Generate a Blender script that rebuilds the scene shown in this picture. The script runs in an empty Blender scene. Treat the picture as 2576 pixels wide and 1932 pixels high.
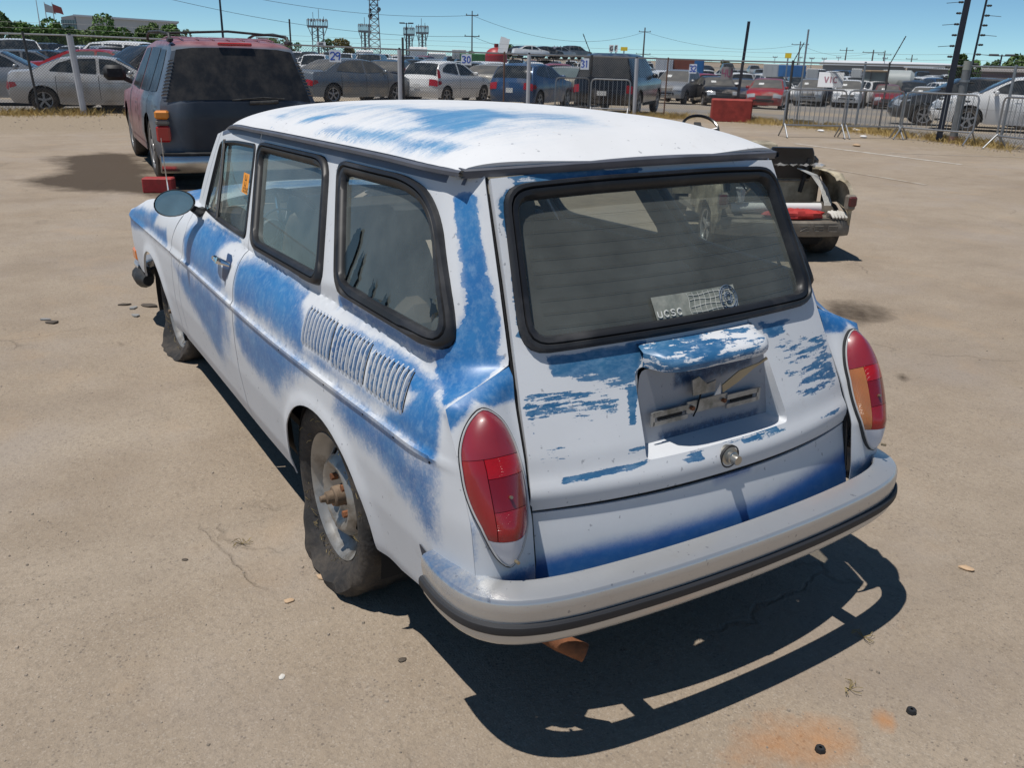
import bpy, math, random
import numpy as np
from mathutils import Vector, Matrix
from mathutils.geometry import delaunay_2d_cdt

random.seed(7)
scene = bpy.context.scene
col = scene.collection
R = math.radians

# ------------------------------------------------------------------ camera
PHOTO_W, PHOTO_H = 2576.0, 1932.0
CAM_F, CAM_YAW, CAM_PITCH, CAM_ROLL = 2182.23, R(-31.695), R(20.666), R(1.442)
CAM_POS = np.array([-1.3486, 1.5403, 1.5822])
_f = np.array([math.cos(CAM_YAW)*math.cos(CAM_PITCH), math.sin(CAM_YAW)*math.cos(CAM_PITCH), -math.sin(CAM_PITCH)])
_r0 = np.array([math.sin(CAM_YAW), -math.cos(CAM_YAW), 0.0]); _u0 = np.cross(_r0, _f)
CAM_R = math.cos(CAM_ROLL)*_r0 + math.sin(CAM_ROLL)*_u0
CAM_U = -math.sin(CAM_ROLL)*_r0 + math.cos(CAM_ROLL)*_u0
CAM_D = _f
cd = bpy.data.cameras.new('camera'); cam = bpy.data.objects.new('camera', cd); col.objects.link(cam)
cd.sensor_fit = 'HORIZONTAL'; cd.sensor_width = 36.0
cd.lens = 36.0*CAM_F/PHOTO_W
cd.clip_start = 0.05; cd.clip_end = 6000
cam.matrix_world = Matrix(((CAM_R[0], CAM_U[0], -CAM_D[0], CAM_POS[0]), (CAM_R[1], CAM_U[1], -CAM_D[1], CAM_POS[1]),
                           (CAM_R[2], CAM_U[2], -CAM_D[2], CAM_POS[2]), (0, 0, 0, 1)))
scene.camera = cam

# ------------------------------------------------------------------ sky and sun
SUN_DIR = Vector((0.06, 0.30, 1.0)).normalized()
SUN_EL = math.asin(SUN_DIR.z); SUN_AZ = math.atan2(SUN_DIR.x, SUN_DIR.y)
w = bpy.data.worlds.new('World'); scene.world = w; w.use_nodes = True
wn = w.node_tree.nodes; wl = w.node_tree.links
bg = wn['Background']; sky = wn.new('ShaderNodeTexSky'); sky.sky_type = 'NISHITA'; sky.sun_disc = False
sky.sun_elevation = SUN_EL; sky.sun_rotation = SUN_AZ
sky.altitude = 20; sky.air_density = 0.45; sky.dust_density = 0.0; sky.ozone_density = 5.0
bg.inputs['Strength'].default_value = 0.092
tn = wn.new('ShaderNodeMix'); tn.data_type = 'RGBA'; tn.blend_type = 'MULTIPLY'; tn.inputs[0].default_value = 1.0; tn.inputs[7].default_value = (1.0, 1.20, 1.10, 1)
wl.new(sky.outputs[0], tn.inputs[6]); wl.new(tn.outputs[2], bg.inputs['Color'])
sl = bpy.data.lights.new('sun', 'SUN'); sl.energy = 4.2; sl.angle = R(0.53); sl.color = (1.0, 0.955, 0.89)
so = bpy.data.objects.new('sun', sl); col.objects.link(so); so.location = (0, 8, 30)
so.rotation_euler = SUN_DIR.to_track_quat('Z', 'Y').to_euler()
scene.view_settings.view_transform = 'Standard'; scene.view_settings.look = 'None'
scene.view_settings.exposure = 0.0; scene.view_settings.gamma = 1.0; scene.view_settings.use_curve_mapping = False
scene.render.engine = 'CYCLES'
scene.cycles.max_bounces = 8; scene.cycles.transparent_max_bounces = 24; scene.cycles.use_denoising = True
scene.cycles.transmission_bounces = 6; scene.cycles.glossy_bounces = 4

# ------------------------------------------------------------------ terrain height and pixel rays
def terrain(x, y):
    """ground height: level lot, dipping gently beyond the fence and rising again far off"""
    d = np.hypot(np.asarray(x, float) - CAM_POS[0], np.asarray(y, float) - CAM_POS[1])
    a = np.degrees(np.arctan2(np.asarray(y, float) - CAM_POS[1], np.asarray(x, float) - CAM_POS[0])); k = np.interp(a, [-56, -47, -34, -14], [1.55, 1.5, 1.0, .12])
    return np.interp(d, [0, 27, 40, 60, 80, 130, 200, 400, 3000], [0, 0, -.22, -.62, -.72, -.45, .1, .4, .4])*np.where(d < 165, k, 1.0*(d >= 200)+k*(d < 200))
def ray_dir(px, py):
    d = CAM_D + (px - PHOTO_W/2)/CAM_F*CAM_R + (PHOTO_H/2 - py)/CAM_F*CAM_U
    return d
def gp(px, py):
    """where the sight line through a photo pixel meets the ground"""
    d = ray_dir(px, py); h = math.hypot(d[0], d[1]); t = np.linspace(.5, 400, 40000)/h
    P = CAM_POS[None] + t[:, None]*d[None]; v = P[:, 2] - terrain(P[:, 0], P[:, 1])
    i = int(np.argmax(v <= 0)); return (float(P[i, 0]), float(P[i, 1]), float(P[i, 2]))
def dp(px, py, dist):
    """point on that sight line at a horizontal distance"""
    d = ray_dir(px, py); h = math.hypot(d[0], d[1]); P = CAM_POS + d*(dist/h); return (float(P[0]), float(P[1]), float(P[2]))
def foot(px, dist):
    """ground point straight below the sight line of a pixel column near the horizon, at a distance"""
    p = dp(px, 150, dist); return (p[0], p[1], float(terrain(p[0], p[1])))
def azim(px):
    d = ray_dir(px, 150); return math.atan2(d[1], d[0])

# ------------------------------------------------------------------ object helpers
def tag(o, label=None, cat=None, group=None, kind=None):
    if label: o['label'] = label
    if cat: o['category'] = cat
    if group: o['group'] = group
    if kind: o['kind'] = kind
    return o
def empty(name, loc=(0, 0, 0), rz=0.0, scale=1.0):
    o = bpy.data.objects.new(name, None); col.objects.link(o); o.location = loc; o.rotation_euler = (0, 0, rz)
    o.empty_display_size = .2
    if scale != 1.0: o.scale = (scale,)*3
    return o
def link_mesh(name, me, parent=None):
    o = bpy.data.objects.new(name, me); col.objects.link(o)
    if parent is not None: o.parent = parent
    return o
def children(o): return [c for c in col.objects if c.parent is o]
KIDS = {}
def kids(o):
    return list(o.children)
def copy_tree(o, parent=None):
    c = o.copy(); col.objects.link(c); c.parent = parent
    for ch in kids(o): copy_tree(ch, c)
    return c

class MB:
    def __init__(s): s.v = []; s.f = []
    def add(s, vs, fs):
        n = len(s.v); s.v += [tuple(map(float, p)) for p in vs]; s.f += [tuple(n+i for i in q) for q in fs]; return s
    def box(s, c, size, rot=None, ch=0.0):
        hx, hy, hz = size[0]/2, size[1]/2, size[2]/2
        if ch <= 0:
            P = [(x, y, z) for x in (-hx, hx) for y in (-hy, hy) for z in (-hz, hz)]
            F = [(0, 1, 3, 2), (4, 6, 7, 5), (0, 4, 5, 1), (2, 3, 7, 6), (0, 2, 6, 4), (1, 5, 7, 3)]
        else:
            P = []; idx = {}
            for sx in (-1, 1):
                for sy in (-1, 1):
                    for sz in (-1, 1):
                        for a in range(3):
                            q = [sx*hx, sy*hy, sz*hz]
                            for b in range(3):
                                if b != a: q[b] -= (sx, sy, sz)[b]*ch
                            idx[(sx, sy, sz, a)] = len(P); P.append(tuple(q))
            F = []
            for a in range(3):
                b, c2 = (a+1) % 3, (a+2) % 3
                for sa in (-1, 1):
                    q = []
                    for sb, sc in ((-1, -1), (1, -1), (1, 1), (-1, 1)):
                        t = [0, 0, 0]; t[a] = sa; t[b] = sb; t[c2] = sc; q.append(idx[(t[0], t[1], t[2], a)])
                    F.append(tuple(q if sa > 0 else q[::-1]))
                for sb in (-1, 1):
                    for sc in (-1, 1):
                        q = []
                        for sa, w_ in ((-1, b), (1, b), (1, c2), (-1, c2)):
                            t = [0, 0, 0]; t[a] = sa; t[b] = sb; t[c2] = sc; q.append(idx[(t[0], t[1], t[2], w_)])
                        F.append(tuple(q if sb*sc < 0 else q[::-1]))
            for sx in (-1, 1):
                for sy in (-1, 1):
                    for sz in (-1, 1):
                        q = [idx[(sx, sy, sz, a)] for a in range(3)]
                        F.append(tuple(q if sx*sy*sz > 0 else q[::-1]))
        if rot is not None: P = [tuple(rot @ Vector(p)) for p in P]
        return s.add([(p[0]+c[0], p[1]+c[1], p[2]+c[2]) for p in P], F)
    def tube(s, path, r, n=8, closed=False, caps=True):
        P = [Vector(p) for p in path]; m = len(P); rr = r if isinstance(r, (list, tuple)) else [r]*m
        vs = []; prev = None
        for i in range(m):
            if closed: t = P[(i+1) % m] - P[i-1]
            else: t = P[min(i+1, m-1)] - P[max(i-1, 0)]
            if t.length < 1e-9: t = Vector((0, 0, 1))
            t.normalize()
            if prev is None:
                a = Vector((0, 0, 1)) if abs(t.z) < .9 else Vector((1, 0, 0)); u = t.cross(a).normalized()
            else:
                u = prev - t*prev.dot(t)
                u = u.normalized() if u.length > 1e-6 else t.orthogonal().normalized()
            prev = u; w_ = t.cross(u)
            for k in range(n):
                a = 2*math.pi*k/n; vs.append(P[i] + u*(math.cos(a)*rr[i]) + w_*(math.sin(a)*rr[i]))
        fs = []
        for i in range(m if closed else m-1):
            j = (i+1) % m
            for k in range(n): fs.append((i*n+k, i*n+(k+1) % n, j*n+(k+1) % n, j*n+k))
        if caps and not closed: fs += [tuple(range(n-1, -1, -1)), tuple((m-1)*n+k for k in range(n))]
        return s.add(vs, fs)
    def lathe(s, prof, n=24, axis='y', c=(0, 0, 0), arc=None):
        vs = []; m = len(prof)
        for k in range(n):
            a = 2*math.pi*k/n; ca, sa = math.cos(a), math.sin(a)
            for (r_, h) in prof:
                p = {'y': (r_*ca, h, r_*sa), 'z': (r_*ca, r_*sa, h), 'x': (h, r_*ca, r_*sa)}[axis]
                vs.append((p[0]+c[0], p[1]+c[1], p[2]+c[2]))
        fs = [(k*m+i, k*m+i+1, ((k+1) % n)*m+i+1, ((k+1) % n)*m+i) for k in range(n) for i in range(m-1)]
        return s.add(vs, fs)
    def prism(s, poly, axis, lo, hi):
        n = len(poly)
        def pt(a, b, h): return {'y': (a, h, b), 'z': (a, b, h), 'x': (h, a, b)}[axis]
        vs = [pt(a, b, lo) for a, b in poly] + [pt(a, b, hi) for a, b in poly]
        fs = [tuple(range(n)), tuple(range(2*n-1, n-1, -1))] + [(i, n+i, n+(i+1) % n, (i+1) % n) for i in range(n)]
        return s.add(vs, fs)
    def grid(s, P, cu=False):
        P = np.asarray(P, float); nu, nv = P.shape[:2]
        fs = [(i*nv+j, ((i+1) % nu)*nv+j, ((i+1) % nu)*nv+j+1, i*nv+j+1) for i in range(nu if cu else nu-1) for j in range(nv-1)]
        return s.add(P.reshape(-1, 3), fs)
    def xf(s, M):
        s.v = [tuple(M @ Vector(p)) for p in s.v]; return s
    def mesh(s, name, mat, smooth=35):
        me = bpy.data.meshes.new(name); me.from_pydata(s.v, [], s.f)
        if smooth:
            me.polygons.foreach_set('use_smooth', [True]*len(me.polygons)); me.set_sharp_from_angle(angle=R(smooth))
        if mat: me.materials.append(mat)
        me.update(); return me
    def build(s, name, mat, parent=None, smooth=35):
        return link_mesh(name, s.mesh(name, mat, smooth), parent)

def rotz(a): return Matrix.Rotation(a, 3, 'Z')
def tube_obj(name, path, r, mat, parent=None, n=8, closed=False): return MB().tube(path, r, n, closed).build(name, mat, parent)
def box_obj(name, c, size, mat, parent=None, ch=0.0, rot=None): return MB().box(c, size, rot, ch).build(name, mat, parent, 30)

# ------------------------------------------------------------------ surface panels: 2-D outlines with holes, mapped on a curved surface
def itp(x, tab):
    a = np.array(tab, float); return np.interp(x, a[:, 0], a[:, 1])
def smooth_itp(x, tab):
    a = np.array(tab, float); xs, ys = a[:, 0], a[:, 1]
    x = np.clip(np.asarray(x, float), xs[0], xs[-1]); i = np.clip(np.searchsorted(xs, x, side='right')-1, 0, len(xs)-2)
    m = np.gradient(ys, xs); h = xs[i+1]-xs[i]; t = (x-xs[i])/h
    return (2*t**3-3*t**2+1)*ys[i]+(t**3-2*t**2+t)*h*m[i]+(-2*t**3+3*t**2)*ys[i+1]+(t**3-t**2)*h*m[i+1]
def inside(P, poly):
    P = np.asarray(P); x, y = P[:, 0], P[:, 1]; c = np.zeros(len(P), bool); q = np.asarray(poly, float); j = len(q)-1
    for i in range(len(q)):
        xi, yi = q[i]; xj, yj = q[j]
        if yi != yj:
            c ^= ((yi > y) != (yj > y)) & (x < (xj-xi)*(y-yi)/(yj-yi)+xi)
        j = i
    return c
def poly_dist(P, poly, closed=True):
    P = np.asarray(P, float); q = np.asarray(poly, float); D = np.full(len(P), 1e9); n = len(q)
    for i in range(n if closed else n-1):
        a, b = q[i], q[(i+1) % n]; ab = b-a; L = ab@ab
        t = np.clip(((P-a)@ab)/L, 0, 1) if L > 0 else np.zeros(len(P))
        D = np.minimum(D, np.hypot(*(P-(a+t[:, None]*ab)).T))
    return D
def resample(poly, step, closed=True):
    out = []; n = len(poly)
    for i in range(n if closed else n-1):
        a = np.array(poly[i], float); b = np.array(poly[(i+1) % n], float); L = np.hypot(*(b-a)); k = max(1, int(round(L/step)))
        out += [tuple(a+(b-a)*j/k) for j in range(k)]
    if not closed: out.append(tuple(poly[-1]))
    return out
def fillet(poly, r, n=5):
    out = []; m = len(poly); rs = r if isinstance(r, (list, tuple)) else [r]*m
    for i in range(m):
        p = np.array(poly[i], float); a = np.array(poly[i-1], float)-p; b = np.array(poly[(i+1) % m], float)-p
        la, lb = np.hypot(*a), np.hypot(*b); k = min(rs[i], la*.45, lb*.45)
        p0, p2 = p+a/la*k, p+b/lb*k
        for j in range(n+1):
            t = j/n; out.append(tuple((1-t)**2*p0+2*t*(1-t)*p+t*t*p2))
    return out
def offset_poly(poly, d):
    """inset (d>0) of a roughly convex polygon"""
    q = np.asarray(poly, float); n = len(q); area = 0.5*np.sum(q[:, 0]*np.roll(q[:, 1], -1)-np.roll(q[:, 0], -1)*q[:, 1]); s = 1 if area > 0 else -1
    out = []
    for i in range(n):
        a, p, b = q[i-1], q[i], q[(i+1) % n]; e1 = (p-a)/np.hypot(*(p-a)); e2 = (b-p)/np.hypot(*(b-p))
        n1 = np.array([-e1[1], e1[0]])*s; n2 = np.array([-e2[1], e2[0]])*s; k = n1+n2; k = k/max(.35, (k@k)/2)
        out.append(tuple(p+k*d))
    return out
def even(poly, n):
    q = np.asarray(list(poly)+[poly[0]], float); L = np.r_[0, np.cumsum(np.hypot(*np.diff(q, axis=0).T))]
    t = np.linspace(0, L[-1], n, endpoint=False); return np.c_[np.interp(t, L, q[:, 0]), np.interp(t, L, q[:, 1])]
def ellipse(cx, cy, a, b, n=28, a0=0.0, a1=2*math.pi, end=False):
    return [(cx+a*math.cos(t), cy+b*math.sin(t)) for t in np.linspace(a0, a1, n, endpoint=end)]
def cdt(outline, holes, step, lines=()):
    loops = [resample(outline, step)]+[resample(h, step) for h in holes]
    B = np.array([p for l in loops for p in l]); lo, hi = B.min(0), B.max(0)
    gy = np.arange(lo[1], hi[1], step*.87); pts = []
    for k, yy in enumerate(gy):
        gx = np.arange(lo[0]+(step/2 if k % 2 else 0), hi[0], step); pts.append(np.c_[gx, np.full(len(gx), yy)])
    Gp = np.concatenate(pts); Gp = Gp[inside(Gp, outline)]
    for h in holes:
        if len(Gp): Gp = Gp[~inside(Gp, h)]
    near = B
    lres = [np.array(resample(l, step, False)) for l in lines]
    if lres: near = np.concatenate([B]+lres)
    if len(Gp):
        ok = np.ones(len(Gp), bool)
        for c0 in range(0, len(Gp), 4000):
            c_ = Gp[c0:c0+4000]; d2 = ((c_[:, None, :]-near[None])**2).sum(2).min(1); ok[c0:c0+4000] = d2 > (.45*step)**2
        Gp = Gp[ok]
    V = [Vector((float(a), float(b))) for a, b in B]; E = []; k = 0
    for l in loops:
        n = len(l); E += [(k+i, k+(i+1) % n) for i in range(n)]; k += n
    for l in lres:
        n = len(l); V += [Vector((float(a), float(b))) for a, b in l]; E += [(k+i, k+i+1) for i in range(n-1)]; k += n
    V += [Vector((float(a), float(b))) for a, b in Gp]
    ov, oe, of, *_ = delaunay_2d_cdt(V, E, [], 0, 1e-6)
    P = np.array([(p.x, p.y) for p in ov]); T = np.array([f for f in of if len(f) == 3])
    C = P[T].mean(1); keep = inside(C, outline)
    for h in holes: keep &= ~inside(C, h)
    T = T[keep]
    a, b, c_ = P[T[:, 0]], P[T[:, 1]], P[T[:, 2]]
    ar = (b[:, 0]-a[:, 0])*(c_[:, 1]-a[:, 1])-(c_[:, 0]-a[:, 0])*(b[:, 1]-a[:, 1])
    T = np.where((ar < 0)[:, None], T[:, ::-1], T); T = T[np.abs(ar) > 1e-10]
    used, inv = np.unique(T.ravel(), return_inverse=True)
    return P[used], inv.reshape(-1, 3)
def surf_normals(P, fn, flip):
    e = 1e-3; a, b = P[:, 0], P[:, 1]
    du = fn(a+e, b)-fn(a-e, b); dv = fn(a, b+e)-fn(a, b-e); n = np.cross(du, dv); n /= np.maximum(np.linalg.norm(n, axis=1), 1e-9)[:, None]
    return -n if flip else n
def panel(name, outline, holes, fn, step, mat, parent, lines=(), flange=.012, flip=False, off=0.0, mask=None, mirror=False, lift=None, smooth=40):
    """thin sheet over the outline (minus the holes) on the surface fn(a, b) -> xyz, with its edges folded inwards"""
    P, T = cdt(outline, holes, step, lines); N = surf_normals(P, fn, flip); X = fn(P[:, 0], P[:, 1])
    if off: X = X+N*off
    if lift is not None: X = X+N*lift(P)[:, None]
    if flip: T = T[:, ::-1]
    F = [tuple(int(i) for i in t) for t in T]; V = X; src = np.arange(len(P))
    if flange:
        E = np.sort(np.concatenate([T[:, [0, 1]], T[:, [1, 2]], T[:, [2, 0]]]), axis=1); key = E[:, 0].astype(np.int64)*len(P)+E[:, 1]
        u, cnt = np.unique(key, return_counts=True); bd = set(u[cnt == 1].tolist())
        top = {}; V = [X]; k = len(X); add_src = []; addV = []
        def vid(i, lvl):
            nonlocal k
            if (i, lvl) not in top:
                top[(i, lvl)] = k; k += 1; addV.append(X[i]-N[i]*(flange if lvl else 0)); add_src.append(i)
            return top[(i, lvl)]
        for t in T:
            for p, q in ((t[0], t[1]), (t[1], t[2]), (t[2], t[0])):
                if (min(p, q)*len(P)+max(p, q)) in bd:
                    F.append((vid(p, 0), vid(p, 1), vid(q, 1), vid(q, 0)))
        V = np.concatenate([X, np.array(addV)]); src = np.r_[src, np.array(add_src, int)]
    if mirror: V = V*np.array([1, -1, 1]); F = [q[::-1] for q in F]
    me = bpy.data.meshes.new(name); me.from_pydata(V.tolist(), [], F)
    me.polygons.foreach_set('use_smooth', [True]*len(me.polygons))
    if smooth: me.set_sharp_from_angle(angle=R(smooth))
    if mask is not None:
        m, h = mask(P); at = me.attributes.new('paint', 'FLOAT', 'POINT'); at.data.foreach_set('value', m[src].astype(np.float32))
        at = me.attributes.new('hard', 'FLOAT', 'POINT'); at.data.foreach_set('value', h[src].astype(np.float32))
    me.materials.append(mat); me.update()
    return link_mesh(name, me, parent)
def band(name, loops, mat, parent, fn=None, flip=False, smooth=50, mirror=False, closed=True):
    """surface skinned across a few closed loops of 3-D points"""
    A = np.array(loops, float).transpose(1, 0, 2)
    if mirror: A = A*np.array([1, -1, 1]); flip = not flip
    m = MB().grid(A, cu=closed)
    if flip: m.f = [q[::-1] for q in m.f]
    return m.build(name, mat, parent, smooth)

# ------------------------------------------------------------------ materials
def lin(r, g, b):
    f = lambda c: c/12.92 if c <= .04045 else ((c+.055)/1.055)**2.4
    return (f(r/255), f(g/255), f(b/255))
MATS = {}
def pmat(name, color, rough=.5, metal=0.0, var=0.0, vscale=6.0, dirt=None, dscale=3.0, damt=.5, bump=0.0, bscale=60.0, coat=0.0, spec=.5, alpha=None, stretch=(1, 1, 1)):
    if name in MATS: return MATS[name]
    m = bpy.data.materials.new(name); m.use_nodes = True; nt = m.node_tree; p = nt.nodes['Principled BSDF']
    p.inputs['Base Color'].default_value = (*color, 1); p.inputs['Roughness'].default_value = rough; p.inputs['Metallic'].default_value = metal
    p.inputs['Coat Weight'].default_value = coat; p.inputs['Coat Roughness'].default_value = .08; p.inputs['Specular IOR Level'].default_value = spec
    if var or dirt or bump:
        tc = nt.nodes.new('ShaderNodeTexCoord'); mp = nt.nodes.new('ShaderNodeMapping'); mp.inputs['Scale'].default_value = stretch
        nt.links.new(tc.outputs['Object'], mp.inputs['Vector'])
    src = None
    if var:
        n = nt.nodes.new('ShaderNodeTexNoise'); n.inputs['Scale'].default_value = vscale; n.inputs['Detail'].default_value = 5
        nt.links.new(mp.outputs[0], n.inputs['Vector'])
        mr = nt.nodes.new('ShaderNodeMapRange'); mr.inputs[1].default_value = .3; mr.inputs[2].default_value = .7
        mr.inputs[3].default_value = 1-var; mr.inputs[4].default_value = 1+var; nt.links.new(n.outputs[0], mr.inputs[0])
        mx = nt.nodes.new('ShaderNodeVectorMath'); mx.operation = 'SCALE'; mx.inputs[0].default_value = color; nt.links.new(mr.outputs[0], mx.inputs['Scale'])
        src = mx.outputs[0]
    if dirt:
        n = nt.nodes.new('ShaderNodeTexNoise'); n.inputs['Scale'].default_value = dscale; n.inputs['Detail'].default_value = 8; n.inputs['Roughness'].default_value = .65
        nt.links.new(mp.outputs[0], n.inputs['Vector'])
        cr = nt.nodes.new('ShaderNodeMapRange'); cr.inputs[1].default_value = .62-damt*.35; cr.inputs[2].default_value = .8-damt*.2; nt.links.new(n.outputs[0], cr.inputs[0])
        mx = nt.nodes.new('ShaderNodeMix'); mx.data_type = 'RGBA'; nt.links.new(cr.outputs[0], mx.inputs[0])
        mx.inputs[6].default_value = (*color, 1); mx.inputs[7].default_value = (*dirt, 1)
        if src: nt.links.new(src, mx.inputs[6])
        src = mx.outputs[2]
    if src: nt.links.new(src, p.inputs['Base Color'])
    if bump:
        n = nt.nodes.new('ShaderNodeTexNoise'); n.inputs['Scale'].default_value = bscale; n.inputs['Detail'].default_value = 4
        nt.links.new(mp.outputs[0], n.inputs['Vector']); b = nt.nodes.new('ShaderNodeBump'); b.inputs['Strength'].default_value = bump; b.inputs['Distance'].default_value = .01
        nt.links.new(n.outputs[0], b.inputs['Height']); nt.links.new(b.outputs[0], p.inputs['Normal'])
    if alpha is not None: p.inputs['Alpha'].default_value = alpha
    MATS[name] = m; return m
def glass(name, tint, dust, dust_col, rough=.03, streak=0.0, dscale=8.0):
    """window pane: tinted see-through sheet, mirror reflection by angle, and a film of dust"""
    if name in MATS: return MATS[name]
    m = bpy.data.materials.new(name); m.use_nodes = True; nt = m.node_tree; nt.nodes.clear(); L = nt.links.new
    out = nt.nodes.new('ShaderNodeOutputMaterial'); tr = nt.nodes.new('ShaderNodeBsdfTransparent'); tr.inputs[0].default_value = (*tint, 1)
    gl = nt.nodes.new('ShaderNodeBsdfGlossy'); gl.inputs['Roughness'].default_value = rough; gl.inputs[0].default_value = (.9, .95, .95, 1)
    lw = nt.nodes.new('ShaderNodeLayerWeight'); lw.inputs[0].default_value = .5; pw = nt.nodes.new('ShaderNodeMath'); pw.operation = 'POWER'; pw.inputs[1].default_value = 5.0; L(lw.outputs['Facing'], pw.inputs[0])
    fr = nt.nodes.new('ShaderNodeMath'); fr.operation = 'MULTIPLY_ADD'; fr.inputs[1].default_value = .92; fr.inputs[2].default_value = .05; L(pw.outputs[0], fr.inputs[0])
    m1 = nt.nodes.new('ShaderNodeMixShader'); L(fr.outputs[0], m1.inputs[0]); L(tr.outputs[0], m1.inputs[1]); L(gl.outputs[0], m1.inputs[2])
    df = nt.nodes.new('ShaderNodeBsdfDiffuse'); df.inputs[0].default_value = (*dust_col, 1)
    tc = nt.nodes.new('ShaderNodeTexCoord'); n = nt.nodes.new('ShaderNodeTexNoise'); n.inputs['Scale'].default_value = dscale; n.inputs['Detail'].default_value = 7; n.inputs['Roughness'].default_value = .6
    mp = nt.nodes.new('ShaderNodeMapping'); mp.inputs['Scale'].default_value = (1, 1, 1-.75*streak); L(tc.outputs['Object'], mp.inputs[0]); L(mp.outputs[0], n.inputs['Vector'])
    mr = nt.nodes.new('ShaderNodeMapRange'); mr.inputs[1].default_value = .3; mr.inputs[2].default_value = .75; mr.inputs[3].default_value = dust*.6; mr.inputs[4].default_value = min(1, dust*1.35)
    L(n.outputs[0], mr.inputs[0])
    m2 = nt.nodes.new('ShaderNodeMixShader'); L(mr.outputs[0], m2.inputs[0]); L(m1.outputs[0], m2.inputs[1]); L(df.outputs[0], m2.inputs[2])
    L(m2.outputs[0], out.inputs[0]); MATS[name] = m; return m

BLACK_RUBBER = pmat('black rubber', (.018, .019, .021), .62, var=.25, vscale=20, dirt=(.09, .09, .09), dscale=5, damt=.3)
TYRE = pmat('tyre rubber', (.022, .021, .02), .85, dirt=(.13, .105, .08), dscale=7, damt=.75, bump=.25, bscale=80)
DARK = pmat('dark cavity', (.012, .012, .013), .9, var=.2)
STEEL = pmat('galvanised steel', (.34, .35, .36), .42, .75, var=.15, vscale=25)
CHROME = pmat('chrome', (.72, .73, .75), .12, 1.0)
WHITE_PLASTIC = pmat('white board', (.72, .72, .72), .5, var=.04)
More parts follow.
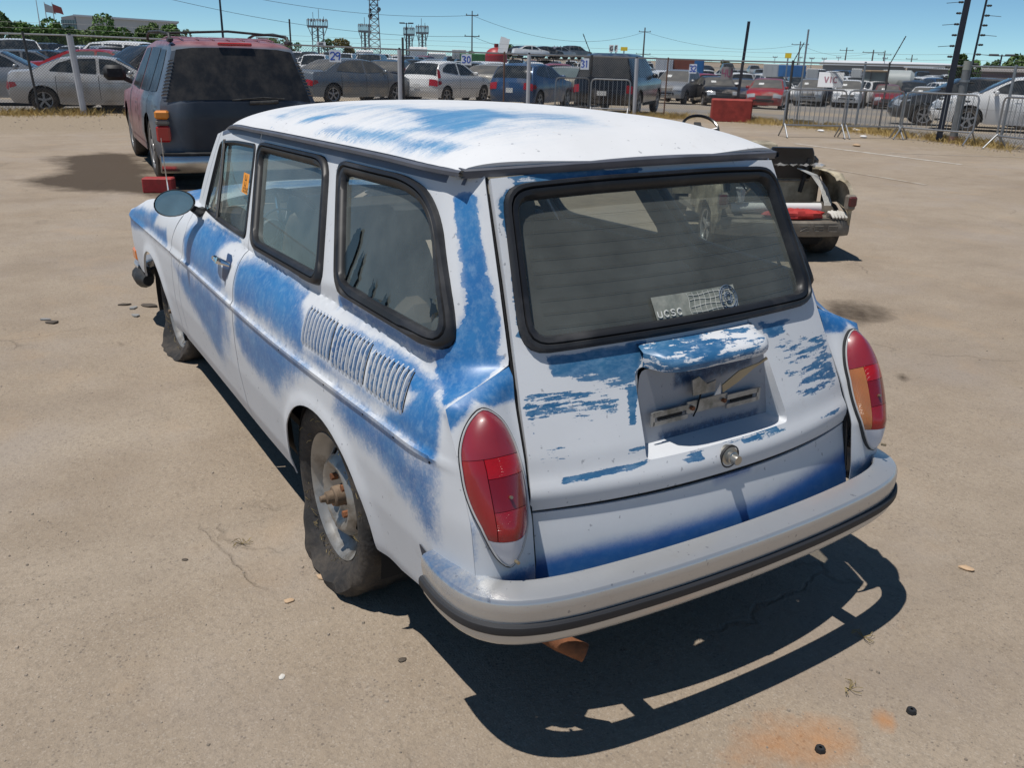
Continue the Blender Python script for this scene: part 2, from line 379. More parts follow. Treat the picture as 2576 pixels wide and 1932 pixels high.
# ------------------------------------------------------------------ ground
FENCE_A = [(26.9, 13.5), (23.25, -1.05), (20.9, -10.0), (18.9, -17.6)]
FENCE_B = [(18.9, -17.6), (13.9, -18.15), (11.0, -17.75), (8.9, -17.35), (-8.0, -14.8)]
def make_ground():
    rr = [0.0, .4]
    while rr[-1] < 4200: rr.append(rr[-1]+max(.075, rr[-1]*.026))
    rr = np.array(rr); na = 420
    # finer angles inside the field of view
    a_mid = CAM_YAW; t = np.linspace(-1, 1, na, endpoint=False); ang = a_mid+np.pi*(0.30*t+0.70*t**3)
    A, Rr = np.meshgrid(ang, rr[1:], indexing='ij')
    X = CAM_POS[0]+Rr*np.cos(A); Y = CAM_POS[1]+Rr*np.sin(A); Z = terrain(X, Y)
    nr = X.shape[1]; V = np.c_[X.ravel(), Y.ravel(), Z.ravel()]
    V = np.r_[V, [[CAM_POS[0], CAM_POS[1], 0]]]; F = []
    for i in range(na):
        j = (i+1) % na
        for k in range(nr-1): F.append((i*nr+k, i*nr+k+1, j*nr+k+1, j*nr+k))
        F.append((len(V)-1, i*nr, j*nr))
    me = bpy.data.meshes.new('ground'); me.from_pydata(V.tolist(), [], F); me.polygons.foreach_set('use_smooth', [True]*len(F))
    P = V[:, :2]
    def zone(polys):
        m = np.zeros(len(P))
        for poly, soft, st in polys:
            q = [gp(*p)[:2] for p in poly]
            d = poly_dist(P, q); s = np.where(inside(P, q), d, -d); m = np.maximum(m, st*np.clip(.5+s/(2*soft), 0, 1))
        return m
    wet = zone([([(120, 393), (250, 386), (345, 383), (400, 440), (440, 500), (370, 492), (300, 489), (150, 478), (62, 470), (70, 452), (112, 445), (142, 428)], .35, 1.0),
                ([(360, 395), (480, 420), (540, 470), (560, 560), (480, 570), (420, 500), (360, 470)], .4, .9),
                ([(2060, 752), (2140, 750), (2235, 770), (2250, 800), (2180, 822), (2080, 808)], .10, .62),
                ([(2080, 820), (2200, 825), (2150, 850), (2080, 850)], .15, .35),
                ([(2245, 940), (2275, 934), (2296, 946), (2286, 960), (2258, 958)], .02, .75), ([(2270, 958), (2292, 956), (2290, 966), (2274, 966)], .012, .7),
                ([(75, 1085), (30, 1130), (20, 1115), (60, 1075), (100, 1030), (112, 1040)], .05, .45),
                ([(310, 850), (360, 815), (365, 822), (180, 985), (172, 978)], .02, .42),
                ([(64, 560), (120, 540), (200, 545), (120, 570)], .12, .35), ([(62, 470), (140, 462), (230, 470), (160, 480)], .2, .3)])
    rust = zone([([(1840, 1870), (1950, 1800), (2060, 1795), (2150, 1840), (2170, 1931), (1780, 1931)], .09, .72),
                 ([(2190, 1805), (2240, 1796), (2268, 1803), (2255, 1828), (2205, 1822)], .012, .8),
                 ([(2250, 1560), (2285, 1568), (2300, 1595), (2262, 1600)], .03, .4), ([(1880, 1700), (2050, 1690), (2080, 1760), (1920, 1790)], .08, .25),
                 ([(1990, 1460), (2100, 1440), (2140, 1500), (2020, 1520)], .1, .18)])
    # gravel and dirt strip on both sides of the fence, asphalt lane behind it
    fa = np.array(FENCE_A+FENCE_B[1:]); dF = poly_dist(P, fa, closed=False)
    yard = inside(P, FENCE_A+FENCE_B[1:]+[(-8, -200), (300, -200), (300, 60), (30, 60)])
    dirt = np.where(yard, np.clip(1.15-dF/1.2, 0, 1), np.clip(1.35-dF/np.interp(P[:, 1], [-19, -14, -8, 0], [1.6, 2.0, 3.2, 5.2]), 0, 1))
    dirt = np.clip(dirt*1.6, 0, 1)
    asph = yard.astype(float)*np.clip((dF-.5)/.6, 0, 1)
    for nm, a in (('wet', wet), ('rust', rust), ('dirt', dirt), ('asph', asph)):
        at = me.attributes.new(nm, 'FLOAT', 'POINT'); at.data.foreach_set('value', a.astype(np.float32))
    m = bpy.data.materials.new('lot surface'); m.use_nodes = True; nt = m.node_tree; p = nt.nodes['Principled BSDF']; L = nt.links.new; N = nt.nodes.new
    tc = N('ShaderNodeTexCoord')
    def noise(scale, detail=6, rough=.6, stretch=None, dist=0):
        n = N('ShaderNodeTexNoise'); n.inputs['Scale'].default_value = scale; n.inputs['Detail'].default_value = detail; n.inputs['Roughness'].default_value = rough; n.inputs['Distortion'].default_value = dist
        if stretch:
            mp = N('ShaderNodeMapping'); mp.inputs['Scale'].default_value = stretch[:3]; mp.inputs['Rotation'].default_value = (0, 0, stretch[3]); L(tc.outputs['Object'], mp.inputs[0]); L(mp.outputs[0], n.inputs['Vector'])
        else: L(tc.outputs['Object'], n.inputs['Vector'])
        return n.outputs[0]
    def rng(v, a, b, c=0.0, d=1.0):
        r = N('ShaderNodeMapRange'); r.inputs[1].default_value = a; r.inputs[2].default_value = b; r.inputs[3].default_value = c; r.inputs[4].default_value = d; L(v, r.inputs[0]); return r.outputs[0]
    def mix(f, a, b):
        x = N('ShaderNodeMix'); x.data_type = 'RGBA'
        for s, v in ((0, f), (6, a), (7, b)):
            if isinstance(v, tuple): x.inputs[s].default_value = (*v, 1)
            elif isinstance(v, (int, float)): x.inputs[s].default_value = v
            else: L(v, x.inputs[s])
        return x.outputs[2]
    def math_(op, a, b):
        x = N('ShaderNodeMath'); x.operation = op
        for s, v in ((0, a), (1, b)):
            if isinstance(v, (int, float)): x.inputs[s].default_value = v
            else: L(v, x.inputs[s])
        return x.outputs[0]
    def attr(nm): a = N('ShaderNodeAttribute'); a.attribute_name = nm; return a.outputs['Fac']
    big = noise(.45, 6, .6); mid = noise(3.2, 7, .62); fine = noise(42, 5, .65); grit = noise(170, 3, .7); streak = noise(1.1, 6, .6, (1, .22, 1, R(-18)))
    c = mix(rng(big, .3, .7), (.312, .250, .186), (.37, .305, .236))
    c = mix(rng(mid, .42, .72, 0, .55), c, (.262, .208, .155))
    c = mix(rng(streak, .5, .75, 0, .4), c, (.43, .365, .29))
    c = mix(rng(fine, .50, .72, 0, .45), c, (.165, .135, .105))
    c = mix(rng(grit, .60, .72, 0, .3), c, (.42, .36, .295))
    # coarse dark aggregate showing through
    vo = N('ShaderNodeTexVoronoi'); vo.inputs['Scale'].default_value = 60; L(tc.outputs['Object'], vo.inputs['Vector'])
    vo2 = N('ShaderNodeTexVoronoi'); vo2.inputs['Scale'].default_value = 135; L(tc.outputs['Object'], vo2.inputs['Vector'])
    spk = math_('MAXIMUM', math_('MULTIPLY', rng(vo.outputs['Distance'], .14, .30, 1, 0), rng(noise(9, 4), .48, .60)), math_('MULTIPLY', rng(vo2.outputs['Distance'], .16, .34, 1, 0), rng(noise(14, 4), .52, .62, 0, .8)))
    c = mix(math_('MULTIPLY', spk, .55), c, (.075, .065, .06))
    # mixed aggregate: every grain its own tone
    va = N('ShaderNodeTexVoronoi'); va.inputs['Scale'].default_value = 210; L(tc.outputs['Object'], va.inputs['Vector']); sv = N('ShaderNodeSeparateColor'); L(va.outputs['Color'], sv.inputs[0])
    c = mix(rng(sv.outputs[0], .72, .95, 0, .24), c, (.15, .13, .115)); c = mix(rng(sv.outputs[1], .80, .97, 0, .26), c, (.52, .46, .39)); c = mix(rng(noise(.55, 8, .68), .50, .70, 0, .55), c, (.225, .175, .128)); c = mix(rng(noise(.9, 7, .66, (1, .3, 1, R(25))), .52, .72, 0, .35), c, (.20, .16, .125)); c = mix(math_('MULTIPLY', rng(noise(.9, 5), .5, .68), .30), c, (.30, .265, .245)); c = mix(math_('MULTIPLY', rng(noise(1.7, 6), .56, .72), .35), c, (.40, .29, .19))
    # fine cracks
    vc = N('ShaderNodeTexVoronoi'); vc.feature = 'DISTANCE_TO_EDGE'; vc.inputs['Scale'].default_value = .55
    wv = N('ShaderNodeVectorMath'); wv.operation = 'ADD'; nv = N('ShaderNodeTexNoise'); nv.inputs['Scale'].default_value = 2.5; nv.inputs['Detail'].default_value = 6
    L(tc.outputs['Object'], nv.inputs['Vector']); sc2 = N('ShaderNodeVectorMath'); sc2.operation = 'SCALE'; sc2.inputs['Scale'].default_value = .5; L(nv.outputs['Color'], sc2.inputs[0])
    L(tc.outputs['Object'], wv.inputs[0]); L(sc2.outputs[0], wv.inputs[1]); L(wv.outputs[0], vc.inputs['Vector'])
    crack = math_('MULTIPLY', rng(vc.outputs['Distance'], .0015, .006, 1, 0), rng(noise(.8, 4), .50, .60))
    c = mix(math_('MULTIPLY', crack, .22), c, (.085, .07, .055))
    # zones
    asphc = mix(rng(noise(.25, 5), .35, .65), (.20, .192, .185), (.285, .262, .235)); asphc = mix(rng(fine, .45, .75, 0, .4), asphc, (.12, .115, .11))
    asphc = mix(rng(noise(.09, 3), .48, .6), asphc, (.34, .28, .205))
    c = mix(attr('asph'), c, asphc)
    gr = noise(24, 6, .75); dirtc = mix(rng(gr, .3, .7), (.20, .155, .105), (.42, .345, .26)); dirtc = mix(rng(noise(90, 3), .62, .7, 0, .6), dirtc, (.5, .47, .42))
    dfac = rng(math_('ADD', attr('dirt'), math_('MULTIPLY', math_('SUBTRACT', mid, .5), .9)), .35, .75)
    c = mix(dfac, c, dirtc)
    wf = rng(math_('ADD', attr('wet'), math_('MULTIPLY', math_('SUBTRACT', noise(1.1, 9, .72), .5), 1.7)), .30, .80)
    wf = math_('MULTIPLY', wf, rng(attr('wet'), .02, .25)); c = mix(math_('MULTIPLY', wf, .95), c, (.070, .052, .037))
    rf = rng(math_('ADD', attr('rust'), math_('MULTIPLY', math_('SUBTRACT', noise(7, 8, .7), .5), 1.0)), .25, .95)
    rf = math_('MULTIPLY', rf, rng(attr('rust'), .02, .2)); c = mix(math_('MULTIPLY', rf, .75), c, (.47, .19, .045))
    L(c, p.inputs['Base Color']); p.inputs['Roughness'].default_value = .92; p.inputs['Specular IOR Level'].default_value = .25
    hgt = math_('ADD', math_('MULTIPLY', fine, .6), math_('ADD', math_('MULTIPLY', grit, .35), math_('MULTIPLY', mid, .8)))
    hgt = math_('SUBTRACT', math_('ADD', hgt, math_('MULTIPLY', math_('MULTIPLY', gr, dfac), 2.2)), math_('MULTIPLY', crack, .5))
    b = N('ShaderNodeBump'); b.inputs['Strength'].default_value = .7; b.inputs['Distance'].default_value = .014; L(hgt, b.inputs['Height']); L(b.outputs[0], p.inputs['Normal'])
    me.materials.append(m); o = link_mesh('ground', me); o['kind'] = 'structure'
    return o
make_ground()

# painted bay lines on the lot
LINE_PAINT = pmat('worn line paint', (.62, .60, .55), .8, var=.1, dirt=(.33, .26, .19), dscale=4, damt=.75)
FAINT_PAINT = pmat('faint line paint', (.45, .41, .35), .85, var=.1, dirt=(.31, .24, .175), dscale=5, damt=.9)
def ground_line(p0, p1, w_, mat, z=.004):
    a = np.array(gp(*p0)); b = np.array(gp(*p1)); d = (b-a)[:2]; L_ = np.hypot(*d); d /= L_; n = np.array([-d[1], d[0]])*w_/2
    m = MB(); k = max(2, int(L_/.4)); v = []
    for i in range(k+1):
        c = a[:2]+d*L_*i/k; j = random.uniform(-.008, .008)
        v += [(c[0]+n[0]+j, c[1]+n[1]+j, z), (c[0]-n[0]+j, c[1]-n[1]+j, z)]
    m.add(v, [(2*i, 2*i+2, 2*i+3, 2*i+1) for i in range(k)])
    o = m.build('bay_line', mat, None, 0); o['kind'] = 'structure'; return o
ground_line((2000, 361), (2420, 414), .10, LINE_PAINT)
ground_line((2030, 415), (2330, 465), .09, FAINT_PAINT)
ground_line((2240, 385), (2576, 396), .08, FAINT_PAINT)
# ------------------------------------------------------------------ the station wagon (car frame: x forward from the rear bumper, y left, z up)
TILT_A, TILT_B = .010, -.011
PLAN = [(0, .735), (.25, .738), (.52, .748), (.84, .764), (1.25, .781), (1.65, .787), (2.2, .785), (2.77, .782), (3.02, .782), (3.4, .784), (3.8, .786), (4.1, .785), (4.25, .772), (4.37, .725), (4.45, .63), (4.5, .5)]
CREST = [(0, .83), (.26, .838), (.45, .868), (.7, .888), (1.0, .897), (1.6, .90), (2.8, .903), (3.1, .898), (3.5, .875), (3.83, .838), (4.1, .785), (4.3, .715), (4.42, .64), (4.5, .60)]
SEAMX = [(.2, .10), (.45, .105), (.58, .125), (.70, .175), (.81, .235), (1.073, .365), (1.305, .478), (1.36, .50)]
SEAMY = [(.2, .555), (.58, .556), (.81, .533), (1.073, .501), (1.305, .478), (1.36, .47)]
LOW = [(.16, -.075), (.20, -.05), (.30, -.022), (.45, -.002), (.55, .003), (.64, .003), (.685, 0), (.693, .000), (.698, .006), (.708, .006), (.713, -.003), (.72, -.006)]
UP = [(0, -.006), (.2, -.010), (.4, -.019), (.6, -.033), (.8, -.054), (.93, -.074), (1.0, -.083)]
ARCH = [(.978, .27, .335, .32), (3.565, .27, .33, .325)]
def Yflat(x, z):
    P = smooth_itp(x, PLAN); zc = smooth_itp(x, CREST)
    low = P+itp(z, LOW); v = (z-.72)/np.maximum(zc-.72, .02); up = P+smooth_itp(np.clip(v, 0, 1), UP); yb = P-.089
    tap = .055*np.clip((1.15-x)/.85, 0, 1.3)**2+.05*np.clip((x-2.0)/1.0, 0, 2)**2*np.clip((1.28-z)/.36, 0, 1)
    wy = .692-.012*np.clip((x-2.4)/.6, 0, 1)-tap-.37*(z-.93)
    k = np.clip((z-zc)/.03, 0, 1); k = k*k*(3-2*k); gh = yb*(1-k)+np.minimum(wy, yb)*k
    y = np.where(z <= .72, low, np.where(z <= zc, up, gh))
    for ax, az, aa, ab in ARCH:
        d = (np.hypot((x-ax)/aa, (z-az)/ab)-1)*.32
        y = y+.012*np.exp(-(np.clip(d, 0, 9)/.035)**2)*np.clip((.70-z)/.1, 0, 1)
    return y
def corner_edge(z): return itp(z, SEAMX)+itp(z, [(.2, .020), (.83, .020), (.90, .0)])
def Yside(x, z):
    x = np.asarray(x, float); z = np.asarray(z, float); f = Yflat(x, z); xs = corner_edge(z)
    w_ = itp(z, [(.83, 0), (.90, 1)]); ys = .704*(1-w_)+itp(z, SEAMY)*w_
    Lc = itp(z, [(.2, .24), (.8, .22), (.9, .20), (1.05, .15), (1.3, .13)]); t = np.clip((x-xs)/Lc, 0, 1)
    return ys+(f-ys)*(1-(1-t)**2.3)
def f_corner(a, b):
    """rear face of the wing that carries the tail lamp, over (y, z)"""
    a = np.asarray(a, float); b = np.asarray(b, float)
    w_ = itp(b, [(.83, 0), (.90, 1)]); ys = .704*(1-w_)+itp(b, SEAMY)*w_; sx = itp(b, SEAMX); rise = corner_edge(b)-sx+.011
    x = sx-.010+rise*np.clip((a-(ys-.075))/.075, 0, 1.2)**2.3+.010*np.clip((.60-a)/.045, 0, 1)**2*(1-w_)
    return np.stack([x, a, b], -1)
CROWN = [(.4, .085), (.58, .085), (.62, .082), (.9, .07), (1.3, .055)]
GX = [(.34, .095), (.395, .106), (.45, .119), (.52, .136), (.56, .147), (.575, .149), (.60, .149), (.64, .157), (.70, .178), (.81, .232), (.90, .277), (1.073, .365), (1.305, .480), (1.36, .507)]
def Xgate(y, z):
    y = np.asarray(y, float); return itp(z, GX)-itp(z, CROWN)*(1-np.clip(np.abs(y)/.55, 0, 1.2)**2.2)
GUT_Y = [(.40, .497), (.52, .530), (.9, .556), (1.4, .566), (2.1, .566), (2.5, .555), (2.72, .525)]
GUT_Z = [(.40, 1.318), (.52, 1.318), (.9, 1.322), (1.4, 1.320), (2.1, 1.312), (2.5, 1.300), (2.72, 1.268)]
ROOF_Z = [(.40, 1.326), (.46, 1.354), (.54, 1.388), (.7, 1.416), (1.0, 1.430), (1.4, 1.434), (1.8, 1.427), (2.2, 1.412), (2.5, 1.385), (2.75, 1.335)]
def Zroof(x, y):
    yg = smooth_itp(x, GUT_Y)+.004; zg = smooth_itp(x, GUT_Z)+.004; zt = smooth_itp(x, ROOF_Z); v = np.clip(np.abs(y)/yg, 0, 1)
    return zg+(zt-zg)*(1-v**3.0)**.7
def f_side(a, b): return np.stack([np.asarray(a, float), Yside(a, b), np.asarray(b, float)], -1)
def f_gate(a, b): return np.stack([Xgate(a, b), np.asarray(a, float), np.asarray(b, float)], -1)
def f_roof(a, b): return np.stack([np.asarray(a, float), np.asarray(b, float), Zroof(a, b)], -1)

# where blue paint shows through the white primer: (outline on the panel, softness, strength, chipped 0..1)
PAINT_SIDE=[
 ([(2.712,0.709),(2.774,0.806),(2.706,0.877),(2.54,0.905),(2.029,0.925),(2.159,0.876),(2.2,0.841),(2.115,0.799),(1.997,0.75),(2.052,0.716),(2.525,0.719)],0.05175,0.96,0),
 ([(2.587,0.913),(2.037,0.931),(1.968,0.914),(2.094,0.893),(2.481,0.898)],0.0138,0.76,0.5),
 ([(1.883,0.856),(1.779,0.893),(1.503,0.912),(1.209,0.894),(1.196,0.864),(1.107,0.802),(1.088,0.732),(1.227,0.73),(1.496,0.742),(1.829,0.723)],0.05175,0.94,0),
 ([(1.802,0.883),(1.484,0.898),(1.202,0.89),(1.196,0.864),(1.419,0.869),(1.702,0.863)],0.0345,1,0),
 ([(0.87,0.87),(0.68,0.872),(0.505,0.868),(0.364,0.841),(0.29,0.706),(0.343,0.716),(0.418,0.731),(0.452,0.757),(0.461,0.813),(0.483,0.845),(0.679,0.856),(0.848,0.858)],0.025875,1,0.2),
 ([(1.102,0.75),(0.868,0.752),(0.645,0.759),(0.451,0.755),(0.436,0.731),(0.506,0.74),(0.799,0.739),(1.117,0.736)],0.0345,0.81,0),
 ([(1.221,0.757),(1.102,0.773),(1.087,0.754),(1.117,0.733),(1.218,0.724)],0.0345,0.76,0),
 ([(0.944,0.861),(0.718,0.863),(0.676,0.776),(0.868,0.752)],0.023,0.61,0.6),
 ([(0.469,0.808),(0.408,0.822),(0.404,0.792),(0.399,0.771),(0.439,0.742)],0.01725,-0.9,0.3),
 ([(1.19,0.867),(1.154,0.888),(0.971,0.886),(0.862,0.879),(0.94,0.87),(1.115,0.869)],0.025875,-0.8,0),
 ([(0.989,0.929),(0.421,0.923),(0.389,0.928),(0.378,0.884),(0.552,0.888),(0.966,0.903)],0.0207,0.76,0.2),
 ([(0.997,0.927),(0.882,0.933),(0.896,0.919),(0.984,0.896)],0.0069,0.96,0.3),
 ([(0.7,0.836),(0.468,0.862),(0.3,0.811),(0.279,0.738),(0.283,0.688),(0.397,0.712),(0.569,0.716),(0.444,0.768),(0.415,0.82),(0.487,0.838)],0.025875,1,0.1),
 ([(0.543,1.263),(0.487,1.275),(0.435,1.171),(0.327,0.981),(0.302,0.904),(0.312,0.832),(0.385,0.865),(0.422,0.885),(0.422,0.919),(0.382,0.936),(0.4,1.024),(0.451,1.119)],0.0092,1,0.6),
 ([(0.417,0.896),(0.392,0.996),(0.351,1.0),(0.275,0.862),(0.291,0.821),(0.42,0.867)],0.0092,1,0.5),
 ([(0.295,0.816),(0.245,0.798),(0.234,0.786),(0.284,0.808)],0.0069,1,0.5),
 ([(2.968,0.65),(1.955,0.702),(1.89,0.615),(1.928,0.483),(2.169,0.378),(2.474,0.487),(2.845,0.567)],0.08625,0.88,0),
 ([(2.729,0.627),(2.112,0.665),(2.013,0.598),(2.443,0.529)],0.05175,1,0),
 ([(1.987,0.687),(1.744,0.709),(2.042,0.318),(2.193,0.354)],0.05175,-0.5,0),
 ([(1.805,0.709),(1.124,0.716),(1.036,0.708),(1.345,0.522),(1.664,0.532),(1.845,0.59)],0.069,0.86,0),
 ([(1.737,0.705),(1.199,0.709),(1.118,0.682),(1.312,0.56),(1.64,0.596)],0.05175,0.91,0),
 ([(0.814,0.71),(0.506,0.715),(0.277,0.679),(0.27,0.639),(0.268,0.501),(0.316,0.495),(0.503,0.592),(0.754,0.608),(0.839,0.637)],0.069,0.86,0),
 ([(0.75,0.686),(0.279,0.673),(0.267,0.587),(0.441,0.617),(0.722,0.632)],0.05175,0.76,0),
 ([(0.236,0.403),(0.15,0.44),(0.15,0.398),(0.228,0.38)],0.05175,0.96,0),
 ([(4.4,0.62),(4.2,0.75),(3.392,0.83),(3.442,0.754),(3.146,0.778),(3.097,0.713),(3.559,0.712),(4.4,0.6)],0.0345,0.91,0),
]
PAINT_GATE=[
 ([(0.44,0.901),(0.16,0.91),(0.206,0.864),(0.234,0.845),(0.337,0.867),(0.437,0.872)],0.006,0.95,0.7),
 ([(0.425,0.876),(0.206,0.864),(0.257,0.737),(0.27,0.744),(0.257,0.814),(0.344,0.843)],0.012,0.62,1),
 ([(0.52,0.842),(0.409,0.836),(0.436,0.801),(0.48,0.796),(0.529,0.791)],0.01,0.62,1),
 ([(0.398,0.816),(0.278,0.807),(0.292,0.775),(0.402,0.802)],0.01,0.64,1),
 ([(0.251,0.832),(0.218,0.828),(0.257,0.737),(0.27,0.744)],0.006,0.9,1),
 ([(0.437,0.796),(0.339,0.786),(0.358,0.764),(0.432,0.777)],0.01,0.52,1),
 ([(0.342,0.743),(0.282,0.745),(0.294,0.728),(0.339,0.734)],0.006,0.5,1),
 ([(-0.284,0.863),(-0.534,0.847),(-0.518,0.698),(-0.478,0.678),(-0.283,0.711),(-0.351,0.79)],0.02,0.5,1),
 ([(-0.351,0.79),(-0.539,0.786),(-0.518,0.698),(-0.316,0.731)],0.02,0.58,1),
 ([(-0.222,0.914),(-0.374,0.896),(-0.316,0.885),(-0.341,0.873),(-0.266,0.866),(-0.237,0.887)],0.005,0.95,0.8),
 ([(-0.377,0.642),(-0.509,0.641),(-0.5,0.619),(-0.39,0.63)],0.006,0.6,1),
 ([(0.41,1.307),(0.285,1.32),(0.165,1.326),(0.197,1.317),(0.337,1.307),(0.403,1.302)],0.005,0.8,0.9),
 ([(0.39,1.284),(0.035,1.308),(0.066,1.301),(0.392,1.279)],0.004,0.9,0.8),
 ([(0.457,1.255),(0.424,1.276),(0.443,1.22),(0.457,1.163),(0.464,1.221)],0.005,0.85,0.8),
 ([(0.452,1.162),(0.465,1.066),(0.479,0.957),(0.486,0.963),(0.472,1.076)],0.004,0.75,0.9),
 ([(0.471,0.649),(0.242,0.659),(0.244,0.652),(0.404,0.648)],0.003,0.9,1),
 ([(0.155,0.647),(0.076,0.655),(0.069,0.632),(0.132,0.633)],0.005,0.72,0.9),
 ([(-0.062,0.657),(-0.225,0.647),(-0.192,0.637),(-0.076,0.65)],0.004,0.6,1),
 ([(0.22,0.671),(0.027,0.668),(-0.204,0.667),(0.03,0.661),(0.216,0.663)],0.004,0.55,1),
 ([(0.476,0.635),(0.378,0.639),(0.409,0.623)],0.006,0.5,1),
 ([(0.422,0.739),(0.378,0.739),(0.389,0.721),(0.427,0.723)],0.004,0.45,1),
 ([(.43,1.312),(.30,1.326),(.15,1.330),(.18,1.314),(.34,1.303),(.42,1.300)],.006,.85,.85),
 ([(.42,1.296),(.20,1.314),(.03,1.316),(.06,1.302),(.42,1.284)],.005,.9,.7),
 ([(.468,1.262),(.43,1.286),(.446,1.22),(.462,1.15),(.472,1.221)],.006,.95,.7),
 ([(.468,1.10),(.478,1.10),(.495,.96),(.482,.95)],.004,.85,.9),
 ([(.52,.80),(.50,.80),(.50,.75),(.52,.75)],.004,.5,1),
 ([(.44,.915),(.16,.925),(.18,.905),(.44,.898)],.005,1,.5),
 ([(.474,.654),(.242,.666),(.242,.652),(.40,.642),(.474,.640)],.006,.85,.9),
 ([(-.05,.662),(-.23,.652),(-.22,.634),(-.06,.646)],.007,.75,1),
 ([(.30,.700),(.20,.702),(.20,.684),(.30,.682)],.008,.48,1),
 ([(.53,.72),(.44,.73),(.43,.69),(.52,.69)],.02,.36,1),
 ([(.50,.86),(.30,.84),(.26,.76),(.50,.77)],.03,.44,1),
 ([(-.24,.84),(-.30,.87),(-.52,.86),(-.54,.76),(-.52,.68),(-.30,.70)],.03,.40,1),
 ([(.02,.672),(-.20,.672),(-.20,.655),(.02,.655)],.006,.6,1),
]
PAINT_ROOF=[
 ([(2.194,0.489),(2.042,0.463),(1.868,0.5),(1.97,0.517)],0.04,0.6,0.2),
 ([(2.322,0.445),(2.064,0.383),(1.914,0.333),(1.961,0.418)],0.03,0.45,0.2),
 ([(1.753,0.519),(1.735,0.477),(1.599,0.402),(1.512,0.413),(1.565,0.462),(1.656,0.514)],0.04,0.78,0.25),
 ([(1.481,0.549),(1.474,0.514),(1.295,0.495),(1.119,0.487),(0.946,0.47),(0.843,0.487),(0.727,0.46),(0.604,0.451),(0.633,0.519),(0.791,0.535),(0.998,0.539),(1.166,0.551),(1.337,0.548)],0.05,0.74,0.25),
 ([(1.481,0.549),(1.163,0.548),(1.158,0.555),(1.454,0.554)],0.012,0.9,0.8),
 ([(1.433,0.521),(1.295,0.495),(1.065,0.489),(0.937,0.486),(0.962,0.515),(1.18,0.524)],0.04,0.78,0.25),
 ([(2.489,0.543),(2.053,0.559),(2.349,0.564)],0.006,0.7,1),
 ([(1.992,0.562),(1.892,0.557),(1.888,0.564),(1.979,0.566)],0.006,0.6,1),
 ([(1.354,0.333),(1.388,0.273),(1.147,0.234),(1.107,0.122),(0.85,0.143),(0.756,0.205),(0.817,0.246),(0.738,0.332),(0.74,0.425),(0.899,0.46),(1.032,0.477),(0.944,0.419),(1.078,0.395),(1.138,0.346)],0.06,0.78,0.25),
 ([(1.078,0.395),(0.968,0.306),(0.772,0.292),(0.739,0.369),(0.877,0.432)],0.05,0.84,0.25),
 ([(1.9,.30),(1.5,.28),(1.2,.10),(.9,-.05),(.6,.05),(.55,.35),(.7,.5),(1.2,.5),(1.6,.47)],.16,.34,.1),
 ([(2.3,.45),(2.0,.30),(1.5,.20),(1.2,.25),(1.5,.42),(1.9,.50)],.10,.42,.15),
 ([(1.15,.2),(.8,-.05),(.62,.02),(.75,.25)],.08,.5,.2),
]
PAINT_APRON = [([(.6, .36), (.58, .465), (.384, .478), (.117, .487), (-.15, .487), (-.424, .50), (-.6, .49), (-.6, .36)], .045, 1.0, 0), ([(.06, .60), (-.10, .60), (-.09, .562), (.05, .555)], .012, .55, .3)]
def paint_mask(table, base=0.0):
    def fn(P):
        m = np.full(len(P), base); h = np.zeros(len(P)); w_ = np.full(len(P), 1e-6)
        for poly, soft, st, hard in table:
            d = poly_dist(P, poly); s = np.where(inside(P, poly), d, -d); k = np.clip(.5+s/(2*soft), 0, 1); k = k*k*(3-2*k)
            if st > 0: m = np.maximum(m, k*st)
            else: m = m*(1+st*k)
            w2 = np.clip(1+s/.03, 0, 1)*abs(st); h += hard*w2; w_ += w2
        return m, h/w_
    return fn
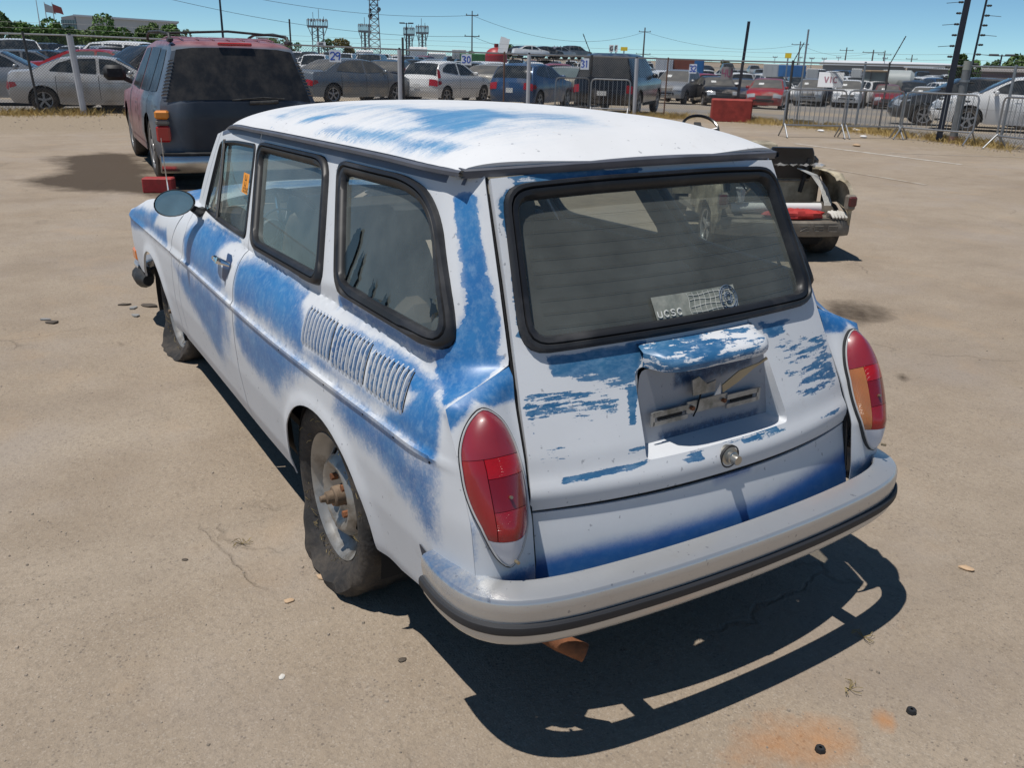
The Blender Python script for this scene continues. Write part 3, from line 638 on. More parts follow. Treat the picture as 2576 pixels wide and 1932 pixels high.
def two_tone(name, white, blue, stroke, rough_w=.5, rough_b=.38, dust=0.0, nz=1.0):
    m = bpy.data.materials.new(name); m.use_nodes = True; nt = m.node_tree; p = nt.nodes['Principled BSDF']; L = nt.links.new; N = nt.nodes.new
    tc = N('ShaderNodeTexCoord')
    def noise(scale, st, detail=6, rough=.65, rot=(0, 0, 0)):
        mp = N('ShaderNodeMapping'); mp.inputs['Scale'].default_value = st; mp.inputs['Rotation'].default_value = rot; L(tc.outputs['Object'], mp.inputs[0])
        n = N('ShaderNodeTexNoise'); n.inputs['Scale'].default_value = scale; n.inputs['Detail'].default_value = detail; n.inputs['Roughness'].default_value = rough; L(mp.outputs[0], n.inputs['Vector']); return n.outputs[0]
    def M(op, a, b=None, c=None):
        x = N('ShaderNodeMath'); x.operation = op
        for s, v in ((0, a), (1, b), (2, c)):
            if v is None: continue
            if isinstance(v, (int, float)): x.inputs[s].default_value = v
            else: L(v, x.inputs[s])
        return x.outputs[0]
    def rng(v, a, b, c=0.0, d=1.0, smooth=False):
        r = N('ShaderNodeMapRange'); r.interpolation_type = 'SMOOTHSTEP' if smooth else 'LINEAR'
        for i, q in enumerate((a, b, c, d)): r.inputs[i+1].default_value = q
        L(v, r.inputs[0]); return r.outputs[0]
    def attr(nm): a = N('ShaderNodeAttribute'); a.attribute_name = nm; return a.outputs['Fac']
    def mix(f, a, b):
        x = N('ShaderNodeMix'); x.data_type = 'RGBA'
        for s, v in ((0, f), (6, a), (7, b)):
            if isinstance(v, tuple): x.inputs[s].default_value = (*v, 1)
            elif isinstance(v, (int, float)): x.inputs[s].default_value = v
            else: L(v, x.inputs[s])
        return x.outputs[2]
    pa = attr('paint'); ha = attr('hard'); amp = M('MULTIPLY', nz, M('MINIMUM', 1.0, M('MULTIPLY', pa, 3.0)))
    n1 = noise(7, stroke, 7, .68); n2 = noise(46, stroke, 5, .7); n3 = noise(30, (stroke[0]*.8, stroke[1]*.55, stroke[2]*1.9), 6, .62); n4 = noise(150, (1, 1, 1), 3, .7)
    soft = M('ADD', M('MULTIPLY', pa, 1.12), M('MULTIPLY', amp, M('ADD', M('MULTIPLY', M('SUBTRACT', n1, .5), 1.25), M('ADD', M('MULTIPLY', M('SUBTRACT', n2, .5), .75), M('MULTIPLY', M('SUBTRACT', n4, .5), .55)))))
    soft = rng(soft, .10, .98, 0, 1, True)
    hard = M('ADD', pa, M('MULTIPLY', amp, M('ADD', M('MULTIPLY', M('SUBTRACT', n3, .5), 1.9), M('MULTIPLY', M('SUBTRACT', n4, .5), .35)))); hard = rng(hard, .47, .56, 0, 1, True)
    fx = N('ShaderNodeMix'); fx.data_type = 'FLOAT'; L(ha, fx.inputs[0]); L(soft, fx.inputs[2]); L(hard, fx.inputs[3]); fac = fx.outputs[0]
    wc = mix(rng(noise(3.5, (1, 1, 1), 6), .35, .7, 0, .5), white, tuple(c*.86 for c in white))
    wc = mix(rng(noise(13, (1, 1, 1), 8, .7), .60, .80, 0, .32+dust), wc, (.40, .37, .33))
    wc = mix(rng(noise(55, (1, 1, 1), 2, .5), .705, .74, 0, .5), wc, (.12, .13, .16))
    bc = mix(rng(noise(5, (1, 1, 1), 6), .35, .7), blue, (blue[0]*1.9, blue[1]*1.5, blue[2]*1.22))
    bc = mix(rng(n2, .46, .74, 0, .5*nz), bc, (.25, .39, .55))
    L(mix(fac, wc, bc), p.inputs['Base Color']); L(rng(fac, 0, 1, rough_w, rough_b), p.inputs['Roughness']); p.inputs['Specular IOR Level'].default_value = .45
    b = N('ShaderNodeBump'); b.inputs['Strength'].default_value = .12; b.inputs['Distance'].default_value = .004
    L(M('ADD', M('MULTIPLY', fac, -.6), M('ADD', M('MULTIPLY', noise(2.2, (1, 1, 1), 3), 1.5), M('MULTIPLY', n4, .25))), b.inputs['Height']); L(b.outputs[0], p.inputs['Normal'])
    MATS[name] = m; return m
PRIMER = (.635, .658, .69); BLUE = (.020, .130, .36)
PAINT_S = two_tone('primer over blue, sides', PRIMER, BLUE, (1.0, 1.0, .8))
PAINT_G = two_tone('primer over blue, tailgate', PRIMER, (.024, .11, .25), (1, .55, 1.4))
PAINT_R = two_tone('primer over blue, roof', (.715, .725, .74), (.06, .22, .45), (2.4, .42, 1), dust=.22)
PAINT_A = two_tone('primer with blue overspray, apron', PRIMER, (.020, .105, .34), (1, .6, 1.2), nz=.3)
SILVER = pmat('silver bumper paint', (.50, .50, .485), .34, .55, var=.07, vscale=5, dirt=(.33, .30, .26), dscale=9, damt=.35)
GUTTER = pmat('grey drip rail', (.085, .092, .115), .45, var=.2, vscale=14)
SEAL = pmat('weathered black window rubber', (.010, .011, .014), .48, var=.3, vscale=9, dirt=(.05, .05, .052), dscale=4, damt=.3)
TRIM = pmat('brown interior trim', (.055, .042, .032), .75, var=.2, vscale=6)
SEATM = pmat('dark brown vinyl', (.13, .09, .06), .55, var=.25, vscale=8)
TAN = pmat('tan seat cloth', (.26, .19, .12), .8, var=.2)
RUST = pmat('rust', (.20, .075, .03), .85, var=.35, vscale=30, bump=.4)
GLASS_S = glass('dusty side glass', (.74, .80, .78), .20, (.36, .41, .40), .03, 0, 5)
GLASS_R = glass('dusty tailgate glass', (.80, .83, .80), .22, (.40, .43, .40), .04, 0, 4)

wagon = empty('station_wagon')
tag(wagon, 'old two-door station wagon with patchy white primer over blue paint and flat tyres', 'station wagon')
wagon.matrix_world = Matrix(((1, 0, -TILT_B, 0), (0, 1, TILT_A, 0), (TILT_B, -TILT_A, 1, -TILT_B*1.0), (0, 0, 0, 1)))
def ground_in_car(x, y): return TILT_A*y-TILT_B*(x-1.0)

# outlines in the side view
W2 = fillet([(2.078, 1.274), (1.835, .916), (1.095, .926), (1.318, 1.284)], [.07, .06, .06, .08]); W2G = fillet(offset_poly([(2.078, 1.274), (1.835, .916), (1.095, .926), (1.318, 1.284)], .034), .035)
_w3 = [(1.232, 1.285), (.985, .940), (.372, .918), (.425, 1.03), (.545, 1.205), (.645, 1.266), (.77, 1.287)]
W3 = fillet(_w3, [.06, .06, .06, .12, .12, .08, .08]); W3G = fillet(offset_poly(_w3, .036), [.03, .03, .03, .1, .1, .06, .06])
W1 = fillet([(2.665, 1.232), (2.735, .930), (1.940, .930), (2.118, 1.262), (2.43, 1.253)], [.04, .03, .03, .03, .1])
gapx = [(2.079, 1.299), (2.045, 1.20), (1.951, 1.04), (1.881, .902), (1.886, .887), (1.874, .825), (1.862, .71), (1.858, .5), (1.862, .23)]
def arch_pts(k, z0, z1):
    ax, az, aa, ab = ARCH[k]; a0 = math.asin(max(-1, min(1, (z0-az)/ab))); a1 = math.pi-math.asin(max(-1, min(1, (z1-az)/ab)))
    return [(ax+aa*math.cos(t), az+ab*math.sin(t)) for t in np.linspace(a0, a1, 30)]
def gz(x): return float(smooth_itp(x, GUT_Z))
quarter = [(float(corner_edge(z))+.003, z) for z in np.linspace(.34, 1.312, 40)]+[(x, gz(x)-.004) for x in np.linspace(.50, 2.079, 24)]+[(a-.003, b) for a, b in gapx[:]]+[(1.40, .222)]+arch_pts(0, .235, .28)+[(.52, .272), (.398, .290), (.25, .318)]
SILLL = []
doorF = [(2.70, gz(2.70)-.006), (2.765, 1.13), (2.86, .96), (2.815, .90), (2.765, .83), (2.765, .74), (2.78, .70), (2.86, .655), (2.92, .5), (2.945, .24)]
door = [(2.079+.004, gz(2.079)-.004)]+[(x, gz(x)-.004) for x in np.linspace(2.13, 2.69, 8)]+[(a-.003, b) for a, b in doorF]+[(a+.004, b) for a, b in gapx[::-1][:-1]]
cowl = [(a+.003, b) for a, b in doorF]+[(3.075, .24), (3.055, .44), (3.002, .70), (3.008, .735), (2.93, .87), (2.965, .93), (2.87, 1.10), (2.755, 1.255)]
seamA = [(2.935, .885), (3.012, .737), (3.006, .70), (3.06, .44), (3.08, .25)]
fender = [(a+.003, b) for a, b in seamA]+[(3.20, .23)]+arch_pts(1, .25, .30)[::-1][::-1]
fend_arch = arch_pts(1, .40, .25)[::-1]
fender = [(a+.003, b) for a, b in seamA]+fend_arch+[(4.02, .40), (4.25, .42), (4.42, .44), (4.46, .5), (4.455, .62)]+[(x, float(smooth_itp(x, CREST))-.002) for x in np.linspace(4.42, 2.96, 22)]
rail_lines = [[(x, float(smooth_itp(x, CREST))) for x in np.linspace(.3, 2.76, 60)], [(x, .693) for x in np.linspace(.30, 2.75, 50)], [(x, .698) for x in np.linspace(.30, 2.75, 50)], [(x, .708) for x in np.linspace(.30, 2.75, 50)], [(x, .713) for x in np.linspace(.30, 2.75, 50)]]
def closed_spline(pts, n=90):
    P = np.array(pts); m = len(P); out = []
    for i in range(m):
        p0, p1, p2, p3 = P[i-1], P[i], P[(i+1) % m], P[(i+2) % m]
        for t in np.linspace(0, 1, max(2, n//m), endpoint=False): out.append(tuple(.5*((2*p1)+(-p0+p2)*t+(2*p0-5*p1+4*p2-p3)*t*t+(-p0+3*p1-3*p2+p3)*t**3)))
    return out
TL = closed_spline([(.633, .830), (.672, .803), (.697, .75), (.704, .686), (.700, .63), (.686, .575), (.664, .515), (.634, .487), (.602, .515), (.580, .575), (.569, .63), (.566, .686), (.571, .75), (.592, .803)], 112)
sidemask = paint_mask(PAINT_SIDE, .07)
def clip_lines(lines, poly):
    """keep only the stretches of guide lines well inside an outline"""
    out = []
    for l in lines:
        P = np.array(resample(l, .015, False)); ok = inside(P, poly) & (poly_dist(P, poly) > .004); run = []
        for p, k in zip(P, ok):
            if k: run.append(tuple(p))
            else:
                if len(run) > 1: out.append(run)
                run = []
        if len(run) > 1: out.append(run)
    return out
for mir in (False, True):
    st = .0135 if not mir else .03
    kw = dict(flip=True, mirror=mir, mask=sidemask)
    qp = panel('quarter_panel', quarter, [W2, W3], f_side, st, PAINT_S, wagon, lines=clip_lines(rail_lines, quarter), flange=.004, **kw)
    dr = panel('door', door, [W1], f_side, st, PAINT_S, wagon, lines=clip_lines(rail_lines, door), **kw)
    cw = panel('cowl_side', cowl, [], f_side, st, PAINT_S, wagon, lines=clip_lines(rail_lines, cowl), **kw)
    ff = panel('front_fender', fender, [], f_side, st*1.4, PAINT_S, wagon, lines=clip_lines([[(x, .70) for x in np.linspace(3.03, 4.3, 40)], [(x, .712) for x in np.linspace(3.03, 4.3, 40)]], fender), **kw)
    # dark inner skin so that the gaps and the cabin walls read as depth
    q2 = [(.45, .30), (.45, .9), (.62, 1.24), (.8, 1.28), (2.6, 1.265), (2.72, 1.1), (2.8, .93), (2.9, .30), (3.0, .24), (1.42, .24), (1.36, .45), (1.2, .60), (.95, .66), (.7, .62), (.58, .45), (.5, .3)]
    panel('cabin_lining', q2, [offset_poly(W1, -.004), offset_poly(W2, -.004), offset_poly([p for p in W3 if p[0] > .0], -.004) if False else fillet([(1.24, 1.275), (.985, .935), (.5, .935), (.56, 1.17), (.66, 1.25)], .04)], f_side, .06, TRIM, wagon, flip=True, mirror=mir, off=-.035, flange=0)
    # window seals and panes
    def ring(o, i, hs, n=110):
        O, I = even(o, n), even(i, n); k = int(np.argmin(((I-O[0])**2).sum(1))); I = np.roll(I, -k, axis=0)
        loops = []
        for t, h in hs:
            Q = O*(1-t)+I*t; X = f_side(Q[:, 0], Q[:, 1]); N_ = surf_normals(Q, f_side, True); loops.append(X+N_*h)
        return loops
    HS = [(0, -.006), (.02, .006), (.14, .016), (.36, .018), (.44, .010), (.52, .015), (.82, .013), (1.0, .002), (1.04, -.010)]
    for o_, g_ in ((W2, W2G), (W3, W3G)):
        s_ = band('window_seal', ring(o_, g_, HS), SEAL, wagon, mirror=mir, flip=True)
        pane = panel('side_window', offset_poly(g_, -.004), [], f_side, .05, GLASS_S, wagon, flip=True, mirror=mir, off=-.006, flange=0)
    ws = fillet(offset_poly([(2.665, 1.232), (2.735, .930), (1.940, .930), (2.118, 1.262), (2.43, 1.253)], .017), .02)
    band('window_frame', ring(W1, ws, [(0, -.004), (.1, .005), (.6, .006), (1.0, -.006)], 90), SEAL, dr, mirror=mir, flip=True)
    panel('side_window', offset_poly(ws, -.003), [], f_side, .06, GLASS_S, wagon, flip=True, mirror=mir, off=-.010, flange=0)
    sgn = -1 if mir else 1
    def sp(x, z, h=0.0):
        q = f_side(np.array([x]), np.array([z])); n = surf_normals(np.array([[x, z]]), f_side, True); v = (q+n*h)[0]; return (v[0], sgn*v[1], v[2])
    def bar(name, pts, r, mat, par, n=6): return tube_obj(name, [sp(*p) for p in pts], r, mat, par, n)
    # quarter light: divider bar, chrome and black
    bar('quarter_light_bar', [(2.596, 1.240, .002), (2.50, 1.085, .002), (2.412, .935, .002)], .0075, BLACK_RUBBER, dr)
    bar('quarter_light_trim', [(2.610, 1.238, .004), (2.515, 1.085, .004), (2.428, .937, .004)], .004, CHROME, dr)
    bar('vent_latch', [(2.655, .955, .006), (2.60, .948, .010), (2.56, .965, .006)], .004, CHROME, dr)
    # drip rail
    xs = np.linspace(.50, 2.70, 46); pr_ = [(x, sgn*(float(smooth_itp(x, GUT_Y))+.010), float(smooth_itp(x, GUT_Z))) for x in xs]
    pr_ += [(2.745, sgn*.545, 1.245), (2.80, sgn*.565, 1.15), (2.87, sgn*.595, 1.03), (2.945, sgn*.625, .92)]
    A = []
    for (x, y, z) in pr_:
        A.append([(x, y-sgn*.022, z+.007), (x, y-sgn*.002, z+.008), (x, y+sgn*.005, z+.004), (x, y+sgn*.005, z-.005), (x, y, z-.007), (x, y-sgn*.022, z-.009)])
    mm = MB().grid(np.array(A));
    if sgn > 0: mm.f = [q[::-1] for q in mm.f]
    mm.build('drip_rail', GUTTER, wagon, 40)
    # ribbed air intake louvres, three groups of nine
    for gi, (x0, x1, z0, z1) in enumerate(((1.126, .937, .872, .762), (.900, .712, .868, .758), (.674, .486, .856, .757))):
        for k in range(9):
            xt = x0+(x1-x0)*k/8; hh = []
            for t in np.linspace(0, 1, 9):
                x = xt-.032*t-.004*math.sin(math.pi*t); z = z0+(z1-z0)*t; hgt = .0085*min(1, math.sin(math.pi*t)*2.2)+.0004
                c0 = np.array(sp(x+.0058, z, .0006)); c1 = np.array(sp(x+.0025, z, hgt)); c2 = np.array(sp(x-.0018, z, hgt*1.05)); c3 = np.array(sp(x-.0040, z, .0006)); hh.append([c0, c1, c2, c3])
            mm = MB().grid(np.array(hh))
            if not mir: mm.f = [q[::-1] for q in mm.f]
            lo = mm.build('louvre', PAINT_S, qp, 50)
            at = lo.data.attributes.new('paint', 'FLOAT', 'POINT'); base_ = (.10, .26, .22)[gi]
            at.data.foreach_set('value', [base_ if i % 4 in (1, 2) else .75 for i in range(len(lo.data.vertices))])
            at = lo.data.attributes.new('hard', 'FLOAT', 'POINT'); at.data.foreach_set('value', [(.1, .6, .6)[gi]]*len(lo.data.vertices))
            # the slot behind each rib
            sl_ = MB().tube([sp(xt-.0085-.032*t-.004*math.sin(math.pi*t), z0+(z1-z0)*t, -.0012) for t in np.linspace(.05, .93, 7)], .0034, 5); sl_.build('louvre_slot', DARK, qp)
    # door handle in its scoop
    hb = MB(); hb.add([sp(*p) for p in [(2.055, .862, -.001), (1.965, .852, -.001), (1.955, .80, -.001), (1.985, .768, -.001), (2.03, .775, -.001), (2.055, .81, -.001)]], [(0, 1, 2, 3, 4, 5) if mir else (5, 4, 3, 2, 1, 0)])
    rim = [(2.055, .862, .001), (2.0, .864, .001), (1.965, .852, .001), (1.952, .81, .001), (1.985, .768, .001), (2.03, .775, .001), (2.055, .81, .001)]
    scoop = MB(); ctr = sp(2.005, .815, -.014); ringp = [sp(*p) for p in rim]; scoop.add(ringp+[sp(2.005, .815, .0025)], [(i, (i+1) % 7, 7) for i in range(7)]); scoop.build('handle_scoop', pmat('deep blue paint', (.012, .04, .13), .35), dr)
    hd = MB(); pth = [sp(2.125, .828, .004), sp(2.105, .828, .026), sp(2.07, .830, .036), sp(2.0, .832, .037), sp(1.965, .834, .030), sp(1.955, .835, .006)]
    hd.tube(pth, [.011, .012, .012, .013, .012, .009], 8); hd.build('door_handle', CHROME, dr)
    MB().tube([sp(1.985, .832, .030), sp(1.985, .832, .052)], .0125, 10).build('push_button', CHROME, dr)
    # wing corner, tail light gasket and lens sections
    panel('rear_corner', [(.559, .34), (.7045, .34), (.7045, .83)]+[(.704*(1-t)+float(itp(.83+.07*t, SEAMY))*t+.0015, .83+.07*t) for t in np.linspace(.08, .97, 12)]+[(float(itp(z, SEAMY))+.004, z) for z in np.linspace(.88, .60, 8)], [], f_corner, .012, PAINT_S, wagon, flip=True, mirror=mir, flange=.004,
          mask=paint_mask([([(.72, .93), (.50, .93), (.50, .83), (.60, .825), (.64, .845), (.69, .80), (.72, .77)], .012, 1, .2), ([(.72, .34), (.55, .34), (.55, .46), (.62, .47), (.68, .45), (.72, .42)], .03, .8, 0), ([(.715, .60), (.695, .60), (.695, .50), (.715, .50)], .02, .5, 0)]))
    inner = offset_poly(TL, .006)
    def lens_h(P): d = poly_dist(P, inner); d = np.where(inside(P, inner), d, 0); return .012+.034*(1-np.exp(-d/.022))
    def cp_(y, z, h=0.0):
        q = f_corner(np.array([y]), np.array([z])); n = surf_normals(np.array([[y, z]]), f_corner, True); v = (q+n*h)[0]; return (v[0], sgn*v[1], v[2])
    def sect(name, poly, mat, lift=lens_h, par=None):
        return panel(name, poly, [], f_corner, .007, mat, par, flip=True, mirror=mir, lift=lift, flange=.012, smooth=60)
    tl = panel('tail_light', TL, [], f_corner, .012, BLACK_RUBBER, wagon, flip=True, mirror=mir, off=.011, flange=.014)
    MB().tube([cp_(a, b, .012) for a, b in even(offset_poly(TL, .004), 60)], .0024, 6, closed=True).build('lamp_gasket', pmat('pale lamp rim', (.5, .5, .5), .4), tl)
    def clipz(poly, z0, z1, y0=None, y1=None):
        q = [tuple(p) for p in even(poly, 200)]
        def cl(q, f):
            out = []
            for i in range(len(q)):
                a, b = q[i], q[(i+1) % len(q)]; fa, fb = f(a), f(b)
                if fa >= 0: out.append(a)
                if fa*fb < 0: t = fa/(fa-fb); out.append((a[0]+(b[0]-a[0])*t, a[1]+(b[1]-a[1])*t))
            return out
        q = cl(q, lambda p: p[1]-z0); q = cl(q, lambda p: z1-p[1])
        if y0 is not None: q = cl(q, lambda p: p[0]-y0)
        if y1 is not None: q = cl(q, lambda p: y1-p[0])
        return q
    def lens(name, rgb, rgh=.18, gridn=0):
        if name in MATS: return MATS[name]
        m = pmat(name, rgb, rgh, var=.12, vscale=12, coat=.6)
        nt = m.node_tree; p = nt.nodes['Principled BSDF']; p.inputs['Subsurface Weight'].default_value = .25; p.inputs['Subsurface Radius'].default_value = (.02, .004, .003); p.inputs['Subsurface Scale'].default_value = .5
        if gridn:
            tc = nt.nodes.new('ShaderNodeTexCoord'); ck = nt.nodes.new('ShaderNodeTexBrick'); ck.inputs['Scale'].default_value = gridn; ck.offset = 0; ck.inputs['Mortar Size'].default_value = .03; ck.inputs['Brick Width'].default_value = .5; ck.inputs['Row Height'].default_value = .5
            mp = nt.nodes.new('ShaderNodeMapping'); mp.inputs['Rotation'].default_value = (R(90), 0, R(90)); nt.links.new(tc.outputs['Object'], mp.inputs[0]); nt.links.new(mp.outputs[0], ck.inputs['Vector'])
            b = nt.nodes.new('ShaderNodeBump'); b.inputs['Strength'].default_value = .5; b.inputs['Distance'].default_value = .003; nt.links.new(ck.outputs['Fac'], b.inputs['Height']); nt.links.new(b.outputs[0], p.inputs['Normal'])
        return m
    if mir: strip_, main_ = (None, .601), (.6022, None)     # right lamp: amber strip on the inner side
    else: strip_, main_ = (.6612, None), (None, .660)       # left lamp: red strip on the outer side
    amber = lens('amber lens', (.46, .17, .06), .2, 90) if mir else lens('outer red lens', (.30, .012, .018), .3)
    sect('red_lens', clipz(inner, .7262, .84), lens('sun faded red lens', (.27, .022, .036), .38), par=tl)
    sect('red_lens', clipz(inner, .6892, .725, *main_), lens('bright red lens', (.42, .006, .010), .14, 90), par=tl)
    sect('red_lens', clipz(inner, .6192, .688, *main_), lens('dark red lens', (.22, .005, .010), .14), par=tl)
    sect('red_lens', clipz(inner, .5612, .618, *main_), lens('red lens', (.33, .006, .012), .16, 90), par=tl)
    sect('amber_lens' if mir else 'red_lens', clipz(inner, .5612, .725, *strip_), amber, par=tl)
    sect('clear_lens', clipz(inner, .43, .560), pmat('painted lower lamp', (.62, .63, .68), .4, var=.06), par=tl)
    for (zz, yy) in ((.645, .63), (.512, .634)):
        MB().tube([cp_(yy, zz, .036), cp_(yy, zz, .050)], .004, 8).build('screw', pmat('screw', (.4, .33, .22), .4, .8), tl)
    # grey-blue band laid along the side just under the drip rail
    for nm_, xa, xb, par_ in (('rail_channel', .52, 2.07, qp), ('rail_channel', 2.09, 2.66, dr)):
        xs_ = np.linspace(xa, xb, 24); panel(nm_, [(x, gz(x)-.006) for x in xs_]+[(x, gz(x)-.030+.008*(x > 2.5)) for x in xs_[::-1]], [], f_side, .05, pmat('grey blue rail band', (.10, .125, .185), .5, var=.15), par_, flip=True, mirror=mir, off=.0015, flange=0)
    # flat dark patch: painted shade of the notch where the bumper end tucks in
    panel('slot_shade_patch', fillet([(.355, .452), (.262, .425), (.255, .392), (.345, .405)], .012, 3), [], f_side, .02, pmat('painted slot shade', (.05, .06, .085), .7), qp, flip=True, mirror=mir, off=.002, flange=0)
    # trim clip holes along the moulding line
    for xx in (1.30, .92, .655, .475, .30):
        MB().tube([sp(xx, .690, -.004), sp(xx, .690, .0012)], .0032, 8).build('trim_hole', DARK, qp)
    # wheel housing
    for k, wx in ((0, 1.0), (1, 3.53)):
        ax, az, aa, ab = ARCH[k]; pts = []
        for yy in (.735, .46):
            pts.append([(ax+(aa+.02)*math.cos(t), sgn*(yy), az+(ab+.03)*math.sin(t)) for t in np.linspace(-.25, math.pi+.25, 24)])
        mm = MB().grid(np.array(pts)); n0 = 24; mm.f.append(tuple(24+i for i in range(24))); mm.build('wheel_housing', DARK, wagon)
# ---- roof, tailgate, apron
xr = lambda y: .425+.085*(abs(y)/.53)**2.6
roof_out = [(float(xr(y)), y) for y in np.linspace(-.53, .53, 30)]+[(x, float(smooth_itp(x, GUT_Y))) for x in np.linspace(.54, 2.70, 40)]+[(2.72+.05*(1-(y/.52)**2), y) for y in np.linspace(.52, -.52, 20)]+[(x, -float(smooth_itp(x, GUT_Y))) for x in np.linspace(2.70, .54, 40)]
roof = panel('roof', roof_out, [], f_roof, .02, PAINT_R, wagon, mask=paint_mask(PAINT_ROOF), flange=.01)
panel('headliner', offset_poly(roof_out, .03), [], f_roof, .09, pmat('stained headliner', (.30, .27, .22), .9, var=.15), wagon, off=-.03, flange=0)
# rear drip rail
A = []
for y in np.linspace(-.528, .528, 40):
    z = 1.318+.014*(1-(abs(y)/.53)**2); x = float(xr(y))-.002
    A.append([(x+.035, y, z-.016), (x-.002, y, z-.012), (x-.007, y, z-.003), (x-.007, y, z+.006), (x-.002, y, z+.010), (x+.02, y, z+.012)])
MB().grid(np.array(A)).build('drip_rail', GUTTER, wagon, 40)
rwo = fillet([(.452, 1.292), (.2, 1.303), (-.2, 1.303), (-.452, 1.292), (-.500, .920), (-.25, .926), (.25, .926), (.500, .920)], [.06, .1, .1, .06, .07, .1, .1, .07])
rwi_ = offset_poly([(.452, 1.292), (.2, 1.303), (-.2, 1.303), (-.452, 1.292), (-.500, .920), (-.25, .926), (.25, .926), (.500, .920)], .036)
rwi = fillet(rwi_, [.035, .1, .1, .035, .04, .1, .1, .04])
rec = fillet([(.222, .866), (.246, .662), (-.246, .662), (-.222, .866)], [.03, .015, .015, .03], 4)
gate_out = [(-(float(itp(z, SEAMY))-.005), z) for z in np.linspace(1.308, .583, 20)]+[(y, .583+.006*(1-(y/.55)**2)) for y in np.linspace(-.50, .50, 20)]+[(float(itp(z, SEAMY))-.005, z) for z in np.linspace(.583, 1.308, 20)]+[(y, 1.308+.014*(1-(y/.47)**2)) for y in np.linspace(.44, -.44, 18)]
# lower lip swells outwards
def lip(P): return .010*np.exp(-((P[:, 1]-.622)/.026)**2)
gate = panel('tailgate', gate_out, [rwo, rec], f_gate, .0125, PAINT_G, wagon, flip=True, mask=paint_mask(PAINT_GATE), flange=.022, lift=lip)
panel('tailgate_lining', fillet([(.46, 1.29), (.53, .60), (-.53, .60), (-.46, 1.29)], .04), [offset_poly(rwo, -.012), [(.30, .90), (.30, .64), (-.30, .64), (-.30, .90)]], f_gate, .06, TRIM, wagon, flip=True, off=-.045, flange=0)
def ringg(o, i, hs, n=140):
    O, I = even(o, n), even(i, n); k = int(np.argmin(((I-O[0])**2).sum(1))); I = np.roll(I, -k, axis=0); loops = []
    for t, h in hs:
        Q = O*(1-t)+I*t; loops.append(f_gate(Q[:, 0], Q[:, 1])+surf_normals(Q, f_gate, True)*h)
    return loops
band('window_seal', ringg(rwo, rwi, [(0, -.006), (.03, .008), (.16, .019), (.36, .020), (.44, .012), (.52, .017), (.82, .015), (1.0, .003), (1.05, -.010)]), SEAL, wagon, flip=False)
pane = panel('rear_window', offset_poly(rwi, -.004), [], f_gate, .05, GLASS_R, wagon, flip=True, off=-.006, flange=0)
# demister wires on the pane
for k in range(9):
    z = .975+.03*k; MB().tube([tuple(f_gate(np.array([y]), np.array([z]))[0]+np.array([.004, 0, 0])) for y in np.linspace(-.42, .42, 14)], .00028, 3).build('demister_wire', pmat('demister wire', (.10, .09, .075), .7), pane)
# number-plate recess: walls, floor and back
rl = resample(rec, .02); Xo = f_gate(np.array([p[0] for p in rl]), np.array([p[1] for p in rl])); N0 = surf_normals(np.array(rl), f_gate, True); lf = lip(np.array(rl)); Xo = Xo+N0*lf[:, None]
backx = lambda z: .166+.02*(z-.66)/.2
mids = []; backs = []
for (y, z), X in zip(rl, Xo):
    zz = min(max(z, .668), .862); yy = y*.955
    bx = max(backx(zz), X[0]+.004); backs.append((bx, yy, zz)); mids.append((X[0]*.45+bx*.55, y*.985, z))
tr_ = np.array([tuple(Xo[i]-N0[i]*.0) for i in range(len(rl))])
loops = [tr_, np.array(mids), np.array(backs)]
o_ = band('plate_recess', loops, PAINT_G, wagon, flip=True, smooth=60)
bk = MB(); n_ = len(backs); bk.v = [tuple(p) for p in backs]; bk.f = [tuple(range(n_))]
rb = bk.build('plate_backing', two_tone('shade-darkened stained recess paint', (.34, .355, .39), (.02, .05, .12), (1, 1, 1)), wagon, 0)
# finer backing; base colour darkened to paint in the recess shade, plus blue-black patches
bk2 = panel('plate_backing', [(p[1], p[2]) for p in backs], [], lambda a, b: np.stack([np.interp(b, [.6, .9], [backx(.6), backx(.9)])-.0015, np.asarray(a, float), np.asarray(b, float)], -1), .012, MATS['shade-darkened stained recess paint'], wagon, flip=True, flange=0,
            mask=paint_mask([([(.10, .862), (-.17, .862), (-.17, .815), (.10, .80)], .02, 1, 0), ([(.15, .69), (-.20, .69), (-.20, .66), (.15, .66)], .015, .8, .2)]))
bpy.data.objects.remove(rb)
ALU = pmat('dull bracket aluminium', (.42, .42, .41), .45, .6, var=.15, dirt=(.12, .12, .10), dscale=14, damt=.5)
bxf = backx(.73)-.012
br = MB(); br.box((bxf, .0, .742), (.004, .14, .034)); br.build('plate_bracket', ALU, wagon)
for s in (-1, 1):
    t_ = MB(); t_.box((bxf-.004, s*.125, .747), (.004, .115, .014)); t_.box((bxf-.004, s*.125, .722), (.004, .115, .012)); t_.box((bxf-.004, s*.183, .735), (.004, .012, .036)); t_.build('bracket_arm', ALU, wagon)
    MB().box((bxf-.0008, s*.125, .7345), (.003, .08, .011)).build('bracket_slot', DARK, wagon)
    MB().tube([(bxf-.012, s*.055, .742), (bxf, s*.055, .742)], .006, 6).build('bolt', RUST, wagon)
tb = MB(); tb.prism([(.055, .775), (.062, .818), (.04, .825), (.01, .80), (-.02, .805), (-.02, .775)], 'x', bxf-.006, bxf-.002); tb.build('bracket_plate', ALU, wagon)
sq = MB(); sq.prism([(-.005, .806), (-.06, .835), (-.13, .845), (-.155, .856), (-.16, .850), (-.11, .832), (-.06, .805), (-.01, .785)], 'x', bxf-.045, bxf-.041); sq.build('bent_bracket', pmat('tarnished bent strip', (.40, .33, .22), .5, .4, var=.2), wagon)
MB().prism([(-.005, .77), (-.028, .77), (-.024, .80)], 'x', bxf-.020, bxf-.018).build('label_scrap', WHITE_PLASTIC, wagon)
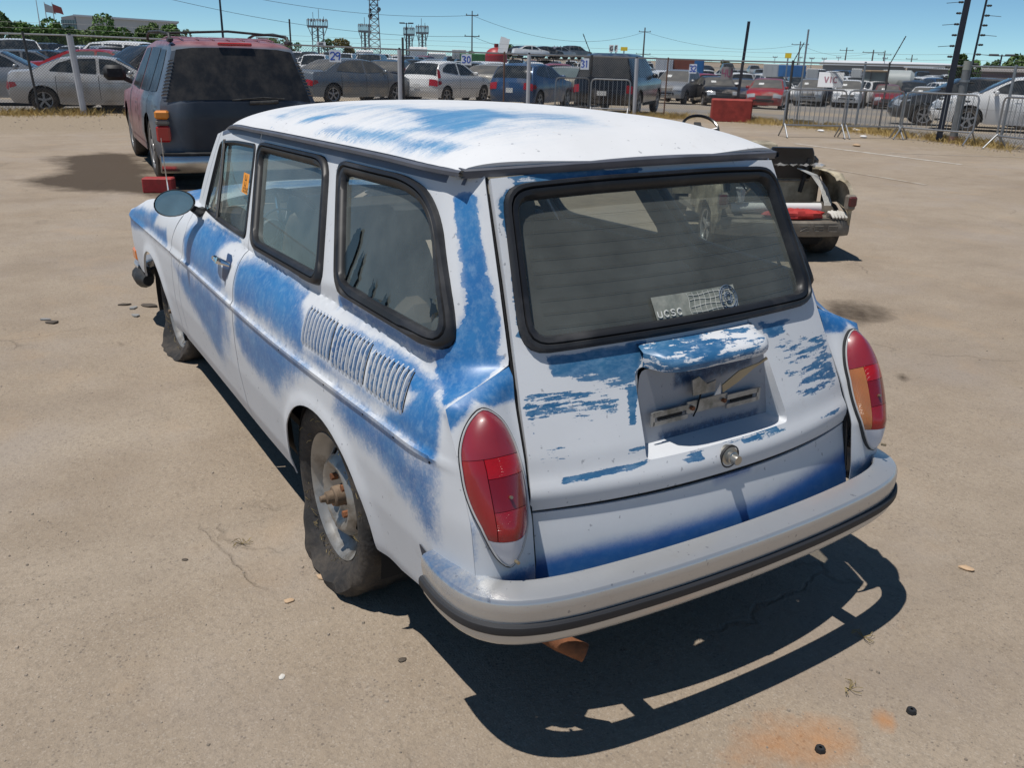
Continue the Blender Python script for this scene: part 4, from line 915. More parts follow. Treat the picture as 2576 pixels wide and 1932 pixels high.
MB().tube([(bxf-.002, .02, .79), (bxf-.004, .03, .765), (bxf-.003, .035, .735), (bxf-.002, .045, .715)], .0022, 5).build('wire', DARK, wagon)
# plate-light housing above the recess
A = []
for (y, s) in zip(np.linspace(-.196, .196, 22), np.linspace(-1, 1, 22)):
    e = (1-abs(s)**7)**.5; xg0 = float(Xgate(y, .915)); xg1 = float(Xgate(y, .868))
    z0, z1 = .916, .868; pr0 = .082*e+.003
    A.append([(xg0+.006, y, z0), (xg0-.010*e, y, z0+.002), (xg1-pr0+.018*e, y, z1+.034), (xg1-pr0+.004*e, y, z1+.022), (xg1-pr0, y, z1+.008), (xg1-pr0+.006*e, y, z1-.002), (xg1+.01, y, z1-.002)])
hs = MB().grid(np.array(A)); hs.f = [q[::-1] for q in hs.f]
ho = hs.build('plate_light_housing', PAINT_G, wagon, 50)
vals = []
for v in ho.data.vertices: vals.append(.62 if v.co.y > -.02 else .50)
at = ho.data.attributes.new('paint', 'FLOAT', 'POINT'); at.data.foreach_set('value', vals); at = ho.data.attributes.new('hard', 'FLOAT', 'POINT'); at.data.foreach_set('value', [1.0]*len(vals))
LK = pmat('lock metal', (.42, .41, .38), .35, .85, var=.15)
lx = float(Xgate(0, .629))-.012; lr = Matrix.Rotation(R(-12), 3, 'Y')
lk = MB().lathe([(0, -.030), (.012, -.030), (.013, -.026), (.013, -.014), (.017, -.012), (.017, -.002), (.026, 0), (.027, .004), (.027, .02)], 20, 'x', (lx, 0, .630)); lk.build('lock_button', LK, wagon)
MB().lathe([(.027, -.001), (.031, -.001), (.031, .006)], 20, 'x', (lx, 0, .630)).build('lock_gasket', BLACK_RUBBER, wagon)
# apron under the gate
apr_out = [(y, .576) for y in np.linspace(-.551, .551, 24)]+[(.551, .40)]+[(y, .395) for y in np.linspace(.5, -.5, 12)]+[(-.551, .40)]
panel('rear_apron', apr_out, [], f_gate, .0125, PAINT_A, wagon, flip=True, mask=paint_mask(PAINT_APRON), flange=.012)
# weatherstrip dark line in the gaps
MB().tube([tuple(f_gate(np.array([y]), np.array([.5795]))[0]+np.array([.012, 0, 0])) for y in np.linspace(-.55, .55, 24)], .006, 5).build('weatherstrip', DARK, wagon)
for s in (-1, 1):
    MB().tube([(float(itp(z, SEAMX))+.016, s*(float(itp(z, SEAMY))-.004), z) for z in np.linspace(.36, 1.31, 30)], .006, 5).build('weatherstrip', DARK, wagon)
# ---- bumpers
PAINT_B = two_tone('silver bumper with blue overspray', (.58, .585, .585), (.06, .15, .33), (1, .5, 1), .27, .30, .15); PAINT_B.node_tree.nodes['Principled BSDF'].inputs['Metallic'].default_value = .62
half = [(-.070, 0), (-.0685, .1), (-.066, .2), (-.061, .3), (-.053, .4), (-.043, .5), (-.030, .575), (-.012, .64), (.014, .692), (.05, .732), (.10, .760), (.16, .772), (.22, .775), (.29, .770)]
path = [(x, -y*.945) for x, y in half[::-1]]+[(x, y*.992) for x, y in half[1:]]
def sweep(path, prof, name, mat, parent, flip=False, mask=None, smooth=28):
    P = np.array(path); T = np.gradient(P, axis=0); T /= np.linalg.norm(T, axis=1)[:, None]; Nn = np.c_[T[:, 1], -T[:, 0]]  # inwards
    A = np.array([[(P[i, 0]+Nn[i, 0]*o, P[i, 1]+Nn[i, 1]*o, z) for o, z in prof] for i in range(len(P))])
    m = MB().grid(A)
    if flip: m.f = [q[::-1] for q in m.f]
    n = len(prof); k = len(P)
    m.f += [tuple(range(n)), tuple((k-1)*n+i for i in range(n-1, -1, -1))]
    o = m.build(name, mat, parent, smooth)
    if mask: 
        vals = [mask(v.co) for v in o.data.vertices]; a = o.data.attributes.new('paint', 'FLOAT', 'POINT'); a.data.foreach_set('value', vals)
    return o
dense = []
for a, b in zip(path, path[1:]):
    for k in range(4): dense.append((a[0]+(b[0]-a[0])*k/4, a[1]+(b[1]-a[1])*k/4))
dense.append(path[-1])
dn = np.array(dense); ker = np.ones(5)/5
for c_ in (0, 1):
    pad = np.r_[[dn[0, c_]]*2, dn[:, c_], [dn[-1, c_]]*2]; sm = np.convolve(pad, ker, 'valid'); sm[0] = dn[0, c_]; sm[-1] = dn[-1, c_]; dn[:, c_] = sm
BMP = [(.070, .452), (.069, .467), (.065, .4705), (.05, .468), (.012, .4605), (.005, .458), (.0005, .453), (-.0015, .447), (-.002, .428), (.001, .404), (.001, .360), (.003, .348), (.010, .338), (.022, .335), (.05, .338)]
bm_ = sweep(dn.tolist(), BMP, 'rear_bumper', PAINT_B, wagon, mask=lambda c: max(0, min(.5, (abs(c.y)-.66)*2.0+(.22 if c.z > .45 and abs(c.y) > .70 else 0)))*(1 if c.z > .42 else .2)+(.22 if c.z > .469 and c.x > .02 else 0))
sweep(dn.tolist(), [(.004, .400), (-.005, .399), (-.0095, .394), (-.0105, .385), (-.0095, .376), (-.005, .371), (.004, .370)], 'rubber_strip', pmat('grey-black bumper rubber', (.026, .027, .031), .6, var=.12, vscale=5), bm_)
for s in (-1, 1):
    MB().box((.11, s*.40, .40), (.30, .05, .03)).build('bumper_bracket', DARK, wagon)
front = [(4.46-x*.9, y*.93) for x, y in dn.tolist()]
fb = sweep(front, BMP, 'front_bumper', PAINT_B, wagon, flip=True); fb.location = (0, 0, -.075)
fr = sweep(front, [(.004, .405), (-.006, .404), (-.012, .396), (-.013, .380), (-.012, .366), (-.006, .358), (.004, .357)], 'rubber_strip', BLACK_RUBBER, fb, flip=True)
# dark rubber cap on the bumper end that shows past the front wheel
for s in (-1, 1):
    cp = MB(); cp.tube([(4.32, s*.745, .405), (4.25, s*.757, .405), (4.12, s*.760, .405), (4.03, s*.755, .41)], [.040, .056, .056, .030], 12); cp.build('bumper_cap', BLACK_RUBBER, fb); 
# exhaust
MB().tube([(.45, .50, .30), (.25, .54, .295), (.10, .548, .280), (.055, .518, .264), (.014, .470, .240)], .023, 14, caps=False).build('tail_pipe', RUST, wagon)
MB().tube([(.04, .50, .255), (.0155, .472, .241)], .019, 12, caps=False).build('tail_pipe_bore', DARK, wagon)
box_obj('engine_pan', (.55, .1, .27), (.55, .8, .12), DARK, wagon, .03)
box_obj('floor_pan', (2.0, 0, .30), (2.6, 1.30, .05), DARK, wagon, .01)
box_obj('rear_floor', (.75, 0, .62), (1.05, 1.05, .03), pmat('dark load floor', (.03, .028, .026), .9), wagon)
# ---- front end: bonnet, nose, lamps
def f_hood(a, b):
    a = np.asarray(a, float); b = np.asarray(b, float); zc = smooth_itp(a, CREST); ye = smooth_itp(a, PLAN)-.083; v = np.clip(np.abs(b)/ye, 0, 1)
    return np.stack([a, b, zc+.055*(1-v**2.2)-.018*np.exp(-((v-.86)/.10)**2)], -1)
hx = np.linspace(2.95, 4.42, 24); hood_out = [(x, float(smooth_itp(x, PLAN))-.083) for x in hx]+[(4.44, y) for y in np.linspace(.5, -.5, 10)]+[(x, -float(smooth_itp(x, PLAN))+.083) for x in hx[::-1]]+[(2.95+.12*(1-(y/.69)**2), y) for y in np.linspace(-.66, .66, 12)]
panel('bonnet', hood_out, [], f_hood, .03, PAINT_S, wagon, mask=paint_mask([([(4.3, .7), (4.2, .3), (3.6, .25), (3.2, .4), (3.3, .64), (3.9, .66)], .08, .75, 0), ([(3.1, .3), (3.6, .1), (3.5, -.4), (3.0, -.3)], .1, .7, 0)]), flange=.01)
def f_nose(a, b):
    a = np.asarray(a, float); b = np.asarray(b, float); return np.stack([4.50-.075*np.abs(a/.62)**3-.5*np.clip(b-.55, 0, 1)**1.5-.3*np.clip(.42-b, 0, 1), a, b], -1)
panel('nose_panel', fillet([(.60, .655), (.62, .36), (-.62, .36), (-.60, .655)], .05), [], f_nose, .05, PAINT_S, wagon, flange=.01)
for s in (-1, 1):
    MB().lathe([(0, .02), (.06, .016), (.085, .004), (.092, -.01)], 20, 'x', (4.475, s*.50, .585)).build('headlight', pmat('headlight glass', (.6, .62, .62), .1, .2), wagon)
    MB().lathe([(.09, .012), (.104, .006), (.108, -.02)], 20, 'x', (4.475, s*.50, .585)).build('headlight_ring', CHROME, wagon)
    sg = MB().box((4.19, s*.765, .470), (.12, .05, .085), None, .018); sg.build('turn_signal', pmat('amber signal', (.75, .20, .02), .25, coat=.5), wagon)
# windscreen and header
ws_ = []
for t in np.linspace(0, 1, 6):
    ws_.append([(2.73+(3.03-2.73)*t+.10*(1-(y/.6)**2)*(.6+.6*t), y*(.50+.11*t)/.6, 1.285-.375*t) for y in np.linspace(-.6, .6, 12)])
MB().grid(np.array(ws_)).build('windscreen', GLASS_S, wagon)
box_obj('parcel_shelf', (2.92, 0, .86), (.30, 1.20, .05), TRIM, wagon, .015)
db = MB().box((2.80, 0, .78), (.12, 1.18, .20), None, .03); db.build('dashboard', pmat('dashboard', (.03, .03, .032), .5, var=.2), wagon)
MB().lathe([(.055, -.01), (.06, -.012), (.065, 0), (.06, .01), (0, .006)], 20, 'x', (2.735, .36, .80)).build('gauge', pmat('gauge bezel', (.25, .25, .25), .3, .7), wagon)
# steering wheel
sw = empty('steering_wheel', (2.55, .36, .84)); sw.parent = wagon; sw.rotation_euler = (0, R(-62), 0)
MB().tube([(.19*math.cos(t), .19*math.sin(t), 0) for t in np.linspace(0, 2*math.pi, 36, endpoint=False)], .011, 8, True).build('wheel_rim', pmat('black steering rim', (.02, .02, .02), .4), sw)
for a in (0, math.pi): MB().tube([(0, 0, -.02), (.10*math.cos(a), .10*math.sin(a)*.2, -.015), (.19*math.cos(a), .19*math.sin(a), 0)], .010, 6).build('wheel_spoke', CHROME, sw)
MB().tube([(0, 0, -.02), (0, 0, -.35)], .02, 8).build('steering_column', DARK, sw)
MB().tube([(.10*math.cos(t), .10*math.sin(t), .0) for t in np.linspace(0, 2*math.pi, 30, endpoint=False)], .005, 6, True).build('horn_ring', CHROME, sw)
def seat(name, x, y, w_, mat):
    A = []
    for t, (dx, z, th) in zip(np.linspace(0, 1, 8), ((.0, .42, .09), (-.02, .50, .10), (-.05, .62, .10), (-.09, .76, .09), (-.13, .90, .075), (-.15, .98, .06), (-.16, 1.02, .045), (-.165, 1.035, .01))):
        ww = w_/2*(1-.25*t**3); A.append([(x+dx+th*math.cos(a)*.8, y+ww*math.copysign(abs(math.sin(a))**.5, math.sin(a)), z) for a in np.linspace(0, 2*math.pi, 20, endpoint=False)])
    m = MB(); m.grid(np.array(A).transpose(1, 0, 2), True); m.f.append(tuple(7+8*i for i in range(20))); m.build(name, mat, wagon, 50)
    MB().box((x+.22, y, .44), (.46, w_, .14), None, .04).build('seat_cushion', mat, wagon)
seat('front_seat', 2.02, .33, .50, SEATM); seat('front_seat', 2.02, -.33, .50, SEATM); 
MB().box((1.10, 0, .50), (.46, 1.12, .13), None, .04).build('rear_bench', TAN, wagon); MB().box((.90, 0, .72), (.13, 1.12, .42), Matrix.Rotation(R(-14), 3, 'Y'), .04).build('bench_back', SEATM, wagon)
MB().tube([(1.12, .30, .60), (1.14, .42, .62), (1.16, .52, .60), (1.15, .42, .605), (1.12, .30, .60)], .03, 8).build('folded_belt', pmat('pale strap', (.45, .44, .40), .7), wagon)
MB().lathe([(.13, 0), (.15, .02), (.155, .05), (.15, .07), (.14, .05), (.12, .02)], 20, 'z', (1.52, .45, .57)).build('plastic_tub', pmat('white tub', (.6, .6, .58), .5), wagon)
# roll of papers on the shelf, seen through the window
MB().box((2.72, .15, .90), (.01, .28, .16), Matrix.Rotation(R(-35), 3, 'Y')).build('paper_sheet', WHITE_PLASTIC, wagon)
# ---- mirror
mr = empty('door_mirror', (2.62, .80, .985)); mr.parent = wagon
hd_ = MB(); A = []
outl = fillet([(-.005, .095, .0)[1:], (-.085, .045), (-.095, -.005), (-.06, -.055), (.06, -.065), (.095, -.03), (.095, .03), (.05, .06)], .03, 3) if False else [(.085*math.cos(t)*(1+.1*math.cos(t+.5)), .055*math.sin(t)*(1+.12*math.cos(t))) for t in np.linspace(0, 2*math.pi, 28, endpoint=False)]
for k, (dx, s) in enumerate(((-.012, .96), (-.016, 1.0), (-.008, 1.03), (.02, .98), (.05, .8), (.065, .5), (.07, .1))):
    A.append([(dx, a*s, b*s) for a, b in outl])
hm = MB().grid(np.array(A).transpose(1, 0, 2), True); hm.build('mirror_shell', BLACK_RUBBER, mr, 60)
gm = MB(); gm.add([(-.0125, a*.95, b*.95) for a, b in outl], [tuple(range(len(outl)))[::-1]]); gm.build('mirror_glass', pmat('dusty mirror glass', (.30, .34, .345), .16, .75, var=.12, vscale=12), mr, 0)
mr.rotation_euler = (R(-10), R(6), R(-24))
MB().tube([(2.64, .73, .952), (2.68, .70, .93), (2.72, .675, .915)], [.016, .02, .03], 8).build('mirror_arm', BLACK_RUBBER, wagon)
# ---- antenna, stickers, wiper
an = MB().tube([(3.46, -.66+1.34, .90), (3.455, .683, 1.05), (3.45, .685, 1.19)], [.004, .0025, .0015], 6); an.build('antenna_mast', CHROME, wagon)
MB().lathe([(0, .03), (.010, .025), (.014, 0), (.022, -.006), (.022, -.02)], 12, 'z', (3.46, .68, .872)).build('antenna_base', pmat('antenna base', (.25, .25, .25), .4), wagon)
# orange auction sticker on the door glass with its printed marks
def side_patch(name, poly, mat, par, off): return panel(name, poly, [], f_side, .05, mat, par, flip=True, off=off, flange=0)
st_ = side_patch('window_sticker', [(2.163, 1.150), (2.082, 1.150), (2.046, 1.078), (2.131, 1.080)], pmat('orange sticker', (.78, .30, .02), .55, var=.05), wagon, .006)
INK = pmat('black ink', (.02, .015, .012), .7)
def glyphs(par, fn, x0, z0, dx, dz, n, h, w_, seed, slant=.46):
    rg = random.Random(seed)
    for i in range(n):
        m = MB(); px = x0+dx*i; pz = z0+dz*i
        for (a0, b0, a1, b1) in [[(0, 0, 0, 1), (0, 1, 1, 1), (1, 0, 1, 1), (0, .5, 1, .5)], [(0, 0, 0, 1), (0, 0, 1, 0), (1, 0, 1, 1)], [(0, 0, 1, 1), (0, 1, 1, 0)], [(0, 0, 0, 1), (0, 1, 1, .5), (1, .5, 0, .4), (0, .4, 1, 0)]][rg.randrange(4)]:
            t = .16; a0_, a1_ = min(a0, a1)-t/2, max(a0, a1)+t/2
            p = [(a0, b0), (a1, b1)]; d = np.array([a1-a0, b1-b0]); L_ = np.hypot(*d); nn = np.array([-d[1], d[0]])/L_*t/2
            q = [(a0+nn[0], b0+nn[1]), (a1+nn[0], b1+nn[1]), (a1-nn[0], b1-nn[1]), (a0-nn[0], b0-nn[1])]
            vs = [fn(px-a*w_+b*h*slant, pz+b*h) for a, b in q]; m.add(vs, [(0, 1, 2, 3)])
        m.build('printed_mark', INK, par, 0)
spf = lambda x, z: tuple((f_side(np.array([x]), np.array([z]))+surf_normals(np.array([[x, z]]), f_side, True)*.0075)[0])
glyphs(st_, spf, 2.122, 1.126, -.004, 0, 1, .018, .022, 1); glyphs(st_, spf, 2.112, 1.106, -.004, 0, 1, .014, .02, 4)
glyphs(st_, spf, 2.118, 1.093, -.0125, 0, 6, .008, .009, 5); glyphs(st_, spf, 2.112, 1.083, -.0125, 0, 6, .007, .009, 6)
# strip sticker with lettering and round seal on the rear glass
def gate_patch(name, poly, mat, par, off, step=.05): return panel(name, poly, [], f_gate, step, mat, par, flip=True, off=off, flange=0)
strip = gate_patch('rear_window_sticker', [(.120, 1.014), (-.165, 1.014), (-.168, .957), (.118, .955)], pmat('peeling pale sticker', (.30, .31, .27), .6, var=.25, vscale=30, dirt=(.16, .18, .16), dscale=22, damt=.65), wagon, .003)
SEALB = pmat('seal ink blue', (.06, .10, .16), .6)
gpf = lambda y, z: tuple((f_gate(np.array([y]), np.array([z]))+surf_normals(np.array([[y, z]]), f_gate, True)*.0042)[0])
for r_ in (.030, .024, .013):
    MB().tube([gpf(-.135+r_*math.cos(t)*1.05, .985+r_*math.sin(t)) for t in np.linspace(0, 2*math.pi, 30, endpoint=False)], .0016, 4, True).build('seal_ring', SEALB, strip)
for k in range(14):
    a = 2*math.pi*k/14; MB().tube([gpf(-.135+.0255*math.cos(a), .985+.0255*math.sin(a)), gpf(-.135+.029*math.cos(a), .985+.029*math.sin(a))], .0013, 4).build('seal_letter', SEALB, strip)
MB().tube([gpf(-.135+.008*math.cos(t)*(1+.3*math.sin(3*t)), .985+.008*math.sin(t)) for t in np.linspace(0, 2*math.pi, 16, endpoint=False)], .002, 4, True).build('seal_emblem', SEALB, strip)
LET = pmat('white sticker letters', (.62, .63, .60), .6)
def letters(txt, y0, z0, h, w_, gap):
    segs = {'U': [(0, 1, 0, .15), (0, .15, .3, 0), (.3, 0, .7, 0), (.7, 0, 1, .15), (1, .15, 1, 1)], 'C': [(1, .8, .7, 1), (.7, 1, .3, 1), (.3, 1, 0, .7), (0, .7, 0, .3), (0, .3, .3, 0), (.3, 0, .7, 0), (.7, 0, 1, .2)],
            'S': [(1, .85, .7, 1), (.7, 1, .25, 1), (.25, 1, 0, .8), (0, .8, .2, .55), (.2, .55, .8, .45), (.8, .45, 1, .2), (1, .2, .75, 0), (.75, 0, .25, 0), (.25, 0, 0, .15)]}
    for i, ch in enumerate(txt):
        m = MB()
        for a0, b0, a1, b1 in segs[ch]: m.tube([gpf(y0-i*(w_+gap)-a0*w_, z0+b0*h), gpf(y0-i*(w_+gap)-a1*w_, z0+b1*h)], .0019, 4)
        m.build('sticker_letter', LET, strip)
letters('UCSC', .112, .966, .014, .012, .009)
for zz in (.966, .980, .994, 1.006):
    MB().tube([gpf(y, zz+.0016*math.sin(y*60+zz*300)) for y in np.linspace(.0, -.155, 24)], .0006, 4).build('web_line', LET, strip)
for k in range(9):
    y = .005-.0185*k; MB().tube([gpf(y+.002*math.sin(z*150), z) for z in np.linspace(.958, 1.011, 8)], .0006, 4).build('web_line', LET, strip)
# scraped patch on the rear side glass
SCR = pmat('bare glass smear', (.012, .016, .018), .25)
for poly in ([(1.03, .985), (.985, 1.10), (.955, 1.13), (.935, 1.08), (.955, .985), (.99, .965)], [(.925, .965), (.905, 1.06), (.892, 1.08), (.885, 1.0), (.905, .962)], [(.80, .965), (.79, 1.02), (.778, 1.0), (.785, .962)], [(.83, .960), (.70, .975), (.69, .966), (.80, .952)], [(.72, .965), (.70, .995), (.69, .975)], [(.475, .985), (.50, 1.03), (.455, 1.0)]):
    rg = random.Random(len(poly)+int(poly[0][0]*100)); q = [(a+rg.uniform(-.004, .004), b+rg.uniform(-.005, .005)) for a, b in resample(poly, .012)]
    side_patch('glass_smear', q, SCR, wagon, .0)
# ---- wheels
RIM = pmat('worn silver steel wheel', (.34, .33, .31), .42, .55, var=.15, vscale=12, dirt=(.10, .075, .05), dscale=9, damt=.32)
STRAW = pmat('dry straw', (.24, .185, .085), .9, var=.4, vscale=40)
WTYRE = pmat('perished tyre rubber', (.020, .019, .019), .8, dirt=(.075, .062, .05), dscale=9, damt=.5, bump=.35, bscale=70)
def wheel(x, y, z, s, flat, steer=0.0, splay=.55):
    w_ = empty('wheel', (x, y, z)); w_.parent = wagon
    g0 = ground_in_car(x, y)-z   # ground level in the wheel frame
    rw, hw = .206, .066
    # tyre: section loop swept round, squashed on the ground
    sec = [(.196, .060), (.206, .068), (.225, .080), (.26, .088), (.288, .084), (.304, .072), (.311, .055), (.313, .03), (.313, 0), (.313, -.03), (.311, -.055), (.304, -.072), (.288, -.084), (.26, -.088), (.225, -.080), (.206, -.068), (.196, -.060)]
    n = 96; V = []; rg = random.Random(int(x*10))
    for k in range(n):
        a = 2*math.pi*k/n; ca, sa = math.cos(a), math.sin(a)
        dn_ = max(0.0, -sa)**3 if flat else 0
        for j, (r_, h) in enumerate(sec):
            tread = (.007 if (k % 4 == 0) else 0)+(.006 if j in (7, 9) else 0) if 4 < j < 12 else 0
            X = (r_-tread)*ca; Z = (r_-tread)*sa; Y = h
            lim = g0+.004+(.010*(1-abs(h)/.09) if flat else 0)
            if flat:
                # collapsed side walls bulge outwards low down
                low = np.clip((-.12-Z)/.14, 0, 1); Y = h*(1+splay*low*min(1, max(0, r_-.207)/.05))+.004*math.sin(a*17)*low
                X *= 1+.05*low*(1 if r_ > .24 else 0)
            if Z < lim: Z = lim+.002*math.sin(k*2.1+j)
            V.append((X, Y, Z))
    m = len(sec); F = [(k*m+i, k*m+i+1, ((k+1) % n)*m+i+1, ((k+1) % n)*m+i) for k in range(n) for i in range(m-1)]
    t_ = MB(); t_.v = V; t_.f = F; t_.build('tyre', WTYRE, w_, 40)
    o = s
    prof = [(.190, -o*.062), (.168, -o*.03), (.160, o*.0), (.163, o*.022), (.180, o*.038), (.190, o*.050), (.198, o*.066), (.206, o*.072), (.208, o*.066), (.204, o*.058)]
    rm = MB().lathe(prof, 48, 'y'); rim_o = rm.build('rim', RIM, w_, 45)
    def hz(r_): return np.interp(r_, [0, .03, .06, .072, .085, .098, .112, .120, .135, .165], [.034, .036, .038, .040, .050, .062, .066, .058, .042, .020])
    def f_disc(a, b): a = np.asarray(a, float); b = np.asarray(b, float); return np.stack([a, o*hz(np.hypot(a, b)), b], -1)
    slots = []
    for k in range(8):
        a = 2*math.pi*(k+.5)/8; pts = []
        for t in np.linspace(-.16, .16, 5): pts.append((.152*math.cos(a+t), .152*math.sin(a+t)))
        for t in np.linspace(.16, -.16, 5): pts.append((.132*math.cos(a+t), .132*math.sin(a+t)))
        slots.append(fillet(pts, .006, 2))
    panel('wheel_disc', ellipse(0, 0, .164, .164, 60), slots+[ellipse(0, 0, .036, .036, 20)], f_disc, .012, RIM, rim_o, flip=(s > 0), flange=.005)
    MB().lathe([(0, o*-.01), (.15, o*-.01)], 24, 'y').build('brake_drum', DARK, w_, 0)
    for k in range(4):
        a = math.pi/4+math.pi/2*k; c = (.065*math.cos(a), o*.030, .065*math.sin(a)); MB().tube([(c[0], o*.030, c[2]), (c[0], o*.060, c[2])], .0115, 6).build('wheel_bolt', RUST, w_)
    MB().lathe([(.034, o*.01), (.033, o*.068), (.030, o*.072), (.022, o*.074), (.020, o*.095), (.012, o*.098), (.010, o*.114), (0, o*.115)], 18, 'y').build('hub', pmat('dirty hub', (.17, .12, .08), .8, var=.3, vscale=25, bump=.3), w_, 35)
    if flat:
        st = MB()
        for k in range(90):
            a = rg.gauss(-1.2, .5) if rg.random() < .6 else rg.uniform(-math.pi, math.pi); r0 = rg.uniform(.203, .285); L_ = rg.uniform(.01, .035); a2 = a+rg.uniform(-.12, .12)
            p0 = Vector((r0*math.cos(a), o*.078, r0*math.sin(a))); p1 = Vector(((r0+rg.uniform(-.02, .02))*math.cos(a2), o*(.082+rg.uniform(0, .015)), (r0+rg.uniform(-.02, .02))*math.sin(a2)))
            if min(p0.z, p1.z) < g0+.012: continue
            st.tube([p0, (p0+p1)/2+Vector((0, o*.004, .003)), p1], .0011, 3)
        so_ = st.build('straw_bits', STRAW, w_); so_['kind'] = 'stuff'
    if steer: w_.rotation_euler = (0, 0, steer)
    return w_
wheel(1.0, .664, .282, 1, True); wheel(3.53, .632, .268, 1, True, R(2), .8); wheel(1.0, -.664, .290, -1, False); wheel(3.53, -.632, .30, -1, False, R(2))
MB().tube([(1.0, -.6, .29), (1.0, .6, .282)], .03, 8).build('rear_axle', DARK, wagon); MB().tube([(3.53, -.58, .29), (3.53, .58, .268)], .03, 8).build('front_axle', DARK, wagon)
# ------------------------------------------------------------------ other vehicles: one shape maker, many specs
AUTO_GLASS = pmat('dark car glass', (.020, .025, .028), .09, dirt=(.10, .10, .095), dscale=3, damt=.35, spec=.7)
DUSTY_GLASS = pmat('dusty car glass', (.10, .10, .095), .35, dirt=(.19, .175, .15), dscale=2.5, damt=.6)
PALE_GLASS = pmat('pale car glass', (.13, .165, .165), .12, var=.2, vscale=2)
GRILLE = pmat('black grille', (.015, .015, .016), .45)
RED_LAMP = pmat('red lamp', (.42, .012, .015), .15, coat=.5); CLEAR_LAMP = pmat('clear lamp', (.55, .57, .58), .12, .3, coat=.5); AMBER_LAMP = pmat('amber lamp', (.70, .24, .03), .2)
ALLOY = pmat('alloy wheel', (.38, .38, .39), .35, .6, var=.1); UNDER = pmat('underbody', (.016, .016, .016), .9)
PLATE_W = pmat('paper plate', (.7, .7, .68), .6)
def carpaint(name, c, rough=.28, metal=0.0, dust=.35, dcol=(.34, .30, .25)): return pmat(name, c, rough, metal, var=.05, vscale=3, dirt=dcol, dscale=1.6, damt=dust, coat=.4)
CP = {'white': carpaint('white car paint', (.80, .80, .79), dust=.12), 'silver': carpaint('silver car paint', (.40, .41, .42), .3, .45), 'grey': carpaint('grey car paint', (.17, .18, .19), .3, .35), 'dark': carpaint('charcoal car paint', (.045, .047, .05), .25, .2),
      'black': carpaint('black car paint', (.012, .012, .014), .2, 0, .3), 'red': carpaint('red car paint', (.36, .018, .02), .25), 'maroon': carpaint('dark red car paint', (.22, .02, .025), .25), 'blue': carpaint('blue car paint', (.03, .085, .19), .25, .2), 'navy': carpaint('navy car paint', (.02, .035, .08), .25, .2),
      'beige': carpaint('beige car paint', (.42, .37, .29), .3, .2), 'steel': carpaint('steel blue-grey car paint', (.20, .225, .25), .3, .4), 'cream': carpaint('champagne car paint', (.50, .47, .41), .3, .2)}
